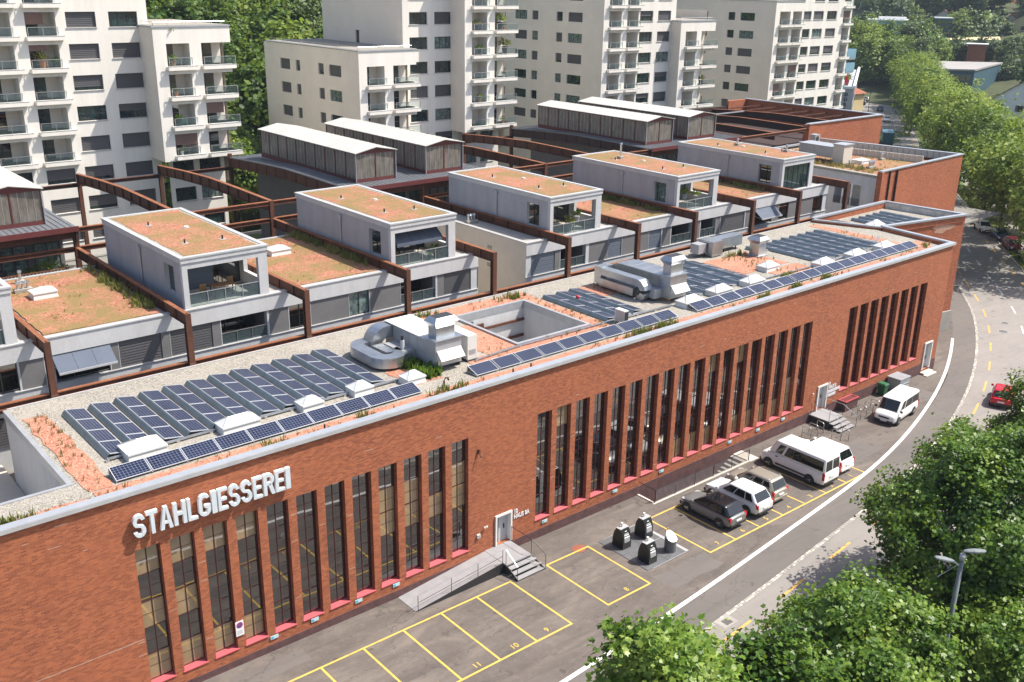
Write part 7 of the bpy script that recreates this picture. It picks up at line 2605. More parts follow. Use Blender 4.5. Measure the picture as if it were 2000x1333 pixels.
def lamp_head(c, d, L, tip, mat):
    """elongated streamlined lamp head"""
    d = d.normalized(); s_ = Vector((-d.y, d.x, 0)).normalized(); u = d.cross(s_) * -1
    if u.z < 0: u = -u
    mb = MB(); prev = None
    st = [(0, .07, .06), (.12, .11, .09), (.45, .17, .12), (.8, .15, .10), (.95, .10, .07), (1.0, .03, .03)]
    rings = []
    for f, w, h in st:
        p = c + d * L * f
        rings.append([tuple(p + s_ * w * math.cos(a) + u * h * math.sin(a) * (1 if math.sin(a) > 0 else .5)) for a in np.linspace(0, 6.2832, 13)[:-1]])
    for A, B in zip(rings[:-1], rings[1:]):
        for k in range(12):
            mb.face([A[k], A[(k + 1) % 12], B[(k + 1) % 12], B[k]])
    mb.face(rings[0][::-1]); mb.face(rings[-1])
    o = part(lp, 'lamp_head', mb, M[mat], True)
    g_ = MB(); p0, p1 = c + d * L * .5 - u * .055, c + d * L * .9 - u * .05
    g_.face([tuple(p0 - s_ * .1), tuple(p0 + s_ * .1), tuple(p1 + s_ * .08), tuple(p1 - s_ * .08)]); part(lp, 'lamp_glass', g_, M['lamp_clear'], under=o)


c0 = Vector((45, -24.1, top))
lamp_head(c0 + Vector((0, 0, .28)), hd + Vector((0, 0, .02)), 1.0, 0, 'lamp_grey')
lamp_head(c0 - hd * .35 + Vector((0, 0, -.25)), -hd + Vector((0, 0, .22)), .95, 0, 'lamp_grey')
mb = MB(); mb.tube([c0 + Vector((0, 0, .1)), c0 + Vector((0, 0, .28))], .05, 8); mb.tube([c0 + Vector((0, 0, -.5)), c0 - hd * .4 + Vector((0, 0, -.22))], .035, 8); mb.tube([c0 + Vector((0, 0, -.3)), c0 - hd * .95 + Vector((0, 0, -1.05))], .014, 5); part(lp, 'bracket', mb, M['galvanised'])


def far_lamp(x, y, label, h=8):
    t = thing('street_lamp', label, 'street lamp', (x, y, gz(x)))
    mb = MB(); mb.tube([(x, y, gz(x)), (x, y, gz(x) + h)], [.12, .07], 8); part(t, 'pole', mb, M['lamp_grey'])
    mb = MB(); mb.box(x - .1, x + 1.3, y - .5, y - .2, gz(x) + h, gz(x) + h + .15); part(t, 'lamp_head', mb, M['lamp_grey'])


far_lamp(*road_pt(road_s(252), 2.5), 'Distant street lamp beside the road near the far white car')


# ---------------------------------------------------------------- vehicles
def vehicle(name, label, cat, x, y, head, L, W, H, paint, kind='suv', group=None, roofmat=None, trim='plastic_dark', wheel_r=.33, rails=False, stripe=False):
    t = thing(name, label, cat, (x, y, gz(x) + .01), group, head)
    P = {'suv': dict(bf=.24, rf=.46, rr=.85, br=.968, hz=.60, bz=.62, rw=.79),
         'wagon': dict(bf=.21, rf=.43, rr=.89, br=.98, hz=.58, bz=.60, rw=.80),
         'van': dict(bf=.13, rf=.25, rr=.985, br=.996, hz=.50, bz=.55, rw=.90),
         'minibus': dict(bf=.12, rf=.27, rr=.985, br=.996, hz=.54, bz=.56, rw=.90),
         'sedan': dict(bf=.27, rf=.43, rr=.74, br=.86, hz=.62, bz=.66, rw=.76)}[kind]
    f = L / 2
    X = lambda q: f - q * L
    zb = .22
    hz, bz = P['hz'] * H, P['bz'] * H
    hw = W / 2
    tail = bz + .02 if kind not in ('sedan',) else bz * .96
    st = [(0.0, .36, hz * .62, .66), (.02, .28, hz * .76, .80), (.07, zb, hz * .88, .92), (P['bf'] * .6, zb, hz * .96, .98), (P['bf'], zb, bz - .01, 1.0), (.45, zb, bz, 1.0), (.72, zb, bz + .01, 1.0),
          (.90, zb, tail, .98), (.965, zb + .03, tail * .98, .93), (.992, .32, tail * .93, .86), (1.0, .40, tail * .86, .78)]
    if kind in ('van', 'minibus'):
        st = [(0.0, .36, hz * .66, .74), (.02, .28, hz * .82, .86), (.06, zb, hz * .95, .95), (P['bf'], zb, bz, 1.0), (.5, zb, bz, 1.0), (.9, zb, bz, 1.0), (.975, zb + .02, bz, .98), (.995, .30, bz, .95), (1.0, .36, bz - .02, .92)]
    V, F = [], []
    half = [(0, 0), (.82, 0), (.97, .10), (1.0, .42), (.985, .80), (.90, 1.0), (0, 1.03)]
    ring = [(a, b) for a, b in half] + [(-a, b) for a, b in half[-2:0:-1]]
    n = len(ring)
    for q, z0, z1, k in st:
        for a, b in ring:
            V.append((X(q), a * hw * k, z0 + (z1 - z0) * b))
    for i in range(len(st) - 1):
        for k in range(n):
            F.append((i * n + k, i * n + (k + 1) % n, (i + 1) * n + (k + 1) % n, (i + 1) * n + k))
    F.append(tuple(range(n))[::-1]); F.append(tuple((len(st) - 1) * n + k for k in range(n)))
    me = bpy.data.meshes.new('body'); me.from_pydata(V, [], F); me.materials.append(M[paint])
    me.polygons.foreach_set('use_smooth', [True] * len(me.polygons))
    body = link('body', me, t)
    sd = body.modifiers.new('smooth_body', 'SUBSURF'); sd.levels = 2; sd.render_levels = 2
    # cabin
    wb, wr = hw * .965, hw * P['rw']
    xb0, xr0, xr1, xb1 = X(P['bf']), X(P['rf']), X(P['rr']), X(P['br'])
    z0, z1 = bz - .06, H
    c = [(xb1, -wb, z0), (xb0, -wb * .93, z0), (xb0, wb * .93, z0), (xb1, wb, z0), (xr1, -wr, z1), (xr0, -wr * .96, z1), (xr0, wr * .96, z1), (xr1, wr, z1)]
    mb = MB(); mb.hull(c)
    cab = link('cabin', mb.mesh('cabin', M[paint] if not roofmat else M[roofmat], True), t)
    bv = cab.modifiers.new('soft_edges', 'BEVEL'); bv.width = .12 if kind in ('van', 'minibus') else .15; bv.segments = 4; bv.limit_method = 'ANGLE'; bv.angle_limit = R(30)
    cv = [Vector(q) for q in c]

    def pane(a, b, c_, d, u0, u1, v0, v1, nm='window', mat='glass_car', off=.014):
        P0 = lambda u, v: (cv[a].lerp(cv[b], u)).lerp(cv[d].lerp(cv[c_], u), v)
        q = [P0(u0, v0), P0(u1, v0), P0(u1, v1), P0(u0, v1)]
        nn = (q[1] - q[0]).cross(q[3] - q[0]).normalized()
        ctr = sum(cv, Vector()) / 8
        if nn.dot(q[0] - ctr) < 0: nn = -nn
        m_ = MB(); m_.face([p + nn * off for p in q]); m_.face([p + nn * (off - .03) for p in q])
        for k in range(4):
            m_.face([q[k] + nn * off, q[(k + 1) % 4] + nn * off, q[(k + 1) % 4] + nn * (off - .03), q[k] + nn * (off - .03)])
        return link(nm, m_.mesh(nm, M[mat]), t)
    lo = .17 if kind not in ('van', 'minibus') else .13
    pane(1, 2, 6, 5, .06, .94, lo - .03, .90, 'windscreen')
    if kind == 'van':
        pane(3, 0, 4, 7, .08, .47, .12, .80, 'rear_window'); pane(3, 0, 4, 7, .53, .92, .12, .80, 'rear_window')
        side = [(.11, .23), (.27, .97)]
    elif kind == 'minibus':
        pane(3, 0, 4, 7, .08, .92, .15, .85, 'rear_window'); side = [(.12, .27), (.31, .62), (.64, .96)]
    else:
        pane(3, 0, 4, 7, .09, .91, .18, .86, 'rear_window')
        side = [(.10, .38), (.41, .69), (.72, .92)] if kind != 'sedan' else [(.12, .46), (.5, .86)]
    for s0, s1 in side:
        v1 = .86 if kind not in ('van', 'minibus') else .80
        pane(1, 0, 4, 5, s0, s1, lo, v1, 'side_window'); pane(2, 3, 7, 6, s0, s1, lo, v1, 'side_window')
    # wheels
    tm, rm, am = MB(), MB(), MB()
    tm.tube([(0, -.11, 0), (0, -.085, 0), (0, .085, 0), (0, .11, 0)], [wheel_r * .93, wheel_r, wheel_r, wheel_r * .93], 20)
    rm.tube([(0, -.115, 0), (0, .115, 0)], wheel_r * .64, 16)
    sp = MB()
    for k in range(5):
        a = 6.2832 * k / 5
        for yy in (-.118, .118):
            sp.bar((0, yy, 0), (wheel_r * .58 * math.cos(a), yy, wheel_r * .58 * math.sin(a)), .012, .06)
    ty, rmm, spm = tm.mesh('tyre', M['rubber'], True), rm.mesh('rim', M['plastic_dark']), sp.mesh('spoke', M['chrome'])
    am.tube([(0, -.012, 0), (0, .012, 0)], wheel_r * 1.17, 22); amm = am.mesh('wheel_arch', M[trim] if trim else M['plastic_dark'])
    for q in ((.175 if kind not in ('van', 'minibus') else .16), (.80 if kind not in ('van', 'minibus') else .79)):
        for s_ in (-1, 1):
            link('wheel_arch', amm, t, (X(q), s_ * (hw - .004), wheel_r + .03))
            w = link('wheel', ty, t, (X(q), s_ * (hw - .085), wheel_r))
            link('rim', rmm, w); link('spoke', spm, w, kind='stuff')
    # lamps, bumpers, plates, mirrors
    for s_ in (-1, 1):
        m_ = MB()
        if kind in ('van', 'minibus'):
            m_.box(X(.998) - .02, X(.97), s_ * hw * .97 - .07, s_ * hw * .97 + .01, bz * .55, bz * .98)
        else:
            m_.hull([(X(.995) - .0, s_ * hw * .80 - .13, tail * .68), (X(.955), s_ * hw * .80 - .13, tail * .68), (X(.955), s_ * hw * .80 + .10, tail * .68), (X(.995), s_ * hw * .80 + .10, tail * .68),
                     (X(.985), s_ * hw * .80 - .13, tail * .93), (X(.945), s_ * hw * .80 - .13, tail * .93), (X(.945), s_ * hw * .80 + .10, tail * .93), (X(.985), s_ * hw * .80 + .10, tail * .93)])
        link('tail_light', m_.mesh('tail_light', M['tail_red']), t)
        m_ = MB()
        m_.hull([(X(.012), s_ * hw * .70 - .16, hz * .60), (X(.07), s_ * hw * .86 - .1, hz * .60), (X(.07), s_ * hw * .86 + .08, hz * .60), (X(.02), s_ * hw * .72 + .1, hz * .60),
                 (X(.03), s_ * hw * .70 - .16, hz * .80), (X(.10), s_ * hw * .86 - .1, hz * .86), (X(.10), s_ * hw * .86 + .08, hz * .86), (X(.035), s_ * hw * .72 + .1, hz * .80)])
        link('headlight', m_.mesh('headlight', M['lamp_clear'] if not (kind == 'minibus') else M['lamp_amber']), t)
        m_ = MB(); xm = X(P['bf'] + .045); m_.box(xm - .09, xm + .09, s_ * (hw + .10) - .10, s_ * (hw + .10) + .10, bz + .0, bz + .17)
        o = link('mirror', m_.mesh('mirror', M[paint] if kind != 'minibus' else M['plastic_dark']), t); weld_smooth(o, width=.03)
    m_ = MB(); m_.box(X(1.0) - .035, X(.965), -hw * .84, hw * .84, .30, .50); o = link('bumper', m_.mesh('bumper', M[trim]), t); weld_smooth(o, width=.04)
    m_ = MB(); m_.box(X(.03), X(.0) + .03, -hw * .82, hw * .82, .28, .46); o = link('bumper', m_.mesh('bumper', M[trim]), t); weld_smooth(o, width=.04)
    m_ = MB(); m_.box(X(1.0) - .045, X(1.0) - .0, -.26, .26, bz * .62, bz * .62 + .12); link('number_plate', m_.mesh('number_plate', M['sign_white']), t)
    m_ = MB(); m_.box(X(.0) + .02, X(.0) + .04, -.26, .26, .36, .47); link('number_plate', m_.mesh('number_plate', M['sign_white']), t)
    m_ = MB(); m_.box(X(.012), X(.0) + .012, -hw * .45, hw * .45, hz * .58, hz * .70); link('grille', m_.mesh('grille', M['plastic_dark']), t)
    if kind in ('van',):
        for s_ in (-1, 1):
            m_ = MB(); m_.box(X(.73), X(.27), s_ * (hw + .006) - .02, s_ * (hw + .006) + .02, .48, .60); link('side_trim', m_.mesh('side_trim', M['plastic_dark']), t)
            m_ = MB(); m_.box(X(.30), X(.26), s_ * (hw + .01) - .02, s_ * (hw + .01) + .02, bz * .85, bz * .9); link('door_handle', m_.mesh('door_handle', M['plastic_dark']), t)
    if rails:
        for s_ in (-1, 1):
            m_ = MB(); m_.tube([(xr0 - .15, s_ * (wr - .10), H - .01), (xr0 - .25, s_ * (wr - .10), H + .05), (xr1 + .25, s_ * (wr - .10), H + .05), (xr1 + .15, s_ * (wr - .10), H - .01)], .02, 6); link('roof_rail', m_.mesh('roof_rail', M['galv_dull']), t)
    if roofmat:
        m_ = MB(); m_.box(xr1 + .9, xr0 - .35, -wr * .7, wr * .7, H - .004, H + .012); link('sunroof', m_.mesh('sunroof', M['glass_car']), t)
    return t


UP = math.pi / 2
vehicle('parked_car', 'dark grey compact SUV with a black roof parked in the sixth bay', 'car', 52.0, -5.0, UP, 4.30, 1.84, 1.56, 'paint_gunmetal', 'suv', 'cars parked in the yellow bays', 'paint_black')
vehicle('parked_car', 'pearl white SUV parked between the dark grey and the beige car', 'car', 54.75, -4.95, UP, 4.60, 1.86, 1.66, 'paint_pearl', 'suv', 'cars parked in the yellow bays')
vehicle('parked_car', 'beige high-roofed estate car parked left of the empty bay', 'car', 57.1, -4.65, UP, 4.22, 1.78, 1.64, 'paint_beige', 'wagon', 'cars parked in the yellow bays', None, 'paint_beige', rails=True)
vehicle('parked_van', 'tall white passenger van with dark side windows parked in a yellow bay', 'van', 61.95, -4.75, UP, 5.5, 2.0, 2.28, 'paint_white', 'van', 'cars parked in the yellow bays', wheel_r=.35)
vehicle('parked_car', 'white people carrier parked right behind the tall white van', 'car', 64.7, -4.7, UP, 4.75, 1.88, 1.72, 'paint_white', 'wagon', 'cars parked in the yellow bays', None, 'paint_white')
vehicle('parked_van', 'white minibus with a dark front bumper parked by the bicycle stands', 'van', 77.0, -3.75, R(-173), 4.78, 1.90, 1.96, 'paint_white', 'minibus')
xr, yr = road_pt(road_s(86.5), -3.0)
vehicle('driving_car', 'bright red car on the road half hidden by the kerb tree', 'car', xr, yr, R(20), 4.1, 1.75, 1.5, 'paint_red', 'suv')
ang = math.atan2(.66, .75)
for k, (x, y, pnt, kd, lab) in enumerate(((138.6, 12.6, 'paint_black', 'sedan', 'Black car parked nearest on the lane beyond the verge trees'), (143.6, 17.0, 'paint_maroon', 'suv', 'Maroon car parked beyond the verge between dark cars'), (148.0, 20.8, 'paint_blue', 'sedan', 'Dark blue saloon parked beyond the verge, behind the maroon car'), (151.2, 24.8, 'paint_white', 'suv', 'White car parked farthest on the lane beyond the verge'), (133.4, 8.2, 'paint_black', 'wagon', 'Black estate car at the right edge beyond the verge'), (155.5, 29.4, 'paint_black', 'sedan', 'Black car standing behind the white one beyond the verge'))):
    vehicle('parked_car', lab, 'car', x, y, ang + math.pi, 4.4, 1.78, 1.48, pnt, kd, 'cars parked beyond the verge')
x, y = road_pt(road_s(259.7), -2.8)
vehicle('driving_car', 'small white car driving on the distant road', 'car', x, y, R(30) + math.pi, 4.3, 1.8, 1.5, 'paint_white', 'sedan')
for k, (sx, o_, pnt) in enumerate(((283, -1.5, 'paint_blue'), (296, 3.5, 'paint_black'), (306, 2.5, 'paint_beige'))):
    x, y = road_pt(road_s(sx), o_)
    vehicle('parked_car', ('Distant dark blue car at the far end of the road', 'Distant black car beside the far road', 'Distant beige car at the far end of the street')[k], 'car', x, y, R(30), 4.4, 1.8, 1.5, pnt, 'sedan')
x, y = road_pt(road_s(219), -1.9)
tr = thing('lorry', 'teal lorry with a dark covered load parked along the far road', 'lorry', (x, y, gz(x)), None, R(33))
mb = MB(); mb.box(-4.2, 1.6, -1.2, 1.2, 1.0, 3.3); link('cargo_box', mb.mesh('cargo_box', M['paint_teal']), tr)
mb = MB(); mb.box(-4.25, 1.65, -1.22, 1.22, 3.3, 3.36); link('cargo_roof', mb.mesh('cargo_roof', M['cladding_blue']), tr)
mb = MB(); mb.hull([(1.8, -1.2, .6), (4.0, -1.2, .6), (4.0, 1.2, .6), (1.8, 1.2, .6), (1.8, -1.15, 2.9), (3.6, -1.15, 2.9), (3.6, 1.15, 2.9), (1.8, 1.15, 2.9)]); o = link('cab', mb.mesh('cab', M['paint_teal']), tr); weld_smooth(o, width=.1)
mb = MB(); mb.box(3.66, 3.95, -1.05, 1.05, 1.75, 2.6); link('windscreen', mb.mesh('windscreen', M['glass_car']), tr)
mb = MB(); mb.box(-4.1, 4.0, -1.0, 1.0, .6, 1.0); link('chassis', mb.mesh('chassis', M['plastic_dark']), tr)
for q in (-3.2, -2.1, 3.0):
    for s_ in (-1, 1):
        mb = MB(); mb.tube([(0, -.14, 0), (0, .14, 0)], .48, 16); link('wheel', mb.mesh('wheel', M['rubber']), tr, (q, s_ * 1.05, .48))

# manhole covers on the road and in the yard
for k, (x, y, r_, lab) in enumerate(((106.5, 1.0, .42, 'Round iron manhole cover on the road at the bend, nearer one'), (109.5, 2.2, .36, 'Round iron manhole cover on the road at the bend, farther one'), (29.0, -9.2, .35, 'Round iron manhole cover in the yard below the yellow bays'), (66.5, -9.4, .32, 'Round iron manhole cover on the pavement beside the white line'))):
    t = thing('manhole_cover', lab, 'manhole', (x, y, gz(x)))
    mb = MB(); mb.face([(x + r_ * math.cos(a), y + r_ * math.sin(a), gz(x) + .012) for a in np.linspace(0, 6.2832, 21)[:-1]]); part(t, 'cover', mb, M['metal_plate'])
    mb = MB()
    for a, b in zip(np.linspace(0, 6.2832, 21)[:-1], np.linspace(0, 6.2832, 21)[1:]):
        mb.face([(x + r_ * 1.02 * math.cos(a), y + r_ * 1.02 * math.sin(a), gz(x) + .013), (x + r_ * 1.02 * math.cos(b), y + r_ * 1.02 * math.sin(b), gz(x) + .013), (x + r_ * 1.2 * math.cos(b), y + r_ * 1.2 * math.sin(b), gz(x) + .013), (x + r_ * 1.2 * math.cos(a), y + r_ * 1.2 * math.sin(a), gz(x) + .013)])
    part(t, 'rim', mb, M['concrete'])
# repair patches in the yard surface
for k, a in enumerate(((20, 24, -1.9, -.7), (43.5, 48, -9.2, -7.6), (66, 71, -6.6, -4.2), (80, 84.5, -3.6, -1.2), (26, 31, -12.0, -10.4))):
    mb = MB(); mb.face([(x, y, gz(x) + .0035) for x, y in rag(*a, .1)]); struct('asphalt_patch', mb, M['asphalt_path'])

# ---------------------------------------------------------------- far buildings
def far_house(name, label, cat, px, py, dep, w, d, h, rh, rot, wall, roof, nwin=3, rows=1, down=8):
    """gabled house; px,py is the middle of the front eaves"""
    c = pix(px, py, dep)
    zg = terr(c.x, c.y)
    t = thing(name, label, cat, (c.x, c.y, c.z - h), None, rot)
    mb = MB(); mb.box(-w / 2, w / 2, 0, d, -down, h)
    mb.face([(-w / 2, 0, h), (w / 2, 0, h), (0, 0, h + rh)]); mb.face([(-w / 2, d, h), (w / 2, d, h), (0, d, h + rh)])
    link('wall', mb.mesh('wall', M[wall]), t)
    for s_ in (-1, 1):
        mb = MB(); e = .45
        mb.hull([(s_ * (w / 2 + e), -e, h - e * rh / (w / 2)), (0, -e, h + rh), (0, d + e, h + rh), (s_ * (w / 2 + e), d + e, h - e * rh / (w / 2)),
                 (s_ * (w / 2 + e), -e, h - e * rh / (w / 2) + .22), (0, -e, h + rh + .22), (0, d + e, h + rh + .22), (s_ * (w / 2 + e), d + e, h - e * rh / (w / 2) + .22)])
        link('roof', mb.mesh('roof', M[roof]), t)
    mb = MB(); mb.box(w * .15, w * .15 + .8, d * .5, d * .5 + .8, h, h + rh + 1.0); link('chimney', mb.mesh('chimney', M['tile_red']), t)
    for r_ in range(rows):
        for k in range(nwin):
            x = -w / 2 + w * (k + .5) / nwin
            mb = MB(); mb.box(x - .5, x + .5, -.06, .02, h - 2.2 - r_ * 2.8, h - .8 - r_ * 2.8); o = link('window', mb.mesh('window', M['frame_dark']), t)
            mb = MB(); mb.box(x - .95, x - .52, -.09, -.0, h - 2.2 - r_ * 2.8, h - .8 - r_ * 2.8); mb.box(x + .52, x + .95, -.09, -.0, h - 2.2 - r_ * 2.8, h - .8 - r_ * 2.8); link('shutter', mb.mesh('shutter', M['stucco_dark']), o)
    return t


gb = thing('flat_roofed_hall', 'large teal clad hall with a flat pale roof beyond the street trees', 'building', (310, 110, -3))
mb = MB(); Q = [(297, 117), (309.5, 106), (346, 115), (331, 130)]
mb.prism(Q, -4, 8.6); part(gb, 'wall', mb, M['cladding_teal'])
mb = MB(); c_ = Vector((321, 117))
mb.prism([((Vector(q) - c_) * 1.03 + c_)[:] for q in Q], 8.6, 9.1); part(gb, 'roof', mb, M['roof_grey'])
a_, b_ = Vector((297, 117, 0)), Vector((309.5, 106, 0)); dd = (b_ - a_).normalized(); nn = Vector((dd.y, -dd.x, 0))
if nn.dot(Vector((4, -40, 0)) - a_) < 0: nn = -nn
for k in range(9):
    for r_ in range(4):
        p = a_ + dd * (1.2 + k * 1.65) + nn * .05
        mb = MB(); q = p + dd * 1.4
        mb.face([(p.x, p.y, -1 + r_ * 2.2), (q.x, q.y, -1 + r_ * 2.2), (q.x, q.y, .9 + r_ * 2.2), (p.x, p.y, .9 + r_ * 2.2)]); part(gb, 'pane', mb, M['glass_dark'])

far_house('white_house', 'white gabled house with shuttered windows at the right edge', 'house', 1994, 200, 230, 13, 11, 7.0, 4.6, R(-75), 'house_white', 'tile_brown', 3, 2)

# building with the vertical lettering beside the last tower
p1_, p2_ = pix(1622, 174, 246), pix(1668, 174, 246)
zt_ = p2_.z
dr_ = Vector((.86, .51, 0))
dg_ = thing('lettered_building', 'grey building with vertical letters DURA beside the last tower', 'building', (p2_.x, p2_.y, -3))
p3_, p4_ = p2_ + dr_ * 62, p1_ + dr_ * 62
mb = MB(); mb.prism([(p1_.x, p1_.y), (p2_.x, p2_.y), (p3_.x, p3_.y), (p4_.x, p4_.y)], -4, zt_); part(dg_, 'wall', mb, M['dura_wall'])
mb = MB()
mb.bar((p2_.x, p2_.y, zt_ + .4), (p3_.x, p3_.y, zt_ + .4), .6, .8); mb.bar((p1_.x, p1_.y, zt_ + .3), (p2_.x, p2_.y, zt_ + .3), .4, .6); part(dg_, 'parapet', mb, M['house_white'])
fd = (p2_ - p1_).normalized(); fn = Vector((fd.y, -fd.x, 0)).normalized()
if fn.dot(Vector((4, -40, 0)) - p1_) < 0: fn = -fn
for k, ch in enumerate('DURA'):
    me = text_mesh(ch, 1.12, .05, .04)
    me.materials.append(M['plastic_dark'])
    q = p2_ - fd * 2.2 + fn * .15
    o = link('letter', me, dg_, (q.x - p2_.x, q.y - p2_.y, zt_ - 1.75 - k * 1.2 + 3))
    o.rotation_euler = (R(90), 0, math.atan2(fd.y, fd.x))
sd_ = Vector((dr_.y, -dr_.x, 0))
for k in range(16):
    q = p2_ + dr_ * (2 + k * 3.6) + sd_ * .06
    for r_ in range(2):
        e = q + dr_ * 2.4
        z = zt_ - 3.2 - r_ * 3.4
        mb = MB(); mb.face([(q.x, q.y, z), (e.x, e.y, z), (e.x, e.y, z + 2), (q.x, q.y, z + 2)]); part(dg_, 'window', mb, M['glass_dark'])
for k, (a, b) in enumerate(((3.5, -2.0), (7.0, -2.4))):
    q = p2_ + dr_ * a + fd * b
    t = thing('parasol', ('Nearer' if k == 0 else 'Farther') + ' closed red parasol on the roof terrace beside the last tower', 'parasol', (q.x, q.y, zt_))
    mb = MB(); mb.tube([(0, 0, 0), (0, 0, 3.2)], .05, 6); link('pole', mb.mesh('pole', M['steel_bright']), t)
    mb = MB(); mb.tube([(0, 0, .8), (0, 0, 1.2), (0, 0, 3.0)], [.30, .32, .05], 8); link('canopy', mb.mesh('canopy', M['paint_red']), t)
for k in range(3):
    q = p2_ + dr_ * (9 + k * 3) - fd * 2.2
    pot_plant(q.x, q.y, zt_, '%s dark shrub on the roof terrace beside the last tower' % ORD[k].capitalize(), M['plastic_dark'], M['leaf_forest'], 3)
# blue balcony block right of the last tower
bbx = thing('balcony_stack', 'two bright blue balconies projecting right of the last tower', 'balconies', (179, 70, 0))
for z in (16.0, 18.6):
    mb = MB(); mb.box(178.55, 188.0, 72, 75, z, z + .3); o = part(bbx, 'slab', mb, M['house_white'])
    mb = MB(); mb.box(178.55, 188.0, 71.9, 72.0, z + .3, z + 2.0); mb.box(187.9, 188.0, 72, 75, z + .3, z + 2.0); part(bbx, 'parapet', mb, M['cladding_blue'], under=o)
t = thing('corner_house', 'small house with an orange tiled roof beside the distant road', 'house', (*road_pt(road_s(268), 8)[:2], -3))
q = road_pt(road_s(268), 8)
mb = MB(); mb.box(q[0] - 3, q[0] + 5, q[1] - 2, q[1] + 6, -4, 3.5); part(t, 'wall', mb, M['house_yellow'])
mb = MB(); mb.hull([(q[0] - 3.6, q[1] - 2.6, 3.5), (q[0] + 5.6, q[1] - 2.6, 3.5), (q[0] + 5.6, q[1] + 6.6, 3.5), (q[0] - 3.6, q[1] + 6.6, 3.5), (q[0], q[1] + 1.5, 5.8), (q[0] + 2, q[1] + 1.5, 5.8), (q[0] + 2, q[1] + 2.5, 5.8), (q[0], q[1] + 2.5, 5.8)]); part(t, 'roof', mb, M['tile_red'])

# valley side: houses and halls on the slope
c = pix(1738, 62, 420)
t = thing('white_roofed_block', 'long pale blue block with a bright white roof among trees on the slope', 'building', (c.x, c.y, c.z), None, R(-58))
mb = MB(); mb.box(-9, 9, 0, 14, -12, 4.2); link('wall', mb.mesh('wall', M['cladding_blue']), t)
mb = MB(); mb.box(-9.4, 9.4, -.4, 14.4, 4.2, 4.7); mb.box(-5, 6, 4, 10, 4.7, 5.7); link('roof', mb.mesh('roof', M['paint_white']), t)
for k in range(7):
    mb = MB(); mb.box(-8 + k * 2.4, -6.4 + k * 2.4, -.08, .02, .6, 2.8); link('window', mb.mesh('window', M['glass_dark']), t)
c = pix(1838, 78, 400)
t = thing('glass_office', 'narrow dark teal glazed office block on the slope', 'building', (c.x, c.y, c.z), None, R(-58))
mb = MB(); mb.box(-3.2, 3.2, 0, 9, -8, 8); link('wall', mb.mesh('wall', M['cladding_teal']), t)
mb = MB(); mb.box(-3.4, 3.4, -.2, 9.2, 8, 8.4); link('roof', mb.mesh('roof', M['paint_white']), t)
for r_ in range(5):
    for k in range(3):
        mb = MB(); mb.box(-2.8 + k * 1.95, -1.1 + k * 1.95, -.06, .02, -2 + r_ * 2, -.5 + r_ * 2); link('pane', mb.mesh('pane', M['glass_dark']), t)
mb = MB(); mb.box(-7.5, -3.4, 1, 9, -8, 3.5); link('annexe', mb.mesh('annexe', M['house_white']), t)
far_house('hill_house', 'hillside house with a brown hipped roof behind the glazed office', 'house', 1842, 40, 470, 13, 12, 6, 4.5, R(-70), 'stucco_warm', 'tile_brown', 3, 1, 14)
far_house('hill_house', 'small brown roofed house left of the brown hipped roof', 'house', 1801, 36, 500, 9, 9, 5, 4, R(-48), 'stucco_warm', 'tile_brown', 2, 1, 14)
far_house('hill_house', 'hillside house with a pale ochre roof at the top of the picture', 'house', 1908, 33, 520, 16, 10, 5, 3.5, R(-95), 'stucco_warm', 'tile_brown', 3, 1, 14)
far_house('hill_house', 'small grey roofed house between trees right of the ochre roof', 'house', 1950, 32, 540, 11, 9, 5, 3, R(-85), 'stucco_warm', 'roof_grey', 2, 1, 14)
far_house('hill_house', 'red roofed house in the top right corner', 'house', 1985, 24, 480, 12, 12, 6, 5, R(-50), 'stucco_warm', 'tile_red', 3, 1, 14)
far_house('hill_house', 'house with a light brown gable above the yellow house', 'house', 1972, 48, 430, 11, 10, 5, 4, R(-62), 'stucco_warm', 'tile_brown', 2, 1, 14)
far_house('hill_house', 'yellow house at the right edge on the slope', 'house', 2000, 48, 400, 13, 10, 7.5, 3.5, R(-70), 'house_yellow', 'tile_brown', 3, 2, 14)
c = pix(1900, 90, 372)
t = thing('low_shed', 'long low pale shed with an ochre roof strip at the foot of the meadow', 'building', (c.x, c.y, c.z), None, R(-62))
mb = MB(); mb.box(-8.5, 8.5, 0, 7, -7, 1.6); link('wall', mb.mesh('wall', M['cladding_blue']), t)
mb = MB(); mb.hull([(-9, -.5, 1.6), (9, -.5, 2.2), (9, 7.5, 3.0), (-9, 7.5, 1.9), (-9, -.5, 1.85), (9, -.5, 2.45), (9, 7.5, 3.25), (-9, 7.5, 2.15)]); link('roof', mb.mesh('roof', M['house_yellow']), t)
c = pix(1908, 97, 350)
t = thing('garden_hut', 'small brick hut with a flat white roof before the low shed', 'hut', (c.x, c.y, c.z), None, R(-62))
mb = MB(); mb.box(-3, 3, 0, 4, -6, 1.6); link('wall', mb.mesh('wall', M['tile_red']), t)
mb = MB(); mb.box(-3.6, 3.6, -.6, 4.4, 1.6, 1.9); link('roof', mb.mesh('roof', M['house_white']), t)

# pale meadow on the slope
mb = MB()
gx = np.arange(352, 480, 8.0); gy = np.arange(84, 136, 6.0)
for i in range(len(gx) - 1):
    for j in range(len(gy) - 1):
        if (j == 0 or j == len(gy) - 2) and rnd.random() < .3: continue
        mb.face([(a, b, terr(a, b) + .35) for a, b in ((gx[i], gy[j]), (gx[i + 1], gy[j]), (gx[i + 1], gy[j + 1]), (gx[i], gy[j + 1]))])
struct('meadow', mb, M['meadow'])

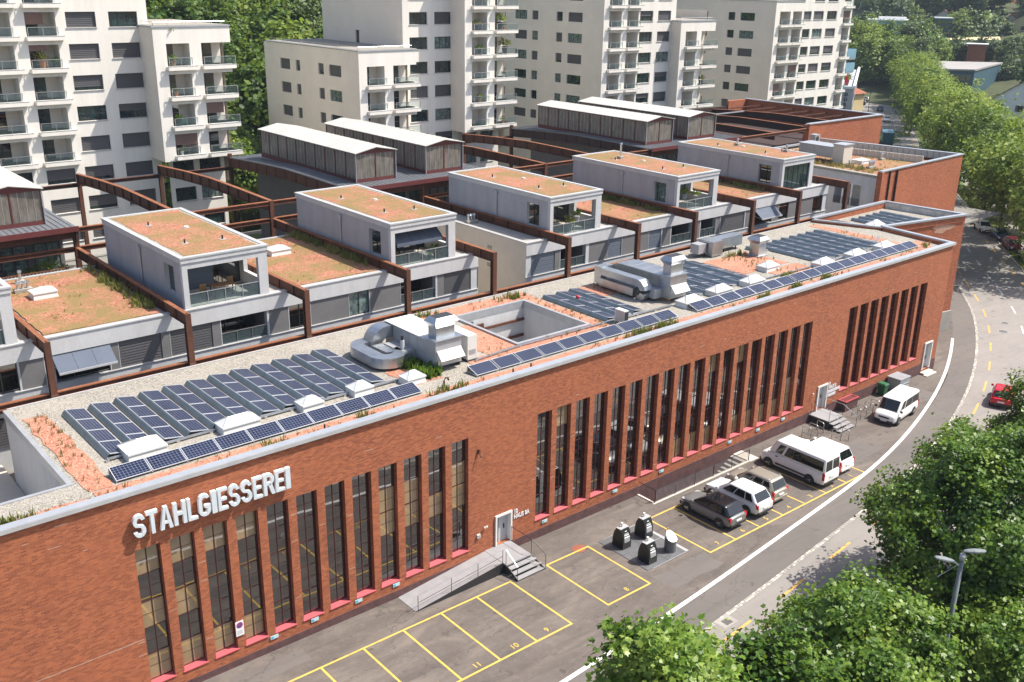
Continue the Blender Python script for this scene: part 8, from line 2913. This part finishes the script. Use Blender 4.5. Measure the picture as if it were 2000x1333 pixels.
# far trees; stretches of the view that stay open towards the houses (pixel box, depth)
OPEN = [(1800, 1960, 108, 152, 300), (1895, 1960, 128, 178, 300), (1945, 2010, 158, 236, 230), (1700, 1778, 28, 58, 415), (1824, 1856, 40, 82, 398), (1832, 1868, 22, 44, 470), (1890, 1926, 22, 40, 515),
        (1960, 2010, 12, 42, 470), (1955, 2010, 36, 76, 398), (1850, 1950, 78, 98, 348), (1850, 2010, 84, 132, 330), (1938, 1962, 24, 36, 540), (1790, 1812, 26, 40, 500)]


def blocks_view(x, y, zc, r_, rzz):
    d = Vector((x, y, zc)) - Vector((4.0865, -40.5806, 32.6008))
    dep = d.dot(fwd)
    u, v = 1000 + FPX * d.dot(rgt) / dep, 666.5 - FPX * d.dot(upv) / dep
    ru, rv = FPX * r_ / dep * .8, FPX * rzz / dep * .8
    return any(dep < e and u + ru > a and u - ru < b and v + rv > c and v - rv < d_ for a, b, c, d_, e in OPEN)


parkn = 0
for (x, y, s_) in ((160, 14, 1.2), (172, 24, 1.25), (150, 3, 1.1), (186, 30, 1.2), (198, 44, 1.3), (214, 40, 1.1), (205, 58, 1.2), (232, 56, 1.25), (226, 70, 1.3), (250, 66, 1.2), (262, 84, 1.2), (178, 10, 1.1), (196, 20, 1.2), (222, 26, 1.2), (244, 44, 1.15), (280, 96, 1.2), (270, 66, 1.1), (300, 108, 1.1), (165, 4, 1.2), (140, -8, 1.2), (156, -6, 1.2), (210, 14, 1.2), (188, 6, 1.2), (238, 30, 1.1), (254, 52, 1.0)):
    if blocks_view(x, y, gz(x) + 9 * s_, 5 * s_, 5.2 * s_): continue
    tree('park_tree', 'Broad tree in the green belt beyond the parked cars on the right', x, y, gz(x), 13, 9.0, street_meshes[parkn % 4], street_trunks[parkn % 2], s_, group='trees in the green belt right of the road')
    parkn += 1

taken = [(320, 117, 24), (246, 66, 13)] + [(o.location.x, o.location.y, 11) for o in COL.objects if o.get('category') in ('house', 'building', 'hut') and o.location.x > 320]
fc = 0
tries = 0
while fc < 285 and tries < 9000:
    tries += 1
    px, dp = rnd.uniform(1640, 2080), 300 + 330 * rnd.random() ** .75
    d = fwd + rgt * ((px - 1000) / FPX)
    q = Vector((4.0865, -40.5806, 0)) + Vector((d.x, d.y, 0)) * dp
    if any((q.x - a) ** 2 + (q.y - b) ** 2 < r_ * r_ for a, b, r_ in taken): continue
    if 330 < q.x < 440 and 88 < q.y < 132 and rnd.random() < .8: continue
    dl = np.hypot(GUT[:, 0] - q.x, GUT[:, 1] - q.y).min()
    if dl < 14 or (dp < 420 and dl < 20): continue
    z = terr(q.x, q.y)
    mead = 330 < q.x < 440 and 88 < q.y < 132
    if not mead and blocks_view(q.x, q.y, z + 7.5, 5.5, 6.5): continue
    fc += 1
    cf = rnd.random() < .14
    if 330 < q.x < 440 and 88 < q.y < 132:
        tree('hill_shrub', 'Bushy shrub on the pale meadow slope at the right', q.x, q.y, z - 4.5, 8, 5.5, far_meshes[fc % 4], far_trunk, rnd.uniform(.35, .55), group='shrubs on the meadow slope')
    else:
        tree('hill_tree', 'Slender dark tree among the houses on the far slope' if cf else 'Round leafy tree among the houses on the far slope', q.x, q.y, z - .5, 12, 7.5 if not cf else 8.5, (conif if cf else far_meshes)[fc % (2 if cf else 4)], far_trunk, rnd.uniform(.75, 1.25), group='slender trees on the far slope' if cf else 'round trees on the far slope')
for k, (px, py, dp, s_) in enumerate(((1690, 120, 345, 1.5), (1712, 112, 350, 1.3), (1745, 110, 345, 1.35), (1775, 105, 350, 1.4), (1805, 100, 352, 1.3), (1683, 80, 360, 1.2), (1728, 88, 372, 1.1), (1790, 70, 385, 1.2), (1800, 118, 330, 1.0), (1830, 108, 345, .8), (1760, 128, 335, 1.1))):
    c = pix(px, py, dp)
    tree('dark_tree', 'Large dark tree in the clump below the white-roofed block', c.x, c.y, min(c.z - 8, terr(c.x, c.y)), 12, max(7.0, c.z - min(c.z - 8, terr(c.x, c.y))), forest_meshes[k % 5], forest_trunk, s_, group='dark trees below the white-roofed block')

def lobe(k, px, py, dp, s_, name, lab, grp, meshes, hang=6.5):
    c = pix(px, py, dp)
    zg = min(terr(c.x, c.y), c.z - hang * s_)
    tree(name, lab, c.x, c.y, zg, 12, c.z - zg, meshes[k % len(meshes)], far_trunk, s_, group=grp)


for k, (px, py, dp, s_) in enumerate(((1868, 52, 405, .9), (1878, 68, 400, .95), (1890, 58, 412, .9), (1905, 66, 402, 1.0), (1918, 60, 408, 1.1), (1935, 64, 404, .85), (1948, 55, 425, .9), (1955, 66, 405, .7), (1872, 30, 480, 1.0), (1882, 40, 452, .8), (1935, 40, 470, .9), (1962, 30, 500, .9), (1782, 36, 470, .9), (1815, 30, 500, .9), (1770, 22, 560, 1.3),
                                       (1700, 18, 560, 1.2), (1725, 14, 570, 1.3), (1748, 20, 575, 1.2), (1680, 30, 540, 1.2), (1800, 14, 590, 1.2), (1850, 14, 600, 1.2), (1885, 12, 590, 1.3), (1925, 12, 600, 1.2), (1950, 18, 600, 1.1), (1970, 8, 590, 1.2), (1695, 50, 440, 1.0), (1785, 62, 410, .8), (1812, 66, 405, .9), (1818, 82, 380, .8), (1895, 82, 385, .6), (1965, 70, 400, .6), (1930, 78, 388, .6))):
    lobe(k, px, py, dp, s_, 'hill_tree', 'Leafy tree %s on the far slope' % ('beside the glazed office', 'right of the glazed office', 'between the glazed office and the yellow house')[k % 3] if k < 8 else 'Round leafy tree among the houses on the far slope', 'round trees on the far slope', far_meshes if k % 4 else forest_meshes)
for k in range(34):
    if k < 14:
        px, py, dp, s_ = 1842 + k * 12.5, 103 - k * .8 + rnd.uniform(-3, 3), 356 + rnd.uniform(-4, 8), rnd.uniform(.42, .68)
    else:
        px, py = rnd.uniform(1962, 2015), rnd.uniform(96, 150); dp, s_ = 352 - (py - 96) * .5, rnd.uniform(.28, .5)
    lobe(k, px, py, dp, s_, 'hill_shrub', 'Bushy shrub on the pale meadow slope at the right', 'shrubs on the meadow slope', far_meshes, 5.0)

# wood on the far hills: one mass
g = np.random.default_rng(99)
pts = []
while len(pts) < 2400:
    px, dp = (g.uniform(1600, 2120) if g.random() < .8 else g.uniform(900, 1600)), g.uniform(560, 1250)
    if px < 1600 and dp < 700: continue
    d = fwd + rgt * ((px - 1000) / FPX)
    q = (4.0865 + d.x * dp, -40.58 + d.y * dp)
    pts.append((q[0], q[1], terr(*q)))
pts = np.array(pts)
me, _ = leaf_cloud('far_wood', 10, 5, (1, 1, 1), 1, 'spray', M['leaf_far'], 1)
bpy.data.meshes.remove(me)
per = 34
dirs = g.normal(size=(len(pts), per, 3)); dirs /= np.linalg.norm(dirs, axis=2)[:, :, None]; dirs[:, :, 2] = np.abs(dirs[:, :, 2]) * .9 - .15
cen = pts[:, None, :] + np.array([0, 0, 6.0]) + dirs * np.array([6.0, 6.0, 7.5]) * g.uniform(.7, 1.2, (len(pts), 1, 1))
cen = cen.reshape(-1, 3); nr = dirs.reshape(-1, 3) + g.normal(size=(len(cen), 3)) * .4; nr /= np.linalg.norm(nr, axis=1)[:, None]
tt = np.cross(nr, g.normal(size=nr.shape)); tt /= np.linalg.norm(tt, axis=1)[:, None]; bb_ = np.cross(nr, tt)
Lf = LEAF['spray']; s_ = 3.4 * (.6 + .8 * g.random(len(cen)))
V = cen[:, None, :] + s_[:, None, None] * (Lf[None, :, 0, None] * tt[:, None, :] + Lf[None, :, 1, None] * bb_[:, None, :])
k = len(Lf); N = len(cen); V = V.reshape(-1, 3)
me = bpy.data.meshes.new('far_wood'); me.vertices.add(len(V)); me.vertices.foreach_set('co', V.ravel().astype(np.float32)); me.loops.add(N * k); me.loops.foreach_set('vertex_index', np.arange(N * k, dtype=np.int32))
me.polygons.add(N); me.polygons.foreach_set('loop_start', np.arange(0, N * k, k, dtype=np.int32)); me.polygons.foreach_set('loop_total', np.full(N, k, dtype=np.int32)); me.materials.append(M['leaf_far']); me.update()
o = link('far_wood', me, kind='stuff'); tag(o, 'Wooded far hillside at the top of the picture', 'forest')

# grass blades on the verge
sp = []
for k in range(3500):
    s_ = rnd.uniform(road_s(60), road_s(175)); x, y = road_pt(s_, rnd.uniform(-12.2, -9.7)); sp.append((x, y, gz(x) + .07, rnd.uniform(.6, 1.2)))
tufts('verge_grass', sp, M['leaf_weed'], 'Short grass growing on the verge under the street trees', .1, .3, 6, .25, .03)

# ---------------------------------------------------------------- air
t = NT('haze')
t.t.nodes.remove(t.b)
pv = t.n('ShaderNodeVolumePrincipled')
pv.inputs['Color'].default_value = (0.72, 0.84, 1.0, 1)
pv.inputs['Density'].default_value = 0.00013
t.l(pv.outputs[0], t.out.inputs['Volume'])
mb = MB(); mb.box(-135, 1520, -175, 1120, -40, 175)
o = link('haze', mb.mesh('haze', t.mat), kind='stuff')
tag(o, 'Thin bluish summer haze over the valley', 'haze')
